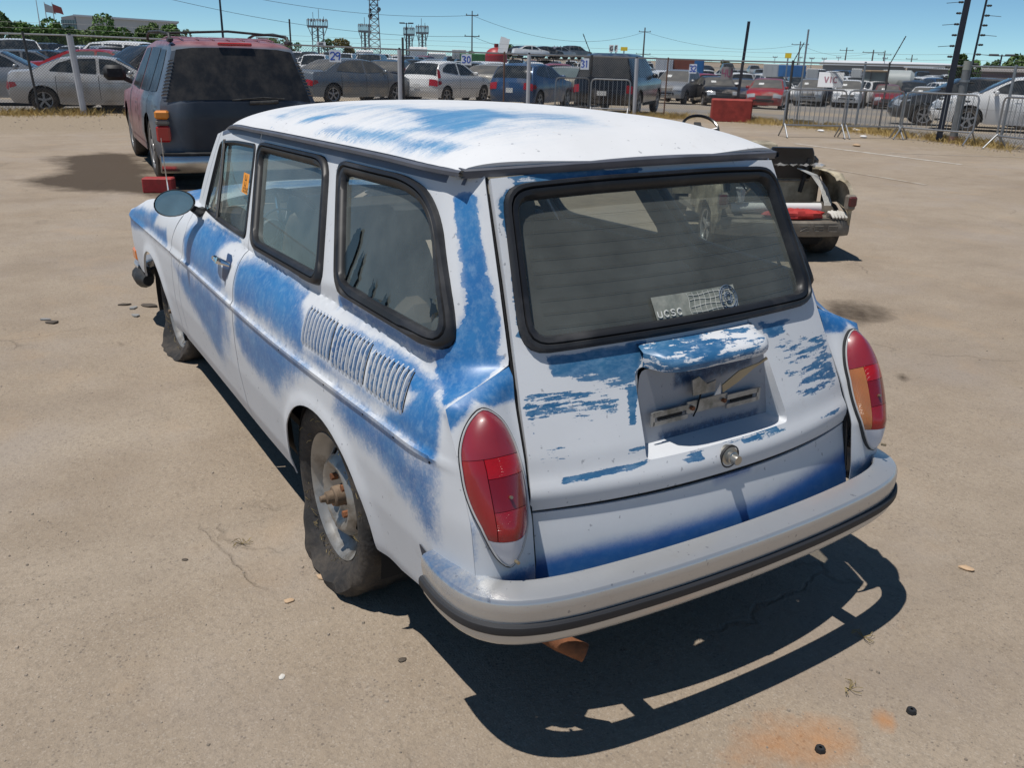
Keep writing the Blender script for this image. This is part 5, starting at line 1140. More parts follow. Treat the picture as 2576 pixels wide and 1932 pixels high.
SPECS = {
 'sedan': dict(L=4.72, W=1.82, belt=.93, wb=(.95, 3.72), r=.325, out=[(.14, .26, 'b'), (.03, .40, 'b'), (.0, .60, 'b'), (.05, .80, 'k'), (.10, 1.00, 'k'), (.20, 1.06, 'k'), (.72, 1.09, 'g'), (1.05, 1.25, 'g'), (1.42, 1.40, 'r'), (1.85, 1.45, 'r'), (2.35, 1.455, 'r'), (2.80, 1.40, 'w'), (3.15, 1.22, 'w'), (3.52, 1.02, 'h'), (4.05, .94, 'h'), (4.45, .83, 'h'), (4.62, .70, 'f'), (4.70, .54, 'f'), (4.70, .40, 'f'), (4.60, .24, 'f')],
               win=[[(2.30, 1.00), (2.30, 1.385), (1.72, 1.365), (1.38, 1.26), (1.15, 1.06)], [(2.38, 1.00), (2.38, 1.385), (2.70, 1.355), (3.02, 1.20), (3.24, 1.03)]]),
 'hatch': dict(L=4.05, W=1.74, belt=.95, wb=(.70, 3.20), r=.31, out=[(.10, .26, 'b'), (.02, .42, 'b'), (.0, .64, 'b'), (.06, .88, 'k'), (.14, 1.02, 'g'), (.30, 1.24, 'g'), (.48, 1.40, 'r'), (1.0, 1.48, 'r'), (1.55, 1.485, 'r'), (2.05, 1.42, 'w'), (2.45, 1.22, 'w'), (2.90, 1.00, 'h'), (3.45, .92, 'h'), (3.80, .80, 'h'), (3.98, .66, 'f'), (4.05, .48, 'f'), (3.96, .26, 'f')],
               win=[[(1.50, 1.02), (1.50, 1.40), (.95, 1.385), (.62, 1.24), (.55, 1.12)], [(1.58, 1.01), (1.58, 1.40), (1.95, 1.365), (2.32, 1.18), (2.62, 1.00)]]),
 'suv': dict(L=4.65, W=1.86, belt=1.06, wb=(.88, 3.58), r=.36, out=[(.12, .36, 'b'), (.02, .52, 'b'), (.0, .76, 'b'), (.05, .95, 'k'), (.12, 1.10, 'g'), (.26, 1.38, 'g'), (.42, 1.60, 'r'), (.9, 1.68, 'r'), (1.7, 1.69, 'r'), (2.35, 1.62, 'w'), (2.72, 1.40, 'w'), (3.15, 1.13, 'h'), (3.8, 1.06, 'h'), (4.30, .96, 'h'), (4.52, .84, 'f'), (4.63, .66, 'f'), (4.65, .50, 'f'), (4.54, .34, 'f')],
             win=[[(.98, 1.12), (.98, 1.58), (.62, 1.56), (.42, 1.40), (.40, 1.16)], [(1.85, 1.11), (1.85, 1.60), (1.06, 1.585), (1.06, 1.12)], [(1.93, 1.10), (1.93, 1.60), (2.25, 1.56), (2.55, 1.38), (2.86, 1.12)]]),
 'bigsuv': dict(L=5.10, W=2.02, belt=1.10, wb=(1.05, 4.02), r=.385, out=[(.10, .40, 'b'), (.02, .50, 'b'), (.0, .72, 'b'), (.04, .90, 'k'), (.07, 1.16, 'g'), (.18, 1.50, 'g'), (.30, 1.78, 'r'), (.8, 1.86, 'r'), (1.9, 1.87, 'r'), (2.75, 1.80, 'w'), (3.05, 1.55, 'w'), (3.42, 1.20, 'h'), (4.1, 1.14, 'h'), (4.75, 1.06, 'h'), (4.98, .92, 'f'), (5.08, .70, 'f'), (5.10, .54, 'f'), (5.0, .40, 'f')],
                win=[[(1.02, 1.17), (1.02, 1.72), (.50, 1.70), (.38, 1.50), (.34, 1.20)], [(2.02, 1.16), (2.02, 1.74), (1.12, 1.73), (1.12, 1.17)], [(2.12, 1.15), (2.12, 1.74), (2.66, 1.72), (2.92, 1.48), (3.10, 1.18)]]),
 'pickup': dict(L=5.6, W=1.98, belt=1.12, wb=(1.15, 4.55), r=.38, out=[(.08, .50, 'b'), (.0, .56, 'b'), (.0, .72, 'b'), (.06, 1.12, 'k'), (.08, 1.16, 'k'), (1.9, 1.16, 'k'), (1.95, 1.18, 'g'), (2.05, 1.60, 'g'), (2.12, 1.76, 'r'), (2.6, 1.84, 'r'), (3.1, 1.83, 'r'), (3.40, 1.74, 'w'), (3.70, 1.46, 'w'), (4.0, 1.20, 'h'), (4.7, 1.14, 'h'), (5.30, 1.06, 'h'), (5.52, .90, 'f'), (5.6, .62, 'f'), (5.5, .44, 'f')],
                win=[[(2.75, 1.18), (2.75, 1.70), (2.25, 1.68), (2.18, 1.20)], [(2.83, 1.18), (2.83, 1.70), (3.28, 1.68), (3.52, 1.44), (3.68, 1.20)]]),
 'van': dict(L=5.1, W=1.96, belt=1.08, wb=(1.0, 4.0), r=.35, out=[(.10, .36, 'b'), (.02, .50, 'b'), (.0, .78, 'b'), (.05, 1.08, 'k'), (.10, 1.14, 'g'), (.20, 1.50, 'g'), (.32, 1.70, 'r'), (1.0, 1.78, 'r'), (2.2, 1.78, 'r'), (2.95, 1.66, 'w'), (3.45, 1.38, 'w'), (4.05, 1.08, 'h'), (4.6, .98, 'h'), (4.95, .82, 'h'), (5.06, .64, 'f'), (5.1, .48, 'f'), (5.0, .30, 'f')],
             win=[[(1.55, 1.14), (1.55, 1.62), (.60, 1.58), (.42, 1.40), (.42, 1.18)], [(2.55, 1.12), (2.55, 1.64), (1.63, 1.63), (1.63, 1.14)], [(2.63, 1.12), (2.63, 1.64), (2.85, 1.60), (3.28, 1.34), (3.62, 1.10)]]),
}
class Shape:
    def __init__(s, spec):
        s.sp = spec; s.L = spec['L']; s.hw = spec['W']/2; s.belt = spec['belt']; s.out = spec['out']; s.H = max(p[1] for p in s.out); s.zdrop = .045
        s.px = np.array([p[0] for p in s.out]); s.pz = np.array([p[1] for p in s.out])
    def er(s, x): return np.clip((x-(s.L-.75))/.75, 0, 1)**2
    def rr(s, x): return np.clip((.55-x)/.55, 0, 1)**2
    def Y(s, x, z):
        x = np.asarray(x, float); z = np.asarray(z, float); b = s.belt
        k = np.interp(z, [.15, .30, .55, .75, b-.06, b, s.H], [.93, .965, 1.0, 1.0, .975, .945, .945-.30*min(1, (s.H-b)/.62)*.92])
        pl = 1-.10*s.er(x)-.05*s.rr(x)-.03*(np.abs(x-s.L/2)/(s.L/2))**2
        return s.hw*k*pl
    def warp(s, x): return x-.26*s.er(x)+.16*s.rr(x)-s.L/2
    def fside(s, a, b): a = np.asarray(a, float); b = np.asarray(b, float); return np.stack([s.warp(a), s.Y(a, b), b], -1)
    def top(s, t, v):
        """point on the over-the-top skin: t runs along the outline, v across from -1 to 1"""
        t = np.asarray(t, float); v = np.asarray(v, float); x = np.interp(t, range(len(s.px)), s.px); z = np.interp(t, range(len(s.pz)), s.pz)
        ze = z-s.zdrop*(z > .5); y = s.Y(x, ze)*v; xx = x-.26*s.er(x)*np.abs(v)**3+.16*s.rr(x)*np.abs(v)**3-s.L/2
        return np.stack([xx, y, z-(z-ze)*np.abs(v)**5], -1)
    def strip(s, i0, i1, nv=9, sub=2, v0=-1, v1=1, off=0.0):
        ts = np.linspace(i0, i1, int((i1-i0)*sub)+1); vs = np.linspace(v0, v1, nv); T, V = np.meshgrid(ts, vs, indexing='ij'); P = s.top(T, V)
        if off:
            e = 1e-2; n = np.cross(s.top(T, V+e)-s.top(T, V-e), s.top(T+e, V)-s.top(T-e, V)); n /= np.maximum(np.linalg.norm(n, axis=-1, keepdims=True), 1e-9)
            ref = P-np.array([0, 0, .6]); n *= np.sign((n*ref).sum(-1, keepdims=True)+1e-12); P = P+n*off
        return P
    def runs(s, ch):
        out = []; i = 0; n = len(s.out)
        while i < n-1:
            if s.out[i][2] == ch:
                j = i
                while j < n-1 and s.out[j][2] == ch: j += 1
                out.append((i, j)); i = j
            else: i += 1
        return out
def wheel_mesh(r, w_, spokes=5):
    t = MB().lathe([(r*.66, -w_/2), (r*.80, -w_/2-.008), (r*.95, -w_/2+.012), (r, -w_/2+.04), (r, w_/2-.04), (r*.95, w_/2-.012), (r*.80, w_/2+.008), (r*.66, w_/2)], 24, 'y')
    h = MB().lathe([(r*.66, w_/2-.002), (r*.62, w_/2-.02), (r*.60, w_/2-.05), (r*.2, w_/2-.055), (.0, w_/2-.05)], 24, 'y'); 
    sp_ = MB()
    for k in range(spokes):
        a = 2*math.pi*k/spokes; ca, sa = math.cos(a), math.sin(a)
        p = [(-r*.07, r*.12), (r*.07, r*.12), (r*.09, r*.63), (-r*.09, r*.63)]
        sp_.add([(x*ca-z*sa, w_/2-.03, x*sa+z*ca) for x, z in p]+[(x*ca-z*sa, w_/2-.012, x*sa+z*ca) for x, z in p], [(0, 1, 2, 3), (7, 6, 5, 4), (0, 4, 5, 1), (1, 5, 6, 2), (2, 6, 7, 3), (3, 7, 4, 0)])
    sp_.lathe([(r*.17, w_/2-.03), (r*.16, w_/2-.008), (0, w_/2-.004)], 14, 'y'); sp_.lathe([(r*.66, w_/2), (r*.60, w_/2-.006), (r*.60, w_/2-.03)], 24, 'y')
    return t.mesh('tyre', TYRE), h.mesh('wheel_well', UNDER), sp_.mesh('rim', ALLOY, 30)
WHEEL_CACHE = {}
def fix_orient(m, s):
    """turn the skin faces outwards"""
    V = np.array(m.v); out = []
    for q in m.f:
        a, b, c = V[q[0]], V[q[1]], V[q[2]]; n = np.cross(b-a, c-a); ctr = V[list(q)].mean(0)-np.array([0, 0, .65]); out.append(q if n@ctr >= 0 else q[::-1])
    m.f = out; return m
def car(kind, paint, loc, heading, label, group=None, scale=1.0, detail=1, glassm=None, cat=None, name=None, lean=0.0, roofpaint=None, extras=()):
    """a parked vehicle with body, panes, lamps, wheels, mirrors and plates; heading in radians"""
    sp = SPECS[kind]; s = Shape(sp); gm = glassm or AUTO_GLASS; pm = CP[paint] if isinstance(paint, str) else paint
    nm = name or {'sedan': 'sedan', 'hatch': 'hatchback_car', 'suv': 'sport_utility_vehicle', 'bigsuv': 'large_sport_utility_vehicle', 'pickup': 'pickup_truck', 'van': 'minivan'}[kind]
    root = empty(nm, loc, heading, scale); tag(root, label, cat or {'sedan': 'car', 'hatch': 'car', 'suv': 'SUV', 'bigsuv': 'SUV', 'pickup': 'pickup', 'van': 'minivan'}[kind], group)
    if lean: root.rotation_euler = (lean, 0, heading)
    L = s.L; n = len(s.out); zmin = .24 if kind in ('sedan', 'hatch') else .34
    up = [(x, z-s.zdrop*(z > .5)) for x, z, _ in s.out]; bottom = []
    r = sp['r']; (xr_, xf) = sp['wb']; ar = r+.055
    def arc(cx): 
        a0 = math.asin(max(-1, (zmin-r)/ar)); return [(cx+ar*math.cos(t), r+ar*math.sin(t)) for t in np.linspace(a0, math.pi-a0, 14)]
    side_out = up+[(xf+ar+.02, zmin)]+arc(xf)+[(xr_+ar+.3, zmin-.03)]+arc(xr_)
    st = .10 if detail else .22
    Pp, Tt = cdt(side_out, [], st); X = s.fside(Pp[:, 0], Pp[:, 1]); body = MB()
    body.add(X, [tuple(int(i) for i in t) for t in Tt]); body.add(X*np.array([1, -1, 1]), [tuple(int(i) for i in t[::-1]) for t in Tt])
    for ch in 'bkrhf':
        for i, j in s.runs(ch): body.grid(s.strip(i, j, 9 if detail else 5, 3 if detail else 1))
    bo = fix_orient(body, s).build('body', pm, root, 38)
    if roofpaint is not None: pass
    und = MB().box((0, 0, .36 if zmin < .3 else .46), (L-.5, s.hw*1.55, .22)); und.build('underbody', UNDER, root, 0)
    for ch, wname in (('g', 'rear_window'), ('w', 'windscreen')):
        for i, j in s.runs(ch):
            m = MB().grid(s.strip(i, j, 9, 3 if detail else 1, -.93, .93, .006)); fix_orient(m, s).build(wname, gm, root, 40)
            m = MB().grid(s.strip(i, j, 9 if detail else 5, 3 if detail else 1)); fix_orient(m, s).build('window_surround', pm if ch == 'w' else pm, root, 40)
    for poly in sp['win']:
        for sg in (1, -1):
            q = fillet(poly, .04, 2) if detail else poly; P, T = cdt(q, [], .2); X = s.fside(P[:, 0], P[:, 1])+np.array([0, .007, 0]); X = X*np.array([1, sg, 1])
            m = MB(); m.add(X, [tuple(int(k) for k in (t if sg > 0 else t[::-1])) for t in T]); m.build('side_window', gm, root, 40)
    def spatch(nm_, poly, mat, off=.006, sides=(1, -1), par=None):
        for sg in sides:
            P, T = cdt(poly, [], .08); X = (s.fside(P[:, 0], P[:, 1])+np.array([0, off, 0]))*np.array([1, sg, 1])
            m = MB(); m.add(X, [tuple(int(k) for k in (t if sg > 0 else t[::-1])) for t in T]); m.build(nm_, mat, par or root, 40)
    def tpatch(nm_, i0, i1, v0, v1, mat, off=.008):
        m = MB().grid(s.strip(i0, i1, 5, 3, v0, v1, off)); fix_orient(m, s); return m.build(nm_, mat, root, 40)
    bi = [i for i, p in enumerate(s.out) if p[2] == 'b']; fi = [i for i, p in enumerate(s.out) if p[2] == 'f']
    zt = s.out[fi[0]][1]
    for sg in (-1, 1):
        a, b = (.52, .985) if sg > 0 else (-.985, -.52)
        tpatch('headlight', fi[0]-.55, fi[0]+.55, a, b, CLEAR_LAMP)
        tall = kind in ('bigsuv', 'van', 'pickup'); a, b = ((.80, .99) if tall else (.62, .99)); a, b = (a, b) if sg > 0 else (-b, -a)
        tpatch('tail_light', bi[-1]+.1, bi[-1]+(1.25 if tall else 1.0), a, b, RED_LAMP)
    tpatch('grille', fi[0]+.1, fi[0]+1.0, -.48, .48, GRILLE); tpatch('lower_grille', fi[0]+1.25, fi[0]+2.2 if fi[0]+2.2 < n-1 else n-1.2, -.62, .62, GRILLE)
    tpatch('number_plate', bi[-1]-.4, bi[-1]+.25, -.16, .16, PLATE_W, .012)
    # lamps wrap on to the sides
    zz = s.out[bi[-1]][1]; spatch('tail_light', [(.04, zz+.02), (.34, zz+.08), (.30, zz+.17), (.06, zz+.18)], RED_LAMP)
    spatch('headlight', [(L-.20, zt-.02), (L-.55, zt+.05), (L-.52, zt+.09), (L-.16, zt+.04)], CLEAR_LAMP)
    if detail:
        for xx in ((sp['win'][-1][0][0]-.04,) if kind == 'hatch' else (sp['win'][-1][0][0]-.04, sp['win'][0][0][0]-1.0 if kind == 'sedan' else sp['win'][0][0][0]+.04, sp['win'][-1][-1][0]+.05)):
            spatch('door_gap', [(xx-.006, zmin+.12), (xx+.006, zmin+.12), (xx+.006, s.belt+.02), (xx-.006, s.belt+.02)], UNDER, .003)
        for xx in (sp['win'][-1][0][0]+.12, sp['win'][0][0][0]-.72 if kind != 'hatch' else sp['win'][-1][0][0]+.12):
            spatch('door_handle', [(xx, s.belt-.10), (xx+.18, s.belt-.10), (xx+.18, s.belt-.075), (xx, s.belt-.075)], pm, .022)
        spatch('side_skirt', [(xr_+ar+.05, zmin-.02), (xf-ar-.05, zmin-.02), (xf-ar-.05, zmin+.07), (xr_+ar+.05, zmin+.07)], UNDER if kind in ('suv', 'bigsuv', 'pickup') else pm, .008)
    mx = s.warp(sp['win'][-1][-1][0]-.10)
    for sg in (-1, 1):
        yb = float(s.Y(sp['win'][-1][-1][0]-.1, s.belt+.06)); m = MB().box((mx, sg*(yb+.10), s.belt+.10), (.10, .19, .13), None, .03); m.build('door_mirror', pm, root, 40)
    key = (r,)
    if key not in WHEEL_CACHE: WHEEL_CACHE[key] = wheel_mesh(r, .21)
    t_, h_, p_ = WHEEL_CACHE[key]
    for wx in (xr_, xf):
        for sg in (1, -1):
            w_ = empty('wheel', (s.warp(wx), sg*(s.hw*.96-.105), r), 0 if sg > 0 else math.pi); w_.parent = root
            link_mesh('tyre', t_, w_); link_mesh('rim', p_, w_); link_mesh('wheel_well', h_, w_)
    root['_len'] = L
    return root, s, spatch, tpatch
FAR_PROTO = {}
def far_car(kind, paint, loc, heading, label, group, scale=1.0):
    """small copy for the distance: shared meshes, its own paint"""
    if kind not in FAR_PROTO:
        sp = SPECS[kind]; s = Shape(sp); L = s.L; body = MB()
        zmin = .26; up = [(x, z-s.zdrop*(z > .5)) for x, z, _ in s.out]; side_out = up+[(L-.3, zmin), (.3, zmin)]
        P, T = cdt(side_out, [], .45); X = s.fside(P[:, 0], P[:, 1]); body.add(X, [tuple(int(i) for i in t) for t in T]); body.add(X*np.array([1, -1, 1]), [tuple(int(i) for i in t[::-1]) for t in T])
        for ch in 'bkrhfgw':
            for i, j in s.runs(ch): body.grid(s.strip(i, j, 5, 1))
        bm = fix_orient(body, s).mesh('far_body', CP['white'], 38); gl = MB()
        for ch in 'gw':
            for i, j in s.runs(ch): gl.grid(s.strip(i, j, 5, 1, -.92, .92, .01))
        for poly in sp['win']:
            for sg in (1, -1):
                P, T = cdt(poly, [], .5); X = (s.fside(P[:, 0], P[:, 1])+np.array([0, .01, 0]))*np.array([1, sg, 1]); gl.add(X, [tuple(int(k) for k in t) for t in T])
        gm = fix_orient(gl, s).mesh('far_windows', AUTO_GLASS, 40); wl_ = MB().lathe([(0, .1), (sp['r']*.6, .1), (sp['r'], .09), (sp['r'], -.1), (0, -.1)], 14, 'y').mesh('far_wheel', TYRE, 40)
        FAR_PROTO[kind] = (bm, gm, wl_, s)
    bm, gm, wl_, s = FAR_PROTO[kind]; sp = SPECS[kind]
    nm = {'sedan': 'sedan', 'hatch': 'hatchback_car', 'suv': 'sport_utility_vehicle', 'bigsuv': 'large_sport_utility_vehicle', 'pickup': 'pickup_truck', 'van': 'minivan'}[kind]
    root = empty(nm, loc, heading, scale); tag(root, label, {'sedan': 'car', 'hatch': 'car', 'suv': 'SUV', 'bigsuv': 'SUV', 'pickup': 'pickup', 'van': 'minivan'}[kind], group)
    b = link_mesh('body', bm, root); b.material_slots[0].link = 'OBJECT'; b.material_slots[0].material = CP[paint]
    link_mesh('windows', gm, root)
    for wx in sp['wb']:
        for sg in (1, -1):
            w_ = link_mesh('wheel', wl_, root); w_.location = (s.warp(wx), sg*(s.hw*.95-.1), sp['r'])
    return root
def paper(root, s, v, side=1):
    """sale paper behind the windscreen"""
    i, j = s.runs('w')[0]; m = MB().grid(s.strip(i+.9, i+1.35, 3, 4, v-.18, v+.14, .014)); fix_orient(m, s).build('sale_paper', PLATE_W, root, 40)
# ---- the faded red and navy SUV in front of the wagon
SPECS['oldsuv'] = dict(L=5.05, W=2.04, belt=1.02, wb=(1.08, 3.98), r=.385, out=[(.12, .20, 'b'), (.02, .23, 'b'), (.0, .385, 'b'), (.05, .41, 'k'), (.055, .98, 'k'), (.07, 1.02, 'g'), (.17, 1.35, 'g'), (.26, 1.60, 'r'), (.42, 1.665, 'r'), (.9, 1.71, 'r'), (1.9, 1.72, 'r'), (2.75, 1.65, 'w'), (3.02, 1.42, 'w'), (3.38, 1.08, 'h'), (4.1, 1.02, 'h'), (4.7, .95, 'h'), (4.93, .82, 'f'), (5.03, .60, 'f'), (5.05, .45, 'f'), (4.95, .30, 'f')],
    win=[[(1.02, 1.08), (1.02, 1.575), (.62, 1.57), (.52, 1.40), (.46, 1.10)], [(2.02, 1.07), (2.02, 1.60), (1.12, 1.59), (1.12, 1.08)], [(2.12, 1.06), (2.12, 1.60), (2.62, 1.58), (2.88, 1.38), (3.08, 1.09)]])
def faded():
    m = pmat('faded red over navy paint', (.3, .3, .3), .42, var=.05, coat=.15); nt = m.node_tree; p = nt.nodes['Principled BSDF']; L = nt.links.new; N = nt.nodes.new
    tc = N('ShaderNodeTexCoord'); sx = N('ShaderNodeSeparateXYZ'); L(tc.outputs['Object'], sx.inputs[0])
    def noise(sc, d=6):
        n = N('ShaderNodeTexNoise'); n.inputs['Scale'].default_value = sc; n.inputs['Detail'].default_value = d; L(tc.outputs['Object'], n.inputs['Vector']); return n.outputs[0]
    def rng(v, a, b, c=0, d=1):
        r = N('ShaderNodeMapRange'); [setattr(r.inputs[i+1], 'default_value', q) for i, q in enumerate((a, b, c, d))]; L(v, r.inputs[0]); return r.outputs[0]
    def M(op, a, b):
        x = N('ShaderNodeMath'); x.operation = op
        for s, v in ((0, a), (1, b)):
            if isinstance(v, (int, float)): x.inputs[s].default_value = v
            else: L(v, x.inputs[s])
        return x.outputs[0]
    def mix(f, a, b):
        x = N('ShaderNodeMix'); x.data_type = 'RGBA'
        for s, v in ((0, f), (6, a), (7, b)):
            if isinstance(v, tuple): x.inputs[s].default_value = (*v, 1)
            else: L(v, x.inputs[s])
        return x.outputs[2]
    front = rng(M('ADD', sx.outputs[0], M('MULTIPLY', noise(3), .5)), -.75, -.45); top = rng(sx.outputs[2], 1.60, 1.64)
    red = mix(rng(noise(5), .35, .7), (.22, .075, .085), (.33, .17, .18)); red = mix(rng(noise(13), .6, .8, 0, .6), red, (.16, .03, .035))
    navy = mix(rng(noise(4), .3, .75), (.010, .015, .027), (.022, .028, .04)); side = mix(rng(sx.outputs[0], -2.44, -2.40), navy, mix(rng(noise(2.5), .4, .65), (.06, .08, .11), (.12, .14, .17)))
    L(mix(M('MAXIMUM', front, top), side, red), p.inputs['Base Color']); return m
osuv, os_, osp, otp = car('oldsuv', faded(), (0, 0, 0), 0, 'dusty old large SUV with faded pink doors and navy tailgate, parked ahead of the wagon', cat='SUV', name='old_sport_utility_vehicle', glassm=pmat('dirty black glass', (.016, .016, .017), .35, dirt=(.05, .045, .04), dscale=6, damt=.6))
oh = R(-4); osuv.rotation_euler = (0, 0, oh); osuv.location = (9.68+math.cos(oh)*2.525, -1.38+math.sin(oh)*2.525, 0)
for c in list(osuv.children):
    if c.name.split('.')[0] in ('tail_light', 'number_plate', 'door_mirror'): bpy.data.objects.remove(c)
CHR_B = pmat('dull chrome bumper', (.55, .55, .54), .22, .95, var=.1)
for sg in (-1, 1):
    def v_(a, b): return (a, b) if sg > 0 else (-b, -a)
    f0 = lambda z: 3+(z-.41)/(.98-.41)
    for z0, z1, mt in ((.545, .73, RED_LAMP), (.735, .80, pmat('smoked lamp', (.16, .15, .14), .2)), (.805, .90, AMBER_LAMP)):
        MB().box((-2.405, sg*.925, (z0+z1)/2), (.16, .155, z1-z0), rotz(sg*R(-12)), .02).build('tail_light', mt, osuv, 30)
    # louvred pillar trim beside the rear glass
    for k in range(11):
        z = 1.10+.038*k; t = 5+(z-1.02)/(1.60-1.02)*2; P = [np.array(os_.top(np.array(5+np.interp(z+dz, [1.02, 1.35, 1.60], [0, 1, 2])), np.array(sg*vv)))+np.array([-.012-(.012 if dz else 0), sg*.012, 0]) for dz in (0, .016) for vv in (.93, 1.0)]
        m = MB(); m.add(P, [(0, 1, 3, 2)]); m.add([p+np.array([.012, 0, .0]) for p in P], [(2, 3, 1, 0)]); m.build('pillar_louvre', pmat('grey plastic louvre', (.14, .145, .15), .6), osuv, 0)
    m = MB().box((.62, sg*1.17, 1.24), (.13, .30, .21), None, .05); m.build('door_mirror', BLACK_RUBBER, osuv, 40); MB().tube([(.66, sg*.95, 1.12), (.64, sg*1.08, 1.18)], .035, 8).build('mirror_arm', BLACK_RUBBER, osuv)
    # roof rail
    pts = [(-2.05, sg*.70, 1.66), (-1.98, sg*.70, 1.74), (-1.2, sg*.71, 1.785), (0, sg*.71, 1.79), (.35, sg*.70, 1.75), (.45, sg*.69, 1.69)]
    MB().tube(pts, .018, 8).build('roof_rail', BLACK_RUBBER, osuv); MB().box((-2.02, sg*.70, 1.68), (.20, .06, .05), None, .015).build('rail_foot', BLACK_RUBBER, osuv)
MB().tube([(-1.85, -.72, 1.755), (-1.88, 0, 1.795), (-1.85, .72, 1.755)], .014, 8).build('roof_crossbar', BLACK_RUBBER, osuv)
for k in range(7):
    y = -.54+.18*k; MB().tube([(-1.95, y, 1.688), (-1.6, y, 1.712), (-.5, y, 1.728), (.2, y, 1.70)], [.006, .012, .012, .006], 6).build('roof_rib', MATS['faded red over navy paint'], osuv)
MB().box((-2.27, 0, 1.645), (.05, .40, .035), None, .01).build('brake_light', RED_LAMP, osuv)
bq = MB(); A = []
for y in np.linspace(-1.0, 1.0, 17):
    dx = .10*(abs(y))**4; A.append([(-2.50+dx, y, .40), (-2.60+dx, y, .395), (-2.625+dx, y, .36), (-2.62+dx, y, .24), (-2.58+dx, y, .19), (-2.45+dx, y, .185)])
bq.grid(np.array(A)); bq.f += [tuple(range(6))[::-1], tuple(16*6+i for i in range(6))]; bq.build('rear_bumper', CHR_B, osuv, 40)
A = [[(-2.50+.10*abs(y)**4, y, .402), (-2.615+.10*abs(y)**4, y, .402), (-2.615+.10*abs(y)**4, y, .420), (-2.50+.10*abs(y)**4, y, .424)] for y in np.linspace(-1.0, 1.0, 17)]
MB().grid(np.array(A)).build('bumper_pad', BLACK_RUBBER, osuv, 40)
MB().tube([(-2.48, .12, 1.02), (-2.485, -.25, 1.05), (-2.49, -.5, 1.035)], .008, 6).build('rear_wiper', BLACK_RUBBER, osuv)
MB().tube([(-2.50, -.08, .985), (-2.50, -.42, 1.0)], .022, 8).build('gate_handle', BLACK_RUBBER, osuv)
f0 = lambda z: 3+(z-.41)/(.98-.41)
for zz in (.55, .66): otp('gate_crease', f0(zz), f0(zz)+.02, -.7, .7, UNDER, .004)
for (xa, za) in ((-.55, .83), (-.28, .79), (-.62, .70)): osp('paint_gouge', [(xa+2.525, za-.05), (xa+2.57, za-.02), (xa+2.56, za+.05), (xa+2.53, za+.03)], DARK, .008, (1,))
# red wheel chock block behind it
bx_ = MB().box((0, 0, .085), (.17, .34, .17), None, .012); bo_ = bx_.build('wheel_block', pmat('red painted timber', (.36, .03, .03), .7, var=.2, vscale=9, dirt=(.16, .03, .025), dscale=10, damt=.4), None, 30)
bo_.location = (9.60, -.30, 0); bo_.rotation_euler = (0, 0, R(-24)); tag(bo_, 'red painted block on the ground behind the old SUV', 'block')

# ---- vehicles just beyond the fence
def place(px, dist): return foot(px, dist)
def park(kind, paint, px, dist, rel, label, group=None, scale=1.0, **k):
    return car(kind, paint, place(px, dist), azim(px)+R(rel), label, group, scale, **k)
CP['pearl'] = carpaint('pearl silver paint', (.58, .58, .58), .28, .25)
c1 = car('sedan', 'pearl', (24.45, -1.75, 0), R(-104), 'silver-white sedan parked side-on behind the chain-link fence at far left', glassm=AUTO_GLASS, scale=.94)
park('sedan', 'silver', -30, 29.5, -100, 'pale silver sedan cut off by the left edge, behind the fence')
park('sedan', 'red', 268, 33.0, -112, 'bright red sedan behind the silver sedan beyond the fence', scale=1.05, glassm=PALE_GLASS)
park('bigsuv', 'white', 268, 44, 52, 'white large SUV with dark windows behind the red sedan')
park('suv', 'dark', 352, 27.5, 115, 'charcoal car nose half hidden behind the old SUV mirror')
park('sedan', 'steel', 62, 37, -95, 'blue-grey car in the second row at far left')
park('sedan', 'black', 130, 38, -100, 'black sedan in the second row left of the white post')
park('sedan', 'steel', 880, 32.5, -52, 'dusty grey sedan parked at an angle right of the old SUV', glassm=DUSTY_GLASS)
park('hatch', 'white', 905, 40, -80, 'white small car behind the dusty grey sedan', glassm=PALE_GLASS)
park('sedan', 'black', 985, 36, -14, 'black sedan with dusty rear glass beside the white hatchback', glassm=DUSTY_GLASS)
h_ = park('hatch', 'white', 1128, 34.5, -34, 'white hatchback seen from behind with tall red tail lamp', glassm=AUTO_GLASS)
h_[2]('tall_tail_light', [(.05, .90), (.30, .92), (.36, 1.14), (.24, 1.24), (.10, 1.05)], RED_LAMP, .014)
park('sedan', 'cream', 1248, 39, -22, 'champagne sedan with red tail lamp right of the white hatchback', glassm=DUSTY_GLASS)
park('hatch', 'blue', 1345, 32.5, -24, 'blue hatchback seen from behind, left of the steel barriers')
park('sedan', 'beige', 1440, 36, -18, 'tan sedan between the blue hatchback and the black SUV', glassm=PALE_GLASS)
b_ = park('bigsuv', 'black', 1566, 30.0, -13, 'big black SUV seen from behind at the fence corner', scale=.98, glassm=pmat('dusty black glass', (.05, .05, .05), .25, dirt=(.10, .095, .085), dscale=2.5, damt=.5))
for px, d, kd, cl, rel, lab in ((1707, 49, 'suv', 'silver', 165, 'silver SUV with broken front end facing the fence'), (1806, 49, 'sedan', 'black', 192, 'black sedan facing the fence left of the tall dark post'), (1872, 53, 'sedan', 'navy', 183, 'dark blue sedan half behind the tall dark post'),
        (1941, 48, 'sedan', 'red', 176, 'bright red sedan facing the fence between the red block and the VIC sign'), (2050, 64, 'suv', 'silver', 176, 'silver SUV facing the fence below the VIC sign'), (2148, 64, 'suv', 'white', 178, 'white compact SUV facing the fence right of the VIC sign'),
        (2246, 64, 'hatch', 'maroon', 182, 'dark red car facing the fence in front of the wheel loader'), (2345, 62, 'sedan', 'white', 176, 'white sedan facing the fence left of the grey bollard')):
    r_ = park(kd, cl, px, d, rel, lab, glassm=DUSTY_GLASS, scale=1.0); paper(r_[0], r_[1], -.35)
park('sedan', 'dark', 2462, 31.5, 100, 'charcoal sedan with smashed front parked side-on at the right')
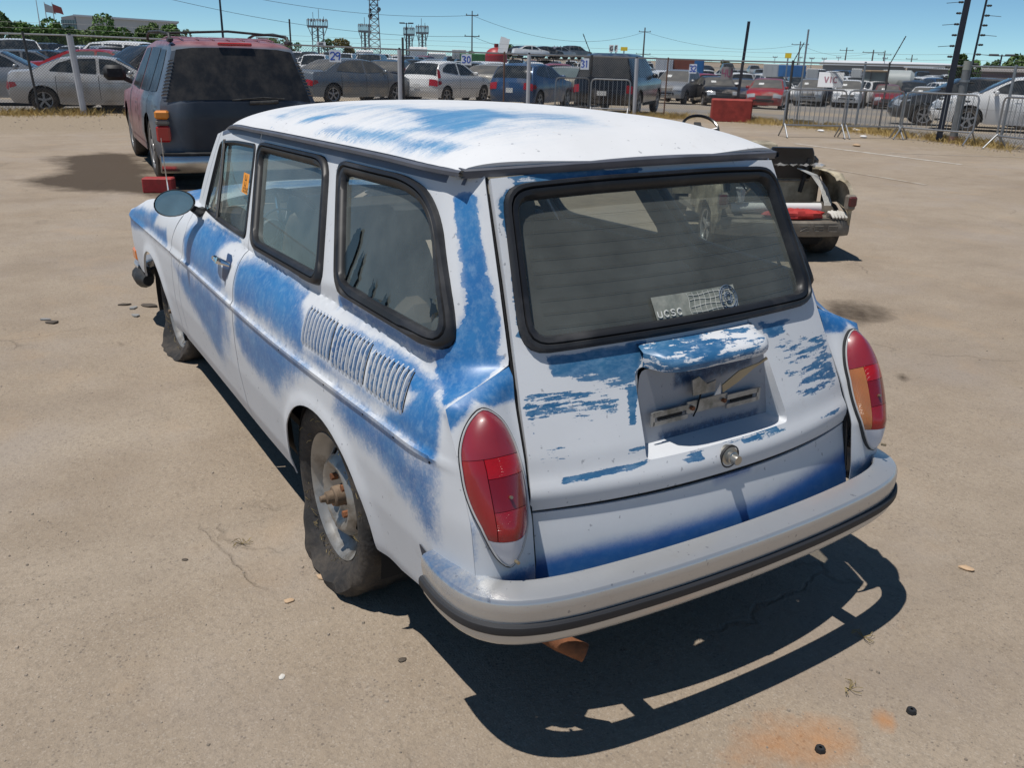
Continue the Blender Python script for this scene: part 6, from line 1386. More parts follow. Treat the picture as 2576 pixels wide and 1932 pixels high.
park('sedan', 'white', 2598, 28.6, 97, 'white sedan with dark alloy wheels at the right edge')
park('suv', 'dark', 2570, 40, 95, 'dark SUV roof rising behind the charcoal sedan')
# ---- rows further off
rg = random.Random(21)
kinds = ['sedan', 'sedan', 'suv', 'suv', 'hatch', 'van', 'pickup', 'bigsuv', 'sedan']; cols = ['white', 'white', 'white', 'white', 'white', 'white', 'white', 'silver', 'silver', 'grey', 'dark', 'black', 'black', 'red', 'blue', 'steel', 'beige', 'white']
kn = {'sedan': 'sedan', 'suv': 'SUV', 'hatch': 'hatchback', 'van': 'minivan', 'pickup': 'pickup', 'bigsuv': 'large SUV'}
cn = {'white': 'white', 'silver': 'silver', 'grey': 'grey', 'dark': 'charcoal', 'black': 'black', 'red': 'red', 'blue': 'blue', 'steel': 'blue-grey', 'beige': 'beige'}
rows = [(44, 0, 640, 'left rows'), (51, 0, 1500, 'middle rows'), (59, 30, 1640, 'middle rows'), (59, 1640, 1900, 'right rows'), (71, 1640, 2560, 'right rows'), (68, 0, 2576, 'far rows'), (76, 1450, 2576, 'right rows'), (85, 0, 2576, 'far rows'), (100, 0, 2576, 'far rows'), (118, 0, 2576, 'farthest rows'), (79, 0, 2576, 'far rows'), (92, 0, 2576, 'far rows'), (108, 0, 2576, 'far rows'), (128, 0, 2400, 'farthest rows'), (152, 0, 1900, 'farthest rows')]
n_far = 0
for d, p0, p1, rn in rows:
    a = azim(p1); a1 = azim(p0); stepa = 2.75/d
    while a < a1:
        if rg.random() < .90:
            kd = rg.choice(kinds); cl = rg.choice(cols); dd = d+rg.uniform(-.5, .5); x = CAM_POS[0]+dd*math.cos(a); y = CAM_POS[1]+dd*math.sin(a)
            row_dir = R(-31.7) if d > 60 else a; flip_ = 0 if rg.random() < .5 else math.pi; part_ = 'left third' if a > azim(860) else ('middle' if a > azim(1720) else 'right third')
            if kd == 'pickup' and cl == 'beige': cl = 'white'
            far_car(kd, cl, (x, y, float(terrain(x, y))), row_dir+flip_+R(rg.uniform(-14, 14)), f'{cn[cl]} {kn[kd]} parked in the {rn} of the yard, {part_} of the picture', f'{cn[cl]} {kn[kd]}s in the {rn}'); n_far += 1
        a += stepa*rg.uniform(.92, 1.25)*(1.0 if d < 90 else 1.25)
print('far cars', n_far)
# ------------------------------------------------------------------ golf cart
CREAM = pmat('mud-stained cream body', (.56, .49, .35), .55, var=.12, dirt=(.13, .105, .07), dscale=5, damt=.85)
TAUPE = pmat('taupe plastic', (.21, .185, .15), .6, var=.15, dirt=(.08, .065, .05), dscale=5, damt=.5)
BLKV = pmat('black vinyl seat', (.016, .016, .017), .38, var=.2, vscale=12)
CART_H = math.atan2(-.47, .883)
cart = empty('golf_cart', (3.76, -4.28, 0), CART_H); tag(cart, 'roofless mud-stained cream golf cart loaded with junk, right of the wagon', 'golf cart')
# cart frame: x forward from the rear bumper, y left
def cart_side(sg):
    out = fillet([(-.02, .30), (-.04, .58), (.02, .66), (.45, .72), (.62, .70), (.66, .42), (.62, .30), (.55, .30), (.50, .42), (.30, .46), (.12, .40), (.08, .30)], .03, 2)
    def fn(a, b): a = np.asarray(a, float); b = np.asarray(b, float); return np.stack([a+.06*np.clip((b-.5)/.2, 0, 1), .60-.10*np.clip((b-.56)/.16, 0, 1)**2-.04*np.clip((.1-a)/.15, 0, 1)**2+.0*a, b], -1)
    panel('side_body', out, [], fn, .04, CREAM, cart, flip=True, mirror=(sg < 0), flange=.03)
for sg in (1, -1):
    cart_side(sg)
    MB().box((-.025, sg*.545, .50), (.06, .085, .13), None, .015).build('lamp_socket', TAUPE, cart); tl_ = MB().box((-.055, sg*.552, .51), (.035, .07, .085), None, .012); tl_.build('tail_light', pmat('dull maroon lens', (.10, .025, .025), .25), cart)
    A = [[(x, sg*(.60-.10*np.clip((.72-.56)/.16, 0, 1)**2*1.0-.02*j), .72+.012*math.sin(math.pi*j/4)-.05*(x < .05)) for j in range(5)] for x in np.linspace(.02, .60, 8)]
    m = MB().grid(np.array(A)); m.build('body_shoulder', CREAM, cart, 40)
MB().box((.30, 0, .34), (.62, 1.06, .04)).build('cargo_floor', TAUPE, cart)
bw = MB().box((.60, 0, .52), (.05, 1.02, .36), None, .02); bw.build('cargo_back_panel', pmat('beige inner panel', (.44, .385, .28), .6, var=.12, dirt=(.16, .13, .09), dscale=5, damt=.6), cart)
MB().box((.568, -.05, .60), (.02, .70, .02), None, .006).build('panel_rib', TAUPE, cart)
bp = MB(); A = []
for y in np.linspace(-.585, .585, 15):
    dx = .10*abs(y/.585)**4; A.append([(.0+dx, y, .345), (-.08+dx, y, .345), (-.095+dx, y, .33), (-.10+dx, y, .25), (-.085+dx, y, .215), (.0+dx, y, .21)])
bp.grid(np.array(A)); bp.f += [tuple(range(6))[::-1], tuple(14*6+i for i in range(6))]; bp.build('rear_bumper', TAUPE, cart, 40)
GREYED = pmat('moulded letters', (.11, .10, .085), .6)
for k, y in enumerate((.02, -.12, -.24, -.36)):
    m = MB(); 
    for a0, b0, a1, b1 in ([(0, 0, 0, 1), (0, 1, 1, 1), (0, .5, .8, .5), (0, 0, 1, 0)], [(0, 1, 1, 1), (1, 1, 0, 0), (0, 0, 1, 0)], [(1, 1, 0, 1), (0, 1, 0, 0), (0, 0, 1, 0), (1, 0, 1, .5), (1, .5, .5, .5)], [(0, 0, 0, 1), (0, 1, 1, 1), (1, 1, 1, 0), (1, 0, 0, 0)])[k]:
        m.tube([(-.101, y-a0*.075, .265+b0*.045), (-.101, y-a1*.075, .265+b1*.045)], .004, 4)
    m.build('bumper_letter', GREYED, cart)
MB().box((.42, 0, .20), (.75, .80, .16), None, .04).build('axle_cover', DARK, cart)
for (wx, r_) in ((.34, .225), (2.0, .225)):
    key = ('cart', r_)
    if key not in WHEEL_CACHE: WHEEL_CACHE[key] = wheel_mesh(r_, .21, 5)
    for sg in (1, -1):
        w_ = empty('wheel', (wx, sg*.47, r_), 0 if sg > 0 else math.pi); w_.parent = cart; t_, h_, p_ = WHEEL_CACHE[key]; link_mesh('tyre', t_, w_); link_mesh('rim', p_, w_); link_mesh('wheel_well', h_, w_)
MB().box((1.15, 0, .26), (1.0, 1.0, .05)).build('cart_floor', TAUPE, cart)
MB().box((.86, 0, .50), (.48, 1.06, .44), None, .03).build('seat_pedestal', CREAM, cart)
MB().box((.92, 0, .755), (.46, 1.06, .10), None, .035).build('seat_cushion', BLKV, cart)
# seat back, tilted and folded back over the cargo tray, in two pads
for sg in (1, -1):
    A = []
    for t in np.linspace(0, 1, 7):
        z = .62+.27*t; x = .60-.05*t; ww = .215*(1-.16*t**6); yc = sg*.225+.02
        A.append([(x+.045*math.copysign(abs(math.cos(a))**.6, math.cos(a)), yc+ww*math.copysign(abs(math.sin(a))**.45, math.sin(a)), z) for a in np.linspace(0, 2*math.pi, 24, endpoint=False)])
    m = MB().grid(np.array(A).transpose(1, 0, 2), True); m.f += [tuple(6+7*i for i in range(24)), tuple(7*i for i in range(24))[::-1]]; m.build('seat_back', BLKV, cart, 50)
    MB().tube([(.565, sg*.33, .50), (.55, sg*.35, .66), (.525, sg*.36, .80)], .02, 6).build('seat_strut', BLACK_RUBBER, cart)
A = [[(1.75+dx, y*ws, z) for y in np.linspace(-.55, .55, 9)] for dx, z, ws in ((0, .30, 1), (.05, .62, 1), (.12, .80, .98), (.30, .82, .92), (.65, .62, .8), (.75, .35, .75))]
MB().grid(np.array(A)).build('front_cowl', CREAM, cart, 45)
sw = empty('steering_wheel', (1.45, .40, .975)); sw.parent = cart; sw.rotation_euler = (0, R(-38), 0)
MB().tube([(.175*math.cos(t), .175*math.sin(t), 0) for t in np.linspace(0, 2*math.pi, 36, endpoint=False)], .0145, 8, True).build('wheel_rim', pmat('black gloss rim', (.012, .012, .013), .22), sw)
for a in (R(90), R(-90), R(180)): MB().tube([(.05*math.cos(a), .05*math.sin(a), -.03), (.12*math.cos(a), .12*math.sin(a), -.02), (.172*math.cos(a), .172*math.sin(a), 0)], .013, 6).build('wheel_spoke', pmat('satin spokes', (.25, .25, .26), .3, .8), sw)
MB().lathe([(0, .012), (.06, .01), (.085, -.01), (.09, -.03), (.06, -.06)], 18, 'z', (0, 0, -.03)).build('wheel_hub', BLACK_RUBBER, sw); MB().box((.03, .02, .0), (.10, .07, .02), None, .006).build('score_clip', BLACK_RUBBER, sw)
MB().tube([(0, 0, -.05), (0, 0, -.55)], .03, 8).build('steering_column', BLACK_RUBBER, sw)
# load in the tray: each piece lies in the cart and is a thing of its own
cm = Matrix.Translation(cart.location) @ Matrix.Rotation(CART_H, 4, 'Z')
def cart_thing(mb, name, mat, label, cat, smooth=50):
    mb.v = [tuple(cm @ Vector(p)) for p in mb.v]; o = mb.build(name, mat, None, smooth); tag(o, label, cat); return o
CLEARB = glass('clear plastic film', (.85, .86, .87), .28, (.62, .62, .62), .12)
cart_thing(MB().tube([(.22, .40, .40), (.17, -.10, .415), (.13, -.36, .425)], .045, 14), 'plastic_pipe', pmat('white plastic pipe', (.66, .65, .63), .35), 'long white plastic pipe lying in the golf cart tray', 'pipe')
cart_thing(MB().tube([(.30, .42, .395), (.30, .20, .40), (.30, .06, .405)], [.04, .045, .035], 12), 'water_bottle', glass('bottle plastic', (.8, .84, .9), .2, (.5, .54, .62), .1), 'clear plastic bottle lying behind the white pipe in the golf cart', 'bottle')
def crumple(c, sx, sy, sz, seed, n=18, m=10):
    q = random.Random(seed); A = []
    for i in range(n):
        a = 2*math.pi*i/n; row = []
        for j in range(m):
            b = math.pi*j/(m-1); k = 1+q.uniform(-.16, .16)*(0 < j < m-1); row.append((c[0]+sx*math.sin(b)*math.cos(a)*k, c[1]+sy*math.sin(b)*math.sin(a)*k, c[2]+sz*math.cos(b)*k))
        A.append(row)
    return MB().grid(np.array(A), True)
cart_thing(crumple((.02, -.10, .385), .075, .26, .048, 3, 22, 9), 'red_bag', pmat('red cloth', (.42, .035, .03), .6, var=.2, bump=.5, bscale=30), 'crumpled red bag on the rear edge of the golf cart', 'bag', 25)
gl = MB()
for k in range(5): gl.tube([(.05, -.40-.02*k, .37), (.03, -.40-.026*k, .405+.006*(k % 2)), (-.01, -.41-.028*k, .40), (-.05, -.415-.028*k, .37)], [.016, .017, .015, .010], 7)
cart_thing(gl, 'work_gloves', pmat('dirty white glove cloth', (.55, .53, .48), .9, var=.15), 'dirty white work gloves beside the red bag on the golf cart', 'gloves')
cb = MB()
for k in range(7):
    o = k*.010; cb.tube([(.57, -.10-o*.3, .715), (.55, -.25-o*.6, .72-o*.1), (.48, -.38-o, .66), (.38, -.44-o, .56), (.27, -.45-o, .45), (.22, -.44-o*1.1, .39)], .0034, 5)
cart_thing(cb, 'cable_bundle', pmat('white cables', (.6, .6, .57), .5), 'bundle of white cables hanging into the golf cart tray', 'cables')
cart_thing(MB().tube([(.52, .02, .75), (.50, .03, .70), (.45, .12, .58), (.38, .26, .47), (.30, .36, .40)], .010, 6), 'rope', pmat('brown cord', (.20, .15, .10), .8), 'thin brown cord drooping from the golf cart seat', 'cord')
q = random.Random(5); A = [[(.52+.10*math.sin(i*.9)+.02*q.random(), .05-.62*i/13, .735+.022*math.sin(i*1.7+j)+.01*j) for i in range(14)] for j in range(2)]
A = [[(.44+.05*j+.03*math.sin(i*1.3+j), .0-.50*i/15, .742+.014*math.sin(i*1.9+j*1.3)+q.uniform(0, .010)) for i in range(16)] for j in range(5)]
cart_thing(MB().grid(np.array(A)), 'plastic_sheet', CLEARB, 'clear plastic sheet draped below the golf cart seat', 'plastic sheet')
A = [[(.50+.03*j, .42-.36*i/9, .738+.016*math.sin(i*1.1+j)+.012*math.sin(math.pi*j/4)) for i in range(10)] for j in range(5)]
cart_thing(MB().grid(np.array(A)), 'dark_cloth', pmat('slate cloth', (.07, .085, .11), .8, var=.2), 'slate-coloured cloth tucked under the golf cart seat', 'cloth')
cart_thing(MB().lathe([(0, 0), (.035, 0), (.042, .11), (.047, .112), (.047, .118), (.036, .118), (.034, .01), (0, .01)], 16, 'z', (.20, .33, .46)), 'paper_cup', WHITE_PLASTIC, 'white cup standing in the golf cart next to the pipe', 'cup')

# ------------------------------------------------------------------ chain-link fence
WIRE = pmat('weathered fence wire', (.16, .165, .17), .55, .4)
RUSTY_POST = pmat('dark weathered pipe', (.07, .075, .08), .6, .3, var=.25, vscale=12, dirt=(.14, .10, .07), dscale=9, damt=.4)
WHITE_SLEEVE = pmat('pale plastic sleeve', (.52, .53, .56), .5, var=.05)
fence = empty('chain_link_fence', (FENCE_A[1][0], FENCE_A[1][1], 0)); tag(fence, 'long chain-link fence with top rail along the yard', 'fence')
def fl(m): m.v = [(x-FENCE_A[1][0], y-FENCE_A[1][1], z) for x, y, z in m.v]; return m
def hgt(x, y): return float(np.interp(y, [-18, -15, -8, -1, 5], [1.63, 1.63, 1.70, 1.82, 1.85]))
def fence_run(P, closed=False):
    for (a, b) in zip(P, P[1:]):
        a = np.array(a); b = np.array(b); L_ = float(np.hypot(*(b-a))); d = (b-a)/L_; sp_ = .062; m = MB()
        h0, h1 = hgt(*a), hgt(*b); H_ = (h0+h1)/2-.05
        def pt(s, z): return (a[0]+d[0]*s, a[1]+d[1]*s, z)
        k = -H_
        for sgn in (1, -1):
            off = (.004 if sgn > 0 else -.004); nx, ny = -d[1]*off, d[0]*off; s0 = -H_ if sgn > 0 else 0
            while s0 < (L_ if sgn > 0 else L_+H_):
                # line s = s0 + sgn*z
                z0, z1 = .03, H_
                lo = max(z0, (0-s0)/sgn if sgn > 0 else (s0-L_)); hi = min(z1, (L_-s0) if sgn > 0 else s0)
                if hi > lo+.02:
                    p0, p1 = pt(s0+sgn*lo, lo), pt(s0+sgn*hi, hi); m.tube([(p0[0]+nx, p0[1]+ny, p0[2]), (p1[0]+nx, p1[1]+ny, p1[2])], .0034, 3, caps=False)
                s0 += sp_*1.414*.78
        w_ = fl(m).build('wire_mesh', WIRE, fence, 0)
        fl(MB().tube([pt(0, h0), pt(L_, h1)], .021, 8)).build('top_rail', STEEL, fence)
        for zz in (.06, .75): fl(MB().tube([pt(0, zz), pt(L_, zz)], .003, 4)).build('tension_wire', WIRE, fence)
fence_run(FENCE_A); fence_run(FENCE_B)
# strands of barbed wire above the rail
for P in (FENCE_A, FENCE_B):
    for dz in (.14, .26):
        for a, b in zip(P, P[1:]):
            pts = []
            for t in np.linspace(0, 1, 12): x = a[0]+(b[0]-a[0])*t; y = a[1]+(b[1]-a[1])*t; pts.append((x, y, hgt(x, y)+dz-.03*math.sin(math.pi*t)))
            fl(MB().tube(pts, .0025, 4)).build('barbed_wire', WIRE, fence)
def fence_post(px, py, top_px=None, h=None, r_=.03, mat=None, label='', lean=(0, 0), name='fence_post', sleeve=False):
    """steel post standing where its foot shows"""
    x, y, z = gp(px, py); o = empty(name, (x, y, z)); tag(o, label, 'post'); H_ = h or hgt(x, y)+.06
    MB().tube([(0, 0, -.1), (lean[0]*.5, lean[1]*.5, H_*.5), (lean[0], lean[1], H_)], r_, 10).build('pipe', mat or RUSTY_POST, o); MB().lathe([(r_*1.2, 0), (r_*1.2, .03), (r_*.6, .06), (0, .065)], 10, 'z', (lean[0], lean[1], H_)).build('post_cap', mat or RUSTY_POST, o)
    return o
def on_fence(s_run, P):
    L_ = [np.hypot(P[i+1][0]-P[i][0], P[i+1][1]-P[i][1]) for i in range(len(P)-1)]; s = s_run
    for i, l in enumerate(L_):
        if s <= l: t = s/l; return (P[i][0]+(P[i+1][0]-P[i][0])*t, P[i][1]+(P[i+1][1]-P[i][1])*t)
        s -= l
    return P[-1]
def col_hit(px, P):
    """fence point on the sight column of a pixel"""
    a = azim(px); best = None
    for p, q in zip(P, P[1:]):
        for t in np.linspace(0, 1, 200):
            x = p[0]+(q[0]-p[0])*t; y = p[1]+(q[1]-p[1])*t; e = abs(math.atan2(y-CAM_POS[1], x-CAM_POS[0])-a)
            if best is None or e < best[0]: best = (e, x, y)
    return best[1], best[2]
RAIL = FENCE_A+FENCE_B[1:]
def post_at(px, label, h=None, r_=.03, mat=None, sleeve=None, arm=None, lean=(0, 0), dx=0.0, name='fence_post'):
    x, y = col_hit(px, RAIL); o = empty(name, (x, y, 0)); tag(o, label, 'post'); H_ = h or hgt(x, y)+.05
    vx, vy = (CAM_POS[0]-x), (CAM_POS[1]-y); n = math.hypot(vx, vy); ox, oy = vx/n*.04, vy/n*.04
    MB().tube([(ox, oy, -.1), (ox+lean[0]*.5, oy+lean[1]*.5, H_*.5), (ox+lean[0], oy+lean[1], H_)], r_, 10).build('pipe', mat or RUSTY_POST, o)
    if sleeve: MB().tube([(ox*2+0, oy*2, .0), (ox*2+lean[0], oy*2+lean[1], H_-.05)], sleeve, 8).build('sleeve', WHITE_SLEEVE, o)
    if arm:
        dx_, dz_, ddx = arm; tx, ty = -vy/n, vx/n   # tangent, image left
        MB().tube([(ox, oy, H_-.05), (ox+tx*ddx, oy+ty*ddx, H_+dz_)], .012, 6).build('barb_arm', RUSTY_POST, o)
        for k in range(3): t = .3+.3*k; MB().lathe([(0, -.02), (.018, -.01), (.018, .01), (0, .02)], 6, 'z', (ox+tx*ddx*t, oy+ty*ddx*t, H_-.05+(dz_+.05)*t)).build('insulator', BLACK_RUBBER, o)
    return o
for args in ((82, 'dark leaning fence post left of the white sleeved post', dict(mat=RUSTY_POST, r_=.028, lean=(0, -.28) if False else (0, .10))), (190, 'fence post with wide pale sleeve at far left', dict(sleeve=.075, lean=(0, .08))),
             (735, 'slim dark fence pole rising past the rail behind the old SUV', dict(h=2.35, r_=.022)), (1004, 'fence post with pale sleeve left of the white hatchback', dict(sleeve=.06)), (1013, 'dark post standing close beside the pale sleeved post', dict(h=2.0, r_=.03)), (1268, 'thin rusty fence post beside the champagne sedan', dict(r_=.022, mat=pmat('rust brown pipe', (.16, .09, .06), .7))),
             (1330, 'fence post with pale sleeve in front of the blue hatchback', dict(sleeve=.055)), (1488, 'dark fence post with angled barb arm left of the black SUV', dict(r_=.035, arm=(0, .55, -.28))), (1606, 'fence post with curved pale sleeve in front of the black SUV', dict(sleeve=.055, lean=(-.02, .06))),
             (1680, 'thin rusty fence post right of the black SUV', dict(r_=.02, mat=MATS['rust brown pipe'])), (1996, 'dark fence post with angled barb arm left of the VIC sign', dict(r_=.035, arm=(0, .45, .22))), (2024, 'tall slim grey pole left of the VIC sign', dict(h=2.45, r_=.024, mat=STEEL)), (2178, 'leaning grey fence post in front of the loader', dict(r_=.028, mat=STEEL, lean=(.03, -.05))),
             (2240, 'dark fence post with angled barb arm right of the VIC sign', dict(r_=.022, arm=(0, .6, .26))), (2560, 'grey fence post at the right edge', dict(r_=.03, mat=STEEL))):
    post_at(args[0], args[1], **args[2])
# painted row boards wired to the fence
BOARD = pmat('pale sign board', (.60, .64, .70), .55, var=.05); INKB = pmat('blue marker paint', (.02, .07, .38), .6, var=.1); INKM = pmat('maroon lettering', (.22, .06, .12), .6); INKG = pmat('grey lettering', (.12, .12, .13), .6)
SEG = {'2': [(0, .8, .3, 1), (.3, 1, .8, 1), (.8, 1, 1, .75), (1, .75, .8, .5), (.8, .5, 0, 0), (0, 0, 1, .05)], '9': [(1, .85, .6, 1), (.6, 1, .1, .85), (.1, .85, .1, .55), (.1, .55, .6, .5), (.6, .5, 1, .7), (1, .9, .95, .4), (.95, .4, .7, 0)],
       '3': [(0, .9, .5, 1), (.5, 1, .95, .8), (.95, .8, .4, .52), (.4, .52, 1, .3), (1, .3, .6, 0), (.6, 0, 0, .1)], '0': [(.2, .2, .2, .8), (.2, .8, .55, 1), (.55, 1, .9, .75), (.9, .75, .9, .25), (.9, .25, .5, 0), (.5, 0, .2, .2)],
       '1': [(.3, .8, .55, 1), (.55, 1, .5, 0)], '4': [(.1, 1, 0, .45), (0, .45, 1, .45), (.8, 1, .75, 0)], 'U': [(0, 1, .05, .2), (.05, .2, .4, 0), (.4, 0, .85, .2), (.85, .2, .95, 1)], 'V': [(0, 1, .5, 0), (.5, 0, 1, 1)], 'I': [(.5, 0, .5, 1)], 'C': [(1, .8, .6, 1), (.6, 1, .1, .75), (.1, .75, .1, .25), (.1, .25, .6, 0), (.6, 0, 1, .2)],
       'G': [(1, .85, .6, 1), (.6, 1, .1, .75), (.1, .75, .1, .25), (.1, .25, .55, 0), (.55, 0, .95, .2), (.95, .2, .95, .45), (.95, .45, .6, .45)], 'F': [(.1, 0, .1, 1), (.1, 1, .9, 1), (.1, .55, .7, .55)], 'D': [(0, 0, 0, 1), (0, 1, .6, .95), (.6, .95, 1, .5), (1, .5, .6, .05), (.6, .05, 0, 0)], 'S': [(1, .85, .7, 1), (.7, 1, .25, 1), (.25, 1, 0, .8), (0, .8, .2, .55), (.2, .55, .8, .45), (.8, .45, 1, .2), (1, .2, .75, 0), (.75, 0, .25, 0), (.25, 0, 0, .15)]}
def board(px, py, w_, h_, text, ink, label, mat=BOARD, hang=None, stroke=.016, dist=None, name='row_board', frac=.62, cat='sign', off=.06, gap=1.15, tilt=0.0, back=8.0):
    """flat painted board facing the lot; px, py is its centre"""
    if dist is None:
        x, y = col_hit(px, RAIL); dist = math.hypot(x-CAM_POS[0], y-CAM_POS[1])-off
    c = dp(px, py, dist); a = azim(px); o = empty(name, c, a-math.pi/2); o.rotation_euler.x = -R(back); tag(o, label, cat)   # local x = image right, local y = away
    MB().box((0, 0, 0), (w_, .012, h_), Matrix.Rotation(tilt, 3, 'Y')).build('panel', mat, o, 0)
    n = len(text); cw = min(h_*frac*.62, w_*.8/max(1, n)/1.05); ch = h_*frac; x0 = -((n-1)*cw*gap+cw)/2
    for i, chh in enumerate(text):
        m = MB()
        for a0, b0, a1, b1 in SEG[chh]: m.tube([(x0+i*cw*gap+a0*cw, -.0085, -ch/2+b0*ch), (x0+i*cw*gap+a1*cw, -.0085, -ch/2+b1*ch)], stroke, 5)
        for k, v in enumerate(m.v): m.v[k] = (v[0], -.0085+(v[1]+.0085)*.15, v[2])
        m.build('letter', ink, o, 0)
    return o
board(843, 140, .30, .30, '29', INKB, 'pale row board reading 29 in front of the dusty grey sedan')
board(1173, 149, .28, .28, '30', INKB, 'pale row board reading 30 between the white and the blue hatchback')
board(1471, 160, .24, .30, '31', INKB, 'pale row board reading 31 beside the big black SUV')
board(1743, 172, .22, .26, '32', INKB, 'pale row board reading 32 below the rust red container')
board(1829, 183, .34, .34, '4U', INKM, 'grey row board with maroon 4U by the tall dark post', pmat('grey board', (.22, .21, .21), .7, var=.1))
board(2090, 200, .62, .38, 'VIC', pmat('faded pink lettering', (.42, .22, .26), .6), 'white hanging board with pink letters VIC on the fence', pmat('bright white board', (.85, .85, .85), .5), frac=.40, stroke=.018, name='hanging_sign', back=14)
# ---- red concrete block with tall dark post
RED_BLOCK = pmat('red painted concrete', (.33, .045, .035), .75, var=.2, vscale=4, dirt=(.22, .03, .025), dscale=6, damt=.5, bump=.3, bscale=25)
x, y = col_hit(1835, RAIL); ax = azim(1835); bx0 = gp(1836, 306)
rb_ = MB().box((0, 0, .30), (1.12, .62, .62), None, .03).build('concrete_block', RED_BLOCK, None, 30); rb_.location = (bx0[0]+.25*math.cos(ax), bx0[1]+.25*math.sin(ax), 0); rb_.rotation_euler = (0, 0, ax-math.pi/2+R(4)); tag(rb_, 'big red painted concrete block in the dry grass by the fence', 'block')
DKP = pmat('dark blue-grey steel section', (.025, .03, .045), .5, .3, var=.2)
def beam_post(px, py_base, h, w_, label, lean=0.0, pegs=0, z0=0.0, peg_side=-1, name='tall_post', dist_add=0.0):
    b = gp(px, py_base); a = azim(px); o = empty(name, (b[0]+dist_add*math.cos(a), b[1]+dist_add*math.sin(a), z0), a-math.pi/2); tag(o, label, 'post'); tl_ = math.tan(lean)
    m = MB(); P = [(-w_/2, -.02), (w_/2, -.02), (w_/2, .0), (.012, .004), (.012, .06), (-.012, .06), (-.012, .004), (-w_/2, .0)]
    A = [[(p[0]+tl_*z, p[1], z) for p in P] for z in (0, h)]; m.grid(np.array(A).transpose(1, 0, 2), True); m.f += [tuple(1+2*i for i in range(8)), tuple(2*i for i in range(8))[::-1]]; m.build('beam', DKP, o, 25)
    for k in range(pegs):
        z = h*(.08+.86*k/max(1, pegs-1)) if pegs > 8 else h*(.55+.38*k/max(1, pegs-1)); long_ = (k % 2 == 0); x0 = tl_*z+peg_side*w_/2
        MB().lathe([(0, 0), (.018, .01), (.026, .04), (.018, .07), (.026, .085), (.012, .11), (0, .115)], 8, 'x').xf(Matrix.Translation((x0, 0, z)) @ Matrix.Rotation(0 if peg_side > 0 else math.pi, 4, 'Z')).build('insulator', BLACK_RUBBER, o)
        if long_: MB().tube([(x0+peg_side*.10, 0, z), (x0+peg_side*.34, 0, z-.02)], .006, 5).build('peg', BLACK_RUBBER, o)
    return o
beam_post(1850, 300, 2.12, .085, 'tall dark steel post standing on the red concrete block', lean=R(2.2), z0=.61, dist_add=.25)
beam_post(2360, 356, 3.35, .13, 'tall dark steel gate post bristling with black insulators', lean=R(1.0), pegs=14, peg_side=-1)
beam_post(2403, 354, 3.30, .045, 'slim dark pole with a column of insulators right of the bollard', lean=R(1.4), pegs=15, peg_side=1, dist_add=.2)
bl = gp(2396, 358); bo2 = empty('bollard', (bl[0], bl[1], 0)); tag(bo2, 'stout grey steel pipe bollard beside the dark gate post', 'bollard')
MB().tube([(0, 0, -.1), (0, 0, .8), (.0, .0, 1.72)], .085, 18).build('pipe', pmat('grey pipe', (.19, .20, .205), .5, .3, var=.15, vscale=6), bo2); MB().tube([(0, 0, 1.55), (0, 0, 1.74)], .088, 18).build('cap_sleeve', pmat('pale green grey', (.27, .29, .26), .6), bo2); MB().tube([(0, 0, 1.30), (0, 0, 1.34)], .105, 18).build('collar', STEEL, bo2); MB().tube([(0, 0, 0), (0, 0, .14)], .092, 18).build('foot_rust', pmat('pinkish rust', (.22, .13, .11), .8), bo2)
# ---- crowd barriers
def barrier(pl, pr, label, h=1.06, hook=True, plane=None):
    """steel crowd barrier between two feet points on the ground"""
    a = np.array(pl[:2]); b = np.array(pr[:2]); L_ = float(np.hypot(*(b-a))); th = math.atan2(b[1]-a[1], b[0]-a[0]); o = empty('crowd_barrier', (a[0], a[1], 0), th); tag(o, label, 'barrier', None)
    zb = .27; r_ = .10; fr = [(0, 0, zb), (0, 0, h-r_), (.03, 0, h-.03), (r_, 0, h), (L_-r_, 0, h), (L_-.03, 0, h-.03), (L_, 0, h-r_), (L_, 0, zb)]
    MB().tube(fr+[], .0205, 8).build('frame', STEEL, o); MB().tube([(0, 0, zb), (L_, 0, zb)], .0195, 8).build('bottom_rail', STEEL, o)
    n = max(6, int(L_/.115))
    for k in range(1, n): MB().tube([(L_*k/n, 0, zb), (L_*k/n, 0, h)], .0075, 6).build('bar', STEEL, o)
    for xx in (.02, L_-.02):
        for s in (-1, 1): MB().tube([(xx, 0, zb+.03), (xx, s*.06, zb-.02), (xx, s*.30, .012)], .018, 7).build('foot', STEEL, o)
    return o
barrier(gp(1395, 292), gp(1478, 291), 'steel crowd barrier left of the black SUV by the fence'); barrier(gp(1483, 296), gp(1580, 300), 'steel crowd barrier in front of the black SUV by the fence')
barrier(gp(1967, 344), gp(2114, 347), 'leftmost of the three joined steel crowd barriers by the VIC sign', 1.05); barrier(gp(2120, 347), gp(2257, 349), 'middle one of the three joined steel crowd barriers by the VIC sign', 1.05); barrier(gp(2262, 350), gp(2440, 366), 'steel crowd barrier in front of the dark gate post and bollard', 1.05); barrier(gp(2500, 374), gp(2690, 400), 'steel crowd barrier cut off by the right edge', 1.05)
# small concrete footing by the barrier
cb_ = gp(2010, 312); o = MB().box((0, 0, .07), (.75, .3, .16), None, .02).build('concrete_footing', pmat('grey concrete', (.30, .29, .27), .9, var=.15, bump=.3), None, 30); o.location = (cb_[0], cb_[1], 0); o.rotation_euler = (0, 0, azim(2010)-math.pi/2); tag(o, 'grey concrete footing behind the leftmost joined barrier', 'footing')
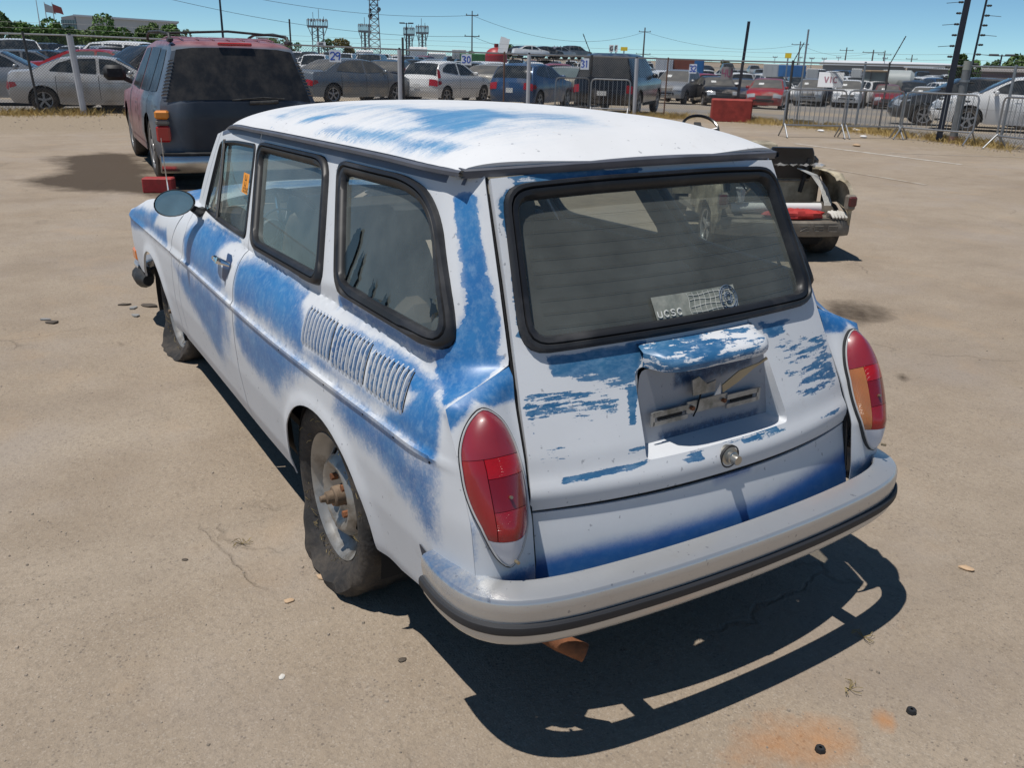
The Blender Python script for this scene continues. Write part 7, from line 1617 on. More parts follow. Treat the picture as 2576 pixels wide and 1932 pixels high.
# ---- dry grass along the fence and gravel
def grass():
    q = random.Random(11); V = []; F = []
    L_ = 0; P = RAIL
    seg = [np.hypot(P[i+1][0]-P[i][0], P[i+1][1]-P[i][1]) for i in range(len(P)-1)]; tot = sum(seg)
    for k in range(85000):
        s = q.random()*tot; x, y = on_fence(s, P); side = q.gauss(0, .28)
        vx, vy = CAM_POS[0]-x, CAM_POS[1]-y; n = math.hypot(vx, vy); off = abs(q.gauss(0, .38))-.12 if q.random() < .85 else q.uniform(0, 1.3); dens = math.sin(s*1.9)+math.sin(s*.7+1)+.8*math.sin(s*4.3)
        if q.random() > .55+.22*dens: continue
        x += vx/n*off+q.uniform(-.05, .05); y += vy/n*off+q.uniform(-.05, .05); h = q.uniform(.03, .17)*(1.3-min(1, abs(off))); a = q.uniform(0, 6.28); w_ = .006; lx, ly = q.gauss(0, .5)*h, q.gauss(0, .5)*h; i = len(V)
        V += [(x+w_*math.cos(a), y+w_*math.sin(a), 0), (x-w_*math.cos(a), y-w_*math.sin(a), 0), (x+lx*.5+w_*.7*math.cos(a), y+ly*.5+w_*.7*math.sin(a), h*.62), (x+lx, y+ly, h)]; F += [(i, i+1, i+2), (i+2, i+1, i+3)]
    m = MB(); m.v = V; m.f = F; o = m.build('dry_grass', pmat('straw coloured grass', (.46, .335, .13), .9, var=.3, vscale=1.5), None, 0); tag(o, 'dry straw-coloured grass along the foot of the fence', 'grass', None, 'stuff')
grass()
def stones():
    q = random.Random(4); m = MB()
    def stone(x, y, r_):
        n = 6; c = []; a0 = q.uniform(0, 6); zt = r_*q.uniform(.5, .9)
        lo = [(x+r_*q.uniform(.75, 1.1)*math.cos(a0+6.283*k/n), y+r_*q.uniform(.6, 1.0)*math.sin(a0+6.283*k/n), 0) for k in range(n)]; hi = [(x+(p[0]-x)*.62, y+(p[1]-y)*.62, zt*q.uniform(.8, 1)) for p in lo]
        m.add(lo+hi, [(k, (k+1) % n, n+(k+1) % n, n+k) for k in range(n)]+[tuple(range(n, 2*n))])
    for k in range(900):
        px = q.uniform(0, 2576); py = q.uniform(420, 1925); x, y, z = gp_fast(px, py)
        if -.1 < x < 4.5 and abs(y) < .7: continue
        stone(x, y, q.choice([.002, .003, .003, .004, .006])*q.uniform(.7, 1.4))
    for k in range(1400):
        s = q.uniform(9, 48); x, y = on_fence(s, RAIL); vx, vy = CAM_POS[0]-x, CAM_POS[1]-y; n = math.hypot(vx, vy); off = q.uniform(-.3, 4.5 if y > -8 else 1.6); stone(x+vx/n*off, y+vy/n*off, q.uniform(.006, .028))
    o = m.build('gravel', pmat('pebbles', (.30, .25, .20), .9, var=.45, vscale=9), None, 0); tag(o, 'scattered gravel and grit on the lot', 'gravel', None, 'stuff')
def gp_fast(px, py):
    d = ray_dir(px, py); t = CAM_POS[2]/-d[2]; P = CAM_POS+d*t; return float(P[0]), float(P[1]), 0.0
stones()
# ---- small single things lying about
def lump(name, px, py, r_, mat, label, cat, seed, flat=.38, el=1.5):
    x, y, z = gp(px, py); m = crumple((0, 0, r_*flat*.8), r_*el, r_, r_*flat, seed, 10, 6); o = m.build(name, mat, None, 30); o.location = (x, y, 0); o.rotation_euler = (0, 0, seed*.7); tag(o, label, cat)
TANS = pmat('tan stone', (.50, .35, .22), .8, var=.2); DKS = pmat('dark debris', (.085, .068, .052), .8, var=.3)
lump('stone', 811, 1458, .014, TANS, 'largest tan stone beside the flat rear tyre', 'stone', 1); lump('stone', 727, 1516, .011, TANS, 'small tan stone left of the flat rear tyre', 'stone', 2)
lump('stone', 2430, 1434, .016, TANS, 'orange-tan stone on bare ground at the right', 'stone', 5); lump('stone', 466, 1411, .007, DKS, 'small dark clod on the ground left of the rear wheel', 'clod', 6)
lump('clod', 1012, 1668, .009, DKS, 'dark clod near the bumper shadow', 'clod', 7); lump('stone', 709, 1705, .008, pmat('pale pebble', (.6, .57, .52), .8), 'pale pebble below the rear wheel at left', 'stone', 8)
for i, (px, py, lab) in enumerate(((2291, 1797, 'black rubber nut lying right of the orange stain'), (2062, 1893, 'black rubber nut below the orange stain near the lower edge'))):
    x, y, z = gp(px, py); o = MB().lathe([(.004, .012), (.011, .012), (.013, .008), (.013, 0)], 8, 'z').build('rubber_nut', BLACK_RUBBER, None, 30); o.location = (x, y, 0); tag(o, lab, 'nut')
for i, (px, py, s_, lab) in enumerate(((375, 770, .06, 'largest dark broken plastic shard by the front tyre'), (335, 776, .04, 'grey plastic shard between the larger ones by the front tyre'), (312, 768, .035, 'small dark plastic shard left of the front tyre'), (130, 812, .05, 'flat dark shard among litter at the left'), (112, 805, .03, 'pale shard among litter at the left'), (340, 796, .035, 'pale thin shard nearest the front tyre'))):
    x, y, z = gp(px, py); q = random.Random(i); poly = [(s_*q.uniform(.5, 1)*math.cos(a)*1.4, s_*q.uniform(.4, .8)*math.sin(a)) for a in np.linspace(0, 6.28, 7, endpoint=False)]
    o = MB().prism(poly, 'z', 0, .008).build('plastic_shard', DKS if 'dark' in lab else pmat('grey shard', (.28, .28, .27), .5), None, 0); o.location = (x, y, .001); o.rotation_euler = (0, R(-4), q.uniform(0, 6)); tag(o, lab, 'debris')
m = MB(); x, y, z = gp(2165, 334); m.tube([(0, 0, .03), (.25, .1, .04), (.36, .0, .05)], [.03, .035, .045], 8); o = m.build('pipe_offcut', WHITE_PLASTIC, None); o.location = (x+.1, y-.3, 0); tag(o, 'white plastic pipe offcut in the dry grass under the barriers', 'pipe')
for i, (px, py, lab) in enumerate(((2065, 331, 'white scrap of paper in the grass under the left barrier'), (2172, 346, 'white scrap at the foot of the middle barrier'), (2154, 368, 'reddish scrap on the painted line'))):
    x, y, z = gp(px, py); q = random.Random(i+40); o = crumple((0, 0, .03), .10, .06, .03, i+60, 9, 5).build('litter_scrap', WHITE_PLASTIC if i < 2 else TANS, None, 20); o.location = (x, y, 0); tag(o, lab, 'litter')
# dry leaf twigs near the stain
for i, (px, py, lab) in enumerate(((2135, 1738, 'dry twig tuft left of the orange stain'), (610, 1372, 'dry weed wisp between the tan stones'), (2170, 1610, 'dry curled leaf right of the bumper shadow'))):
    x, y, z = gp(px, py); q = random.Random(i); m = MB()
    for k in range(9): a = q.uniform(0, 6.28); m.tube([(0, 0, .003), (.02*math.cos(a), .02*math.sin(a), .008+.01*q.random()), (.035*math.cos(a+.4), .035*math.sin(a+.4), .004+.012*q.random())], .0011, 3)
    o = m.build('dry_twig', STRAW, None, 0); o.location = (x, y, 0); tag(o, lab, 'twig')
# ------------------------------------------------------------------ far things
LEAF = [pmat('foliage %d' % i, c, .7, var=.35, vscale=.8) for i, c in enumerate(((.085, .165, .035), (.06, .115, .03), (.12, .185, .055), (.15, .13, .04)))]
BARK = pmat('bark', (.10, .075, .05), .9, var=.25)
def leaf_mesh(rx, ry, rz, n, size, seed, lobes=7):
    q = np.random.RandomState(seed); C = []
    for k in range(lobes): a = q.uniform(0, 6.28); rr = q.uniform(.2, .75); C.append((rr*rx*math.cos(a), rr*ry*math.sin(a), q.uniform(-.55, .75)*rz, q.uniform(.35, .6)))
    V = []; F = []
    for k in range(n):
        c = C[q.randint(lobes)]; d = q.normal(size=3); d /= np.linalg.norm(d); r_ = q.uniform(.55, 1.0)**.5*c[3]
        p = np.array([c[0]+d[0]*rx*r_, c[1]+d[1]*ry*r_, c[2]+d[2]*rz*r_]); u = q.normal(size=3); u /= np.linalg.norm(u); w_ = np.cross(u, q.normal(size=3)); w_ /= np.linalg.norm(w_); s = size*q.uniform(.5, 1.3); i = len(V)
        V += [p+u*s, p+w_*s*.6, p-u*s, p-w_*s*.6]; F.append((i, i+1, i+2, i+3))
    return V, F
def tree(px, py_base_dist, height, width, label, kind=0, seed=0, name='tree', n=1700, base=None):
    d = py_base_dist; x, y, z = foot(px, d); o = empty(name, (x, y, z)); tag(o, label, 'tree'); q = random.Random(seed)
    V, F = leaf_mesh(width/2, width/2, height*.42, n, .028*height+.10, seed); m = MB(); m.v = [(a, b, c+height*.58) for a, b, c in V]; m.f = F; m.build('crown', LEAF[kind], o, 0)
    t = MB().tube([(0, 0, -.2), (.1, 0, height*.25), (.0, .1, height*.55), (.1, .1, height*.8)], [.05*height**.8, .04*height**.8, .03*height**.8, .01], 7)
    for k in range(5): a = q.uniform(0, 6.28); t.tube([(0, 0, height*(.28+.07*k)), (width*.2*math.cos(a), width*.2*math.sin(a), height*(.45+.07*k)), (width*.36*math.cos(a), width*.36*math.sin(a), height*(.55+.07*k))], [.02*height**.8, .014*height**.8, .006], 5)
    t.build('trunk', BARK, o); return o
# trees beyond the yard; heights follow from the horizon at camera height 1.58 m
def H(px, py, d):
    return dp(px, py, d)[2]-foot(px, d)[2]
TR = [(5, 40, 150, 70, 1, 'dark green tree at the left edge beyond the yard'), (40, 33, 155, 60, 1, 'tallest dark green tree at the far left'), (85, 50, 150, 60, 0, 'bushy green tree below the flagpoles'), (128, 47, 145, 70, 0, 'round green tree left of the leftmost bushes'), (165, 52, 150, 60, 2, 'light green tree right of the flagpoles'), (195, 62, 148, 50, 1, 'low dark tree in front of the grey hall end'), (232, 72, 140, 55, 2, 'low pale bush in front of the grey hall'), (300, 44, 135, 84, 0, 'large round green tree in front of the grey hall'), (372, 55, 138, 62, 2, 'lighter green tree right of the large round tree'), (425, 58, 138, 72, 0, 'green tree at the right end of the grey hall'), (462, 78, 140, 40, 2, 'small bush at the end of the grey hall'),
      (700, 98, 190, 60, 2, 'pale green shrub left of the radio towers'), (735, 104, 200, 40, 0, 'small green tree behind the slim dark pole'), (826, 98, 220, 30, 1, 'small dark tree right of the first radio tower'), (870, 100, 180, 52, 3, 'olive brown rounded tree between the radio towers'), (1290, 115, 170, 42, 1, 'dark green tree behind the red dome'), (1185, 130, 200, 18, 1, 'tiny dark tree left of the number 30 pole'), (1828, 152, 200, 22, 3, 'small olive tree behind the row board 4U'),
      (2420, 142, 62, 52, 1, 'dark bushy tree behind the tall gate post'), (2445, 150, 66, 36, 0, 'green bush right of the tall gate post'), (2478, 164, 120, 24, 1, 'low dark tree behind the block wall'), (2510, 157, 110, 26, 1, 'small dark pointed tree at the right'), (2560, 130, 95, 62, 2, 'pale green feathery tree at the right edge'), (2600, 138, 92, 50, 2, 'pale green tree cut off by the right edge'), (2535, 155, 100, 30, 2, 'low pale green bush left of the feathery tree')]
for i, (px, py, d, wpx, kd, lab) in enumerate(TR):
    dep = d/1.12; h = max(1.5, H(px, py, d)); tree(px, d, h, wpx*dep/CAM_F*1.15, lab, kd, 100+i, n=1900 if wpx > 50 else 900)
# ---- buildings
CLAD = pmat('pale metal cladding', (.52, .51, .49), .6, var=.05, vscale=.3); CLADG = pmat('grey cladding', (.26, .26, .27), .6, var=.06); WROOF = pmat('white metal roof', (.66, .68, .70), .5); GLZ = pmat('office glazing', (.10, .15, .17), .15); CONC = pmat('block wall', (.20, .18, .165), .9, var=.12, vscale=1.5)
def building(px0, px1, py_top, d, depth, label, wall, roofm, name='warehouse', gable=0.0, skew=0.0, py_top2=None):
    a = np.array(foot(px0, d)); b = np.array(foot(px1, d*(1+skew))); L_ = float(np.hypot(*(b-a)[:2])); th = math.atan2(b[1]-a[1], b[0]-a[0]); o = empty(name, tuple(a), th); tag(o, label, 'building')
    h = dp(px0, py_top, d)[2]-a[2]; h2 = (dp(px1, py_top2 if py_top2 else py_top, d*(1+skew))[2]-b[2])
    m = MB(); m.add([(0, 0, -1), (L_, 0, -1), (L_, 0, h2), (0, 0, h), (0, -depth, -1), (L_, -depth, -1), (L_, -depth, h2), (0, -depth, h)] if False else [(0, 0, -1), (L_, 0, -1), (L_, 0, h2), (0, 0, h), (0, depth, -1), (L_, depth, -1), (L_, depth, h2), (0, depth, h)], [(0, 1, 2, 3), (5, 4, 7, 6), (4, 0, 3, 7), (1, 5, 6, 2)]); m.build('wall', wall, o, 0)
    r_ = MB(); t = .35; ov = .5
    if gable:
        r_.add([(-ov, -ov, h), (L_+ov, -ov, h2), (L_+ov, depth/2, h2+gable), (-ov, depth/2, h+gable), (-ov, depth+ov, h), (L_+ov, depth+ov, h2), (-ov, -ov, h-t), (L_+ov, -ov, h2-t)], [(0, 1, 2, 3), (3, 2, 5, 4), (6, 7, 1, 0)]); m2 = MB(); m2.add([(0, 0, h), (0, depth, h), (0, depth/2, h+gable), (L_, 0, h2), (L_, depth, h2), (L_, depth/2, h2+gable)], [(0, 1, 2), (3, 5, 4)]); m2.build('gable', wall, o, 0)
    else: r_.add([(-ov, -ov, h+.02), (L_+ov, -ov, h2+.02), (L_+ov, depth+ov, h2+.02), (-ov, depth+ov, h+.02), (-ov, -ov, h-t), (L_+ov, -ov, h2-t), (-ov, depth+ov, h-t), (L_+ov, depth+ov, h2-t)], [(0, 1, 2, 3), (4, 5, 1, 0), (6, 4, 0, 3), (5, 7, 2, 1)])
    r_.build('roof', roofm, o, 0); return o, L_, h
o, L_, h = building(206, 454, 36, 230, 60, 'long pale grey hall with a glazed end behind the trees at left', CLAD, WROOF, 'hall', py_top2=53)
gb = np.array(foot(168, 232)); e0 = np.array(foot(206, 230)); Lg = float(np.hypot(*(e0-gb)[:2])); thg = math.atan2(e0[1]-gb[1], e0[0]-gb[0])
gl_ = empty('glazed_end', tuple(gb), thg); gl_.parent = o; gl_.matrix_parent_inverse = (Matrix.Translation(o.location) @ Matrix.Rotation(o.rotation_euler.z, 4, 'Z')).inverted()
hg = H(168, 42, 232)
for i in range(6):
    for j in range(5): MB().box((Lg*(i+.5)/6, 0, hg*(.30+.14*j)), (Lg/6*.86, .3, hg*.12)).build('window_pane', GLZ, gl_, 0)
MB().add([(0, .2, -1), (Lg, .2, -1), (Lg, .2, h), (0, .2, hg)], [(0, 1, 2, 3)]).build('end_wall', CLADG, gl_, 0)
building(652, 700, 92, 330, 30, 'low long factory roof left of the radio towers', CLADG, WROOF, 'factory', py_top2=94)
o, L_, h = building(2072, 2282, 156, 150, 34, 'long low warehouse with white roof behind the wheel loader', CLADG, WROOF, 'warehouse', gable=.45, py_top2=161)
building(2286, 2392, 163, 140, 30, 'grey gabled end of a shed beside the long warehouse', pmat('brown grey cladding', (.17, .155, .15), .7), WROOF, 'shed', gable=.5, py_top2=168)
# block wall at the right with a pale coping
a = np.array(foot(2395, 82)); b = np.array(foot(2640, 78)); Lw = float(np.hypot(*(b-a)[:2])); o = empty('block_wall', tuple(a), math.atan2(b[1]-a[1], b[0]-a[0])); tag(o, 'long brown block wall with pale coping at the far right', 'wall')
hw_ = H(2450, 178, 81); MB().box((Lw/2, 0, hw_/2-.1), (Lw, .25, hw_+.2)).build('wall_face', CONC, o, 0); MB().box((Lw/2, 0, hw_+.12), (Lw, .40, .24)).build('coping', pmat('pale coping', (.55, .53, .48), .8), o, 0)
for k in range(40): MB().box((Lw*k/40, -.16, hw_-.08), (.20, .10, .12)).build('coping_tile', pmat('dark tile gap', (.06, .055, .05), .9), o, 0)
# hazy dry hill line
m = MB(); A = []
for px in np.linspace(-200, 2800, 60):
    x, y, z = foot(px, 1500); pyt = np.interp(px, [-200, 1500, 1560, 1700, 1900, 2100, 2300, 2800], [150, 165, 156, 152, 158, 168, 178, 182]); hh = max(z, dp(px, pyt, 1500)[2]); A.append([(x, y, z-3), (x, y, hh), (x+60*math.cos(azim(px)), y+60*math.sin(azim(px)), z-3)])
o = MB().grid(np.array(A)).build('hills', pmat('dry grass hill', (.40, .31, .20), .95, var=.1, vscale=.02), None, 40); o['kind'] = 'structure'
# ---- lattice radio towers
LAT = pmat('galvanised lattice', (.24, .26, .28), .6, .3)
def platform_tower(px, py_plat, wpx, d, label, spikes):
    x, y, z = foot(px, d); a = azim(px); o = empty('radio_tower', (x, y, z), a-math.pi/2); tag(o, label, 'tower'); dep = d/1.1; hp = H(px, py_plat, d); ww = wpx*dep/CAM_F; lw = ww*.30; th = .10*d/200
    for sx in (-1, 1):
        for sy in (-1, 1): MB().tube([(sx*lw, sy*lw, 0), (sx*lw*.85, sy*lw*.85, hp)], th, 5).build('leg', LAT, o)
    m = MB(); n = 5
    for k in range(n):
        z0, z1 = hp*k/n, hp*(k+1)/n
        for (p, q) in (((-1, -1), (1, -1)), ((1, -1), (1, 1)), ((1, 1), (-1, 1)), ((-1, 1), (-1, -1))): m.tube([(p[0]*lw, p[1]*lw, z0), (q[0]*lw*.95, q[1]*lw*.95, z1)], th*.45, 4); m.tube([(q[0]*lw, q[1]*lw, z0), (p[0]*lw*.95, p[1]*lw*.95, z1)], th*.45, 4)
    m.build('lattice', LAT, o); MB().tube([(0, 0, 0), (0, 0, hp)], th*2.4, 6).build('core', LAT, o)
    MB().box((0, 0, hp), (ww, ww, .35*d/200)).build('platform', LAT, o, 0)
    r_ = MB(); hr = 1.3*d/200
    for k in range(13):
        t = -ww/2+ww*k/12
        for s in (-1, 1): r_.tube([(t, s*ww/2, hp), (t, s*ww/2, hp+hr)], th*.5, 4)
    for s in (-1, 1): r_.tube([(-ww/2, s*ww/2, hp+hr), (ww/2, s*ww/2, hp+hr)], th*.6, 4)
    r_.build('railing', LAT, o)
    for sx in (-1, 1): MB().tube([(sx*lw, 0, hp*.72), (sx*ww*.48, 0, hp)], th*.7, 4).build('strut', LAT, o)
    for dxp, pyt in spikes: MB().tube([(dxp*dep/CAM_F, 0, hp), (dxp*dep/CAM_F, 0, H(px, pyt, d))], th*.55, 5).build('antenna', LAT, o)
    for k in range(7):
        t = -ww/2+ww*(k+.5)/7; MB().box((t, -ww/2, hp+hr*.9), (ww*.05, .2, hr*.5)).build('aerial_box', LAT, o, 0)
platform_tower(803, 66, 50, 210, 'leftmost radio tower with square railed platform and whip aerials', ((-10, 30), (4, 22), (16, 40), (-22, 48)))
platform_tower(920, 78, 32, 260, 'small railed radio tower left of the tall lattice mast', ((0, 42), (-8, 58), (9, 60)))
platform_tower(1030, 86, 28, 260, 'railed radio tower right of the tall lattice mast', ((0, 60), (7, 62), (-6, 66)))
platform_tower(1063, 82, 32, 240, 'rightmost railed radio tower with whip aerials', ((-2, 45), (7, 56), (-9, 60)))
x, y, z = foot(944, 240); o = empty('lattice_mast', (x, y, z), azim(944)-math.pi/2); tag(o, 'tall lattice mast with dishes and a flag', 'tower'); dep = 215; hm = H(944, -6, 240); lw0, lw1 = 15*dep/CAM_F, 10*dep/CAM_F
for sx in (-1, 1):
    for sy in (-1, 1): MB().tube([(sx*lw0, sy*lw0, 0), (sx*lw1, sy*lw1, hm)], .13, 5).build('leg', LAT, o)
m = MB(); n = 9
for k in range(n):
    z0, z1 = hm*k/n, hm*(k+1)/n; w0 = lw0+(lw1-lw0)*k/n; w1 = lw0+(lw1-lw0)*(k+1)/n
    for (p, q) in (((-1, -1), (1, -1)), ((1, 1), (-1, 1)), ((1, -1), (1, 1)), ((-1, 1), (-1, -1))): m.tube([(p[0]*w0, p[1]*w0, z0), (q[0]*w1, q[1]*w1, z1)], .06, 4); m.tube([(q[0]*w0, q[1]*w0, z0), (p[0]*w1, p[1]*w1, z1)], .06, 4); m.tube([(p[0]*w1, p[1]*w1, z1), (q[0]*w1, q[1]*w1, z1)], .07, 4)
m.build('lattice', LAT, o); MB().box((0, 0, hm*.985), (lw1*3.1, lw1*3.1, .5)).build('platform', LAT, o, 0)
for (dxp, py, r_) in ((-9, 40, 6), (-9, 24, 4), (13, 22, 5)): MB().lathe([(0, 0), (r_*.1, .5), (r_*.1, .6)], 14, 'y', (dxp*dep/CAM_F, -lw1*1.2, H(944, py, 240))).build('dish', DKP, o)
MB().add([(12*dep/CAM_F, -1, H(944, 18, 240)), (17*dep/CAM_F, -1.2, H(944, 20, 240)), (16*dep/CAM_F, -1, H(944, 27, 240)), (12*dep/CAM_F, -1, H(944, 31, 240))], [(0, 1, 2, 3)]).build('banner', LAT, o, 0)
# ---- utility poles, lamp poles and their wires
POLE = pmat('grey timber pole', (.13, .125, .12), .8); WIREB = pmat('overhead wire', (.05, .055, .06), .6)
def pole(px, py_top, d, label, arms=((0, .9),), r_=.14, mat=POLE, name='utility_pole', cat='pole', lamp=False):
    x, y, z = foot(px, d); h = H(px, py_top, d); o = empty(name, (x, y, z), azim(px)-math.pi/2); tag(o, label, cat); MB().tube([(0, 0, -.2), (0, 0, h)], [r_, r_*.6], 8).build('shaft', mat, o)
    for dz, ln in arms: MB().box((0, 0, h-dz), (ln*2, .10, .12)).build('crossarm', mat, o, 0); [MB().lathe([(0, 0), (.06, .03), (.06, .15), (0, .2)], 6, 'z', (s*ln*.9, 0, h-dz+.05)).build('insulator', mat, o) for s in (-1, 1)]
    if lamp:
        for s in (-1, 1): MB().box((s*.55, 0, h-.05), (.7, .3, .16), None, .04).build('lamp_head', mat, o, 0)
        MB().tube([(-.5, 0, h-.1), (.5, 0, h-.1)], .04, 6).build('lamp_arm', mat, o)
    return np.array([x, y, z+h])
pA = pole(1187, 26, 135, 'tall utility pole with two crossarms near row board 30', ((.6, .9), (3.4, 1.1)), .12); pB = pole(1617, 68, 190, 'utility pole with two crossarms beyond the black SUV', ((.8, 1.2), (5, 1.5)), .2)
pC = pole(2008, 103, 230, 'thin utility pole left of the VIC sign', ((.7, 2),), .2); pD = pole(2126, 118, 240, 'thin utility pole above the white warehouse roof', ((.7, 1.6),), .2); pE = pole(2194, 124, 230, 'utility pole with wide crossarm above the warehouse', ((.6, 2.4),), .22); pF = pole(2223, 126, 250, 'rightmost pole above the warehouse ridge', ((1, 1.6),), .2); pG = pole(2293, 137, 260, 'small pole at the gable end of the shed', ((1, 1.4),), .2)
pole(1668, 115, 120, 'low lamp pole above the parked cars in the middle', (), .06, STEEL, 'lamp_pole', 'lamp', True) if False else None
pole(566, -40, 60, 'plain dark light pole rising behind the old SUV', (), .085, DKP, 'light_pole'); pole(1401, 114, 130, 'thin lamp pole above the stacked cars', ((.2, .5),), .06, STEEL, 'lamp_pole', 'lamp')
pole(1024, 56, 120, 'floodlight pole between the radio towers', (), .10, DKP, 'lamp_pole', 'lamp', True); pole(2518, 136, 80, 'twin floodlight pole at the right above the block wall', (), .09, DKP, 'lamp_pole', 'lamp', True)
for i, (px, py, d) in enumerate(((1949, 140, 160), (2012, 141, 170), (2042, 143, 150), (2073, 144, 150), (2109, 141, 160), (2226, 143, 150))): pole(px, py, d, ['thin lamp pole left of the blue tarp', 'thin lamp pole right of the blue tarp', 'thin lamp pole above the VIC sign', 'lamp pole at the left end of the warehouse', 'lamp pole in front of the warehouse roof', 'lamp pole above the wheel loader'][i], ((.2, .35),), .07, STEEL, 'lamp_pole', 'lamp')
def wire(a, b, sag, label):
    a = np.array(a); b = np.array(b); pts = [tuple(a+(b-a)*t-np.array([0, 0, sag*4*t*(1-t)])) for t in np.linspace(0, 1, 22)]; d = float(np.hypot(*(a[:2]-CAM_POS[:2]))); o = MB().tube(pts, .022, 4).build('overhead_wire', WIREB, None); tag(o, label, 'wire', 'overhead wires')
offA = np.array([0, 0, -.6]); L0 = np.array(dp(560, -10, 120)); L1 = np.array(dp(640, 12, 120))
wire(np.array(dp(400, -60, 110)), pA+offA, 1.4, 'upper wire running left from the tall pole near board 30'); wire(np.array(dp(400, -10, 110)), pA+np.array([0, 0, -3.4]), 1.2, 'lower wire running left from the tall pole near board 30')
wire(pA+offA, pB+np.array([0, 0, -.8]), 2.6, 'upper wire between the tall pole and the pole beyond the black SUV'); wire(pA+np.array([0, 0, -3.4]), pB+np.array([0, 0, -5]), 2.4, 'lower wire between the tall pole and the pole beyond the black SUV')
wire(pB+np.array([0, 0, -.8]), pC+np.array([0, 0, -.7]), 2.0, 'upper wire running right from the pole beyond the black SUV'); wire(pB+np.array([0, 0, -5]), pC+np.array([0, 0, -5]), 1.8, 'lower wire running right from the pole beyond the black SUV'); wire(pC+np.array([0, 0, -.7]), pE+np.array([0, 0, -.6]), 1.5, 'wire between the two poles above the warehouse')
# ---- flagpoles
FLAGS = [pmat('faded flag red', (.40, .10, .09), .8), pmat('faded flag white', (.60, .60, .60), .8), pmat('flag blue', (.08, .12, .25), .8)]
for i, (px, py, lab) in enumerate(((100, -2, 'leftmost of the three flagpoles above the trees'), (119, 4, 'middle flagpole with a small flag above the trees'), (138, 5, 'rightmost flagpole with a red and white flag above the trees'))):
    d = 170; x, y, z = foot(px+14, d); h = H(px, py, d); dep = d/1.18; tx = -14*dep/CAM_F*.0; o = empty('flagpole', (x, y, z), azim(px)-math.pi/2); tag(o, lab, 'flagpole'); MB().tube([(0, 0, 0), (0, 0, h)], [.12, .05], 8).build('mast', pmat('flagpole white', (.5, .5, .5), .4), o)
    if i: MB().add([(0, 0, h-.2), (1.3, .1, h-.7), (1.5, .15, h-1.8), (.9, .1, h-1.6), (0, 0, h-1.5)], [(0, 1, 2, 3, 4)]).build('flag', FLAGS[0] if i == 2 else FLAGS[1], o, 0)
# ---- yard objects among the cars
def boxed(name, px, py0, py1, wpx, d, mat, label, cat, depth=6.0):
    dep = d/1.08; x, y, z = foot(px, d); o = empty(name, (x, y, z), azim(px)-math.pi/2); tag(o, label, cat); zt = H(px, py0, d); w_ = wpx*dep/CAM_F; zb = max(.6, zt-(py1-py0)*dep/CAM_F)
    MB().box((0, depth/2, (zt+zb)/2), (w_, depth, zt-zb), None, .03).build('box', mat, o, 0)
    for k in range(int(max(3, w_/.5))): MB().box((-w_/2+w_*(k+.5)/int(max(3, w_/.5)), -.015, (zt+zb)/2), (.06, .03, (zt-zb)*.96)).build('rib', mat, o, 0)
    for s in (-1, 1):
        for yy in (depth*.2, depth*.8): MB().lathe([(0, -.15), (.45, -.15), (.45, .15), (0, .15)], 12, 'x', (s*w_*.35, yy, .45)).build('wheel', TYRE, o)
    return o
boxed('box_trailer', 1672, 146, 178, 44, 78, pmat('silver trailer side', (.55, .56, .58), .5), 'silver box trailer left of the rust red container', 'trailer'); boxed('shipping_container', 1718, 149, 176, 62, 80, pmat('rust red container', (.28, .085, .05), .7, var=.15), 'rust red shipping container beyond the fence', 'container', 2.4)
TARP = pmat('blue tarp', (.03, .17, .42), .5, var=.2, vscale=2)
boxed('tarp_load', 1760, 151, 182, 24, 76, TARP, 'load under a blue tarp right of the rust red container', 'load', 2.0); boxed('tarp_load', 1996, 163, 190, 64, 72, TARP, 'long load under a blue tarp left of the VIC sign', 'load', 2.0); boxed('box_trailer', 1944, 160, 190, 40, 72.5, pmat('pale trailer', (.58, .58, .57), .5), 'pale box trailer left of the blue tarp', 'trailer', 3)
boxed('box_trailer', 2048, 172, 195, 28, 70, MATS['pale trailer'], 'white trailer right of the blue tarp', 'trailer', 3); boxed('box_trailer', 2160, 172, 192, 24, 72, MATS['pale trailer'], 'white trailer beside the wheel loader', 'trailer', 3)
boxed('green_bin', 1190, 134, 152, 66, 88, pmat('green bin', (.05, .20, .07), .6), 'green skip behind row board 30', 'bin', 3); boxed('box_trailer', 1155, 124, 146, 36, 92, MATS['pale trailer'], 'white box truck body above the green skip', 'trailer', 4)
# red domed tank
x, y, z = foot(1248, 84); o = empty('dome_tank', (x, y, z), azim(1248)-math.pi/2); tag(o, 'red domed tank behind the parked cars', 'tank'); rr = 28*78/CAM_F; hz0 = H(1248, 140, 84); hz1 = H(1248, 118, 84)
MB().lathe([(rr, 0), (rr, hz0)]+[(rr*math.cos(t), hz0+(hz1-hz0)*math.sin(t)) for t in np.linspace(.1, 1.57, 8)], 24, 'z').build('shell', pmat('red tank', (.36, .03, .035), .45), o); MB().tube([(0, 0, hz1), (0, 0, hz1+.3)], .2, 8).build('cap', pmat('tank cap', (.2, .02, .02), .5), o)
board(1263, 112, .5, 1.3, '', INKG, 'tilted white board standing above the red dome', WHITE_PLASTIC, dist=80, tilt=R(12), name='row_board'); board(1272, 114, .5, 1.2, '', INKG, 'second tilted white board beside the first above the red dome', WHITE_PLASTIC, dist=80.4, tilt=R(12), name='row_board')
YEL = pmat('yellow sign', (.70, .52, .03), .5)
def row_sign(px, py, wpx, hpx, d, txt, ink, mat, label, frac=.6):
    dep = d/1.08; o = board(px, py, wpx*dep/CAM_F, hpx*dep/CAM_F, txt, ink, label, mat, dist=d, stroke=.06*d/70, name='row_sign', frac=frac)
    z0 = float(terrain(*dp(px, py, d)[:2]))-dp(px, py, d)[2]; MB().tube([(0, .05, z0), (0, .05, 0)], .05, 6).build('stake', STEEL, o)
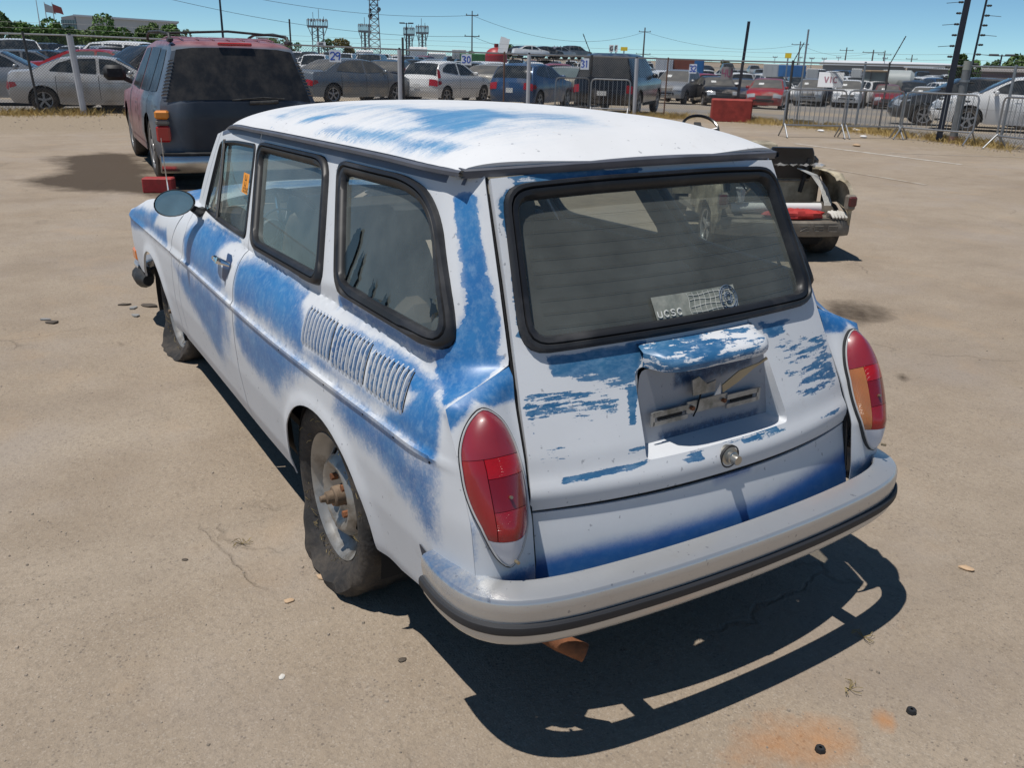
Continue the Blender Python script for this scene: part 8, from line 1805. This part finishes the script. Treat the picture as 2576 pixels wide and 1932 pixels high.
row_sign(1538, 121, 11, 17, 66, 'G', INKG, WHITE_PLASTIC, 'white sign with letter G above the black SUV'); row_sign(1550, 121, 8, 17, 66.2, 'F', INKG, WHITE_PLASTIC, 'white sign with letter F above the black SUV'); row_sign(1570, 122, 17, 9, 66, '', INKG, YEL, 'yellow sign right of the letter F sign'); row_sign(1983, 139, 15, 12, 60, '', INKG, YEL, 'yellow sign above the blue tarp'); row_sign(808, 111, 22, 12, 80, 'DS', INKG, WHITE_PLASTIC, 'white sign with letters DS near the leftmost radio tower')
# white cab trucks in the middle distance
def truck(px, d, cab_h, label, cab, py_top):
    x, y, z = foot(px, d); o = empty('truck', (x, y, z), azim(px)+math.pi/2); tag(o, label, 'truck'); h = H(px, py_top, d)
    P = [(-1.2, .5), (-1.2, 1.6), (-1.05, h*.72), (-.8, h), (1.0, h), (1.2, h*.9), (1.2, .5)]; m = MB().prism(P, 'x', -1.25, 1.25); m.v = [(v[0], v[1], v[2]) for v in m.v]; m.build('cab', cab, o, 0)
    MB().box((0, 1.15 if False else -1.15, h*.62), (2.1, .12, h*.22)).build('windscreen', AUTO_GLASS, o, 0); MB().box((0, -1.22, 1.0), (1.4, .08, .6)).build('grille', GRILLE, o, 0); MB().box((0, 3.2, .95), (1.1, 5.0, .35)).build('chassis', UNDER, o, 0)
    for s in (-1, 1):
        for yy in (-.3, 4.2): MB().lathe([(0, -.15), (.5, -.15), (.5, .15), (0, .15)], 14, 'x', (s*1.05, yy, .5)).build('wheel', TYRE, o)
        MB().box((s*1.42, -1.0, h*.62), (.12, .2, .6)).build('mirror', GRILLE, o, 0)
for px, d, pt, lab in ((918, 140, 125, 'white cab truck left of the white hatchback'), (1053, 135, 117, 'tall white cab truck facing the fence in the middle'), (1100, 138, 131, 'white cab truck right of the tall white truck')): truck(px, d, 2.6, lab, CP['white'], pt)
# stacked wrecks on racks right of the red dome
RK = pmat('rack steel', (.05, .05, .055), .6)
for i, px in enumerate((1335, 1372, 1412, 1450, 1310)):
    d = 112+i*2.5; x, y, z = foot(px, d); hz = 1.95; o = empty('car_rack', (x, y, z), azim(px)-math.pi/2); tag(o, ['steel rack under a white wreck right of the red dome', 'steel rack under a dark wreck', 'steel rack under a silver wreck', 'steel rack under the rightmost wreck', 'steel rack nearest the red dome'][i], 'rack')
    for sx in (-1, 1):
        for sy in (0, 3): MB().box((sx*1.0, sy, hz/2), (.12, .12, hz)).build('leg', RK, o, 0)
    MB().box((0, 1.5, hz), (2.3, 3.4, .12)).build('deck', RK, o, 0)
    far_car(['sedan', 'sedan', 'hatch', 'suv', 'sedan'][i], ['white', 'dark', 'silver', 'grey', 'black'][i], (x+1.5*math.cos(azim(px)), y+1.5*math.sin(azim(px)), z+hz+.06), azim(px)-R(80)+i*.2, ['white wreck on the rack right of the red dome', 'dark wreck on a steel rack', 'silver hatchback wreck on a steel rack', 'grey SUV on the rightmost rack', 'black wreck on the rack nearest the red dome'][i], 'wrecks on racks')
# ---- wheel loader
x, y, z = foot(2205, 67.5); o = empty('wheel_loader', (x, y, z), azim(2205)+R(115), .72); tag(o, 'yellow wheel loader with glass cab among the parked cars', 'loader'); YL = pmat('loader yellow', (.62, .36, .03), .5, var=.12)
MB().box((-1.6, 0, 1.25), (2.6, 1.7, 1.0), None, .15).build('engine_cover', YL, o); MB().box((1.2, 0, 1.0), (1.8, 1.2, .7), None, .1).build('front_frame', YL, o)
MB().box((-.1, 0, 2.35), (1.5, 1.5, 1.5), None, .06).build('cab_glass', PALE_GLASS, o); MB().box((-.1, 0, 3.16), (1.9, 1.8, .16), None, .05).build('cab_roof', pmat('tan cab roof', (.42, .30, .18), .6), o)
for sx in (-1, 1):
    for sy in (-1, 1): MB().box((-.1+sx*.74, sy*.74, 2.35), (.09, .09, 1.55)).build('cab_pillar', RK, o, 0); MB().lathe([(0, -.25), (.45, -.27), (.75, -.2), (.75, .2), (.45, .27), (0, .25)], 18, 'y', (1.3 if sx > 0 else -1.6, sy*.95, .75)).build('wheel', TYRE, o)
    MB().tube([(.9, sx*.45, 1.5), (2.0, sx*.45, 1.3), (2.8, sx*.45, .6)], .12, 6).build('lift_arm', YL, o)
bk = MB(); A = [[(2.8+dx, yy, zz) for yy in (-1.25, 1.25)] for dx, zz in ((.9, .15), (.1, .12), (-.1, .5), (.05, 1.0), (.35, 1.25))]; bk.grid(np.array(A)); bk.build('bucket', YL, o)
t_ = empty('tank', foot(2262, 70), azim(2262)-math.pi/2); tag(t_, 'pale grey round tank right of the wheel loader', 'tank'); MB().lathe([(0, -1.2), (.7, -1.15), (.9, -.9), (.9, .9), (.7, 1.15), (0, 1.2)], 20, 'x', (0, 0, 1.5)).build('shell', pmat('pale tank', (.42, .46, .46), .4), t_)
for s in (-1, 1): MB().box((s*.7, 0, .4), (.12, 1.2, .8)).build('cradle', RK, t_, 0)
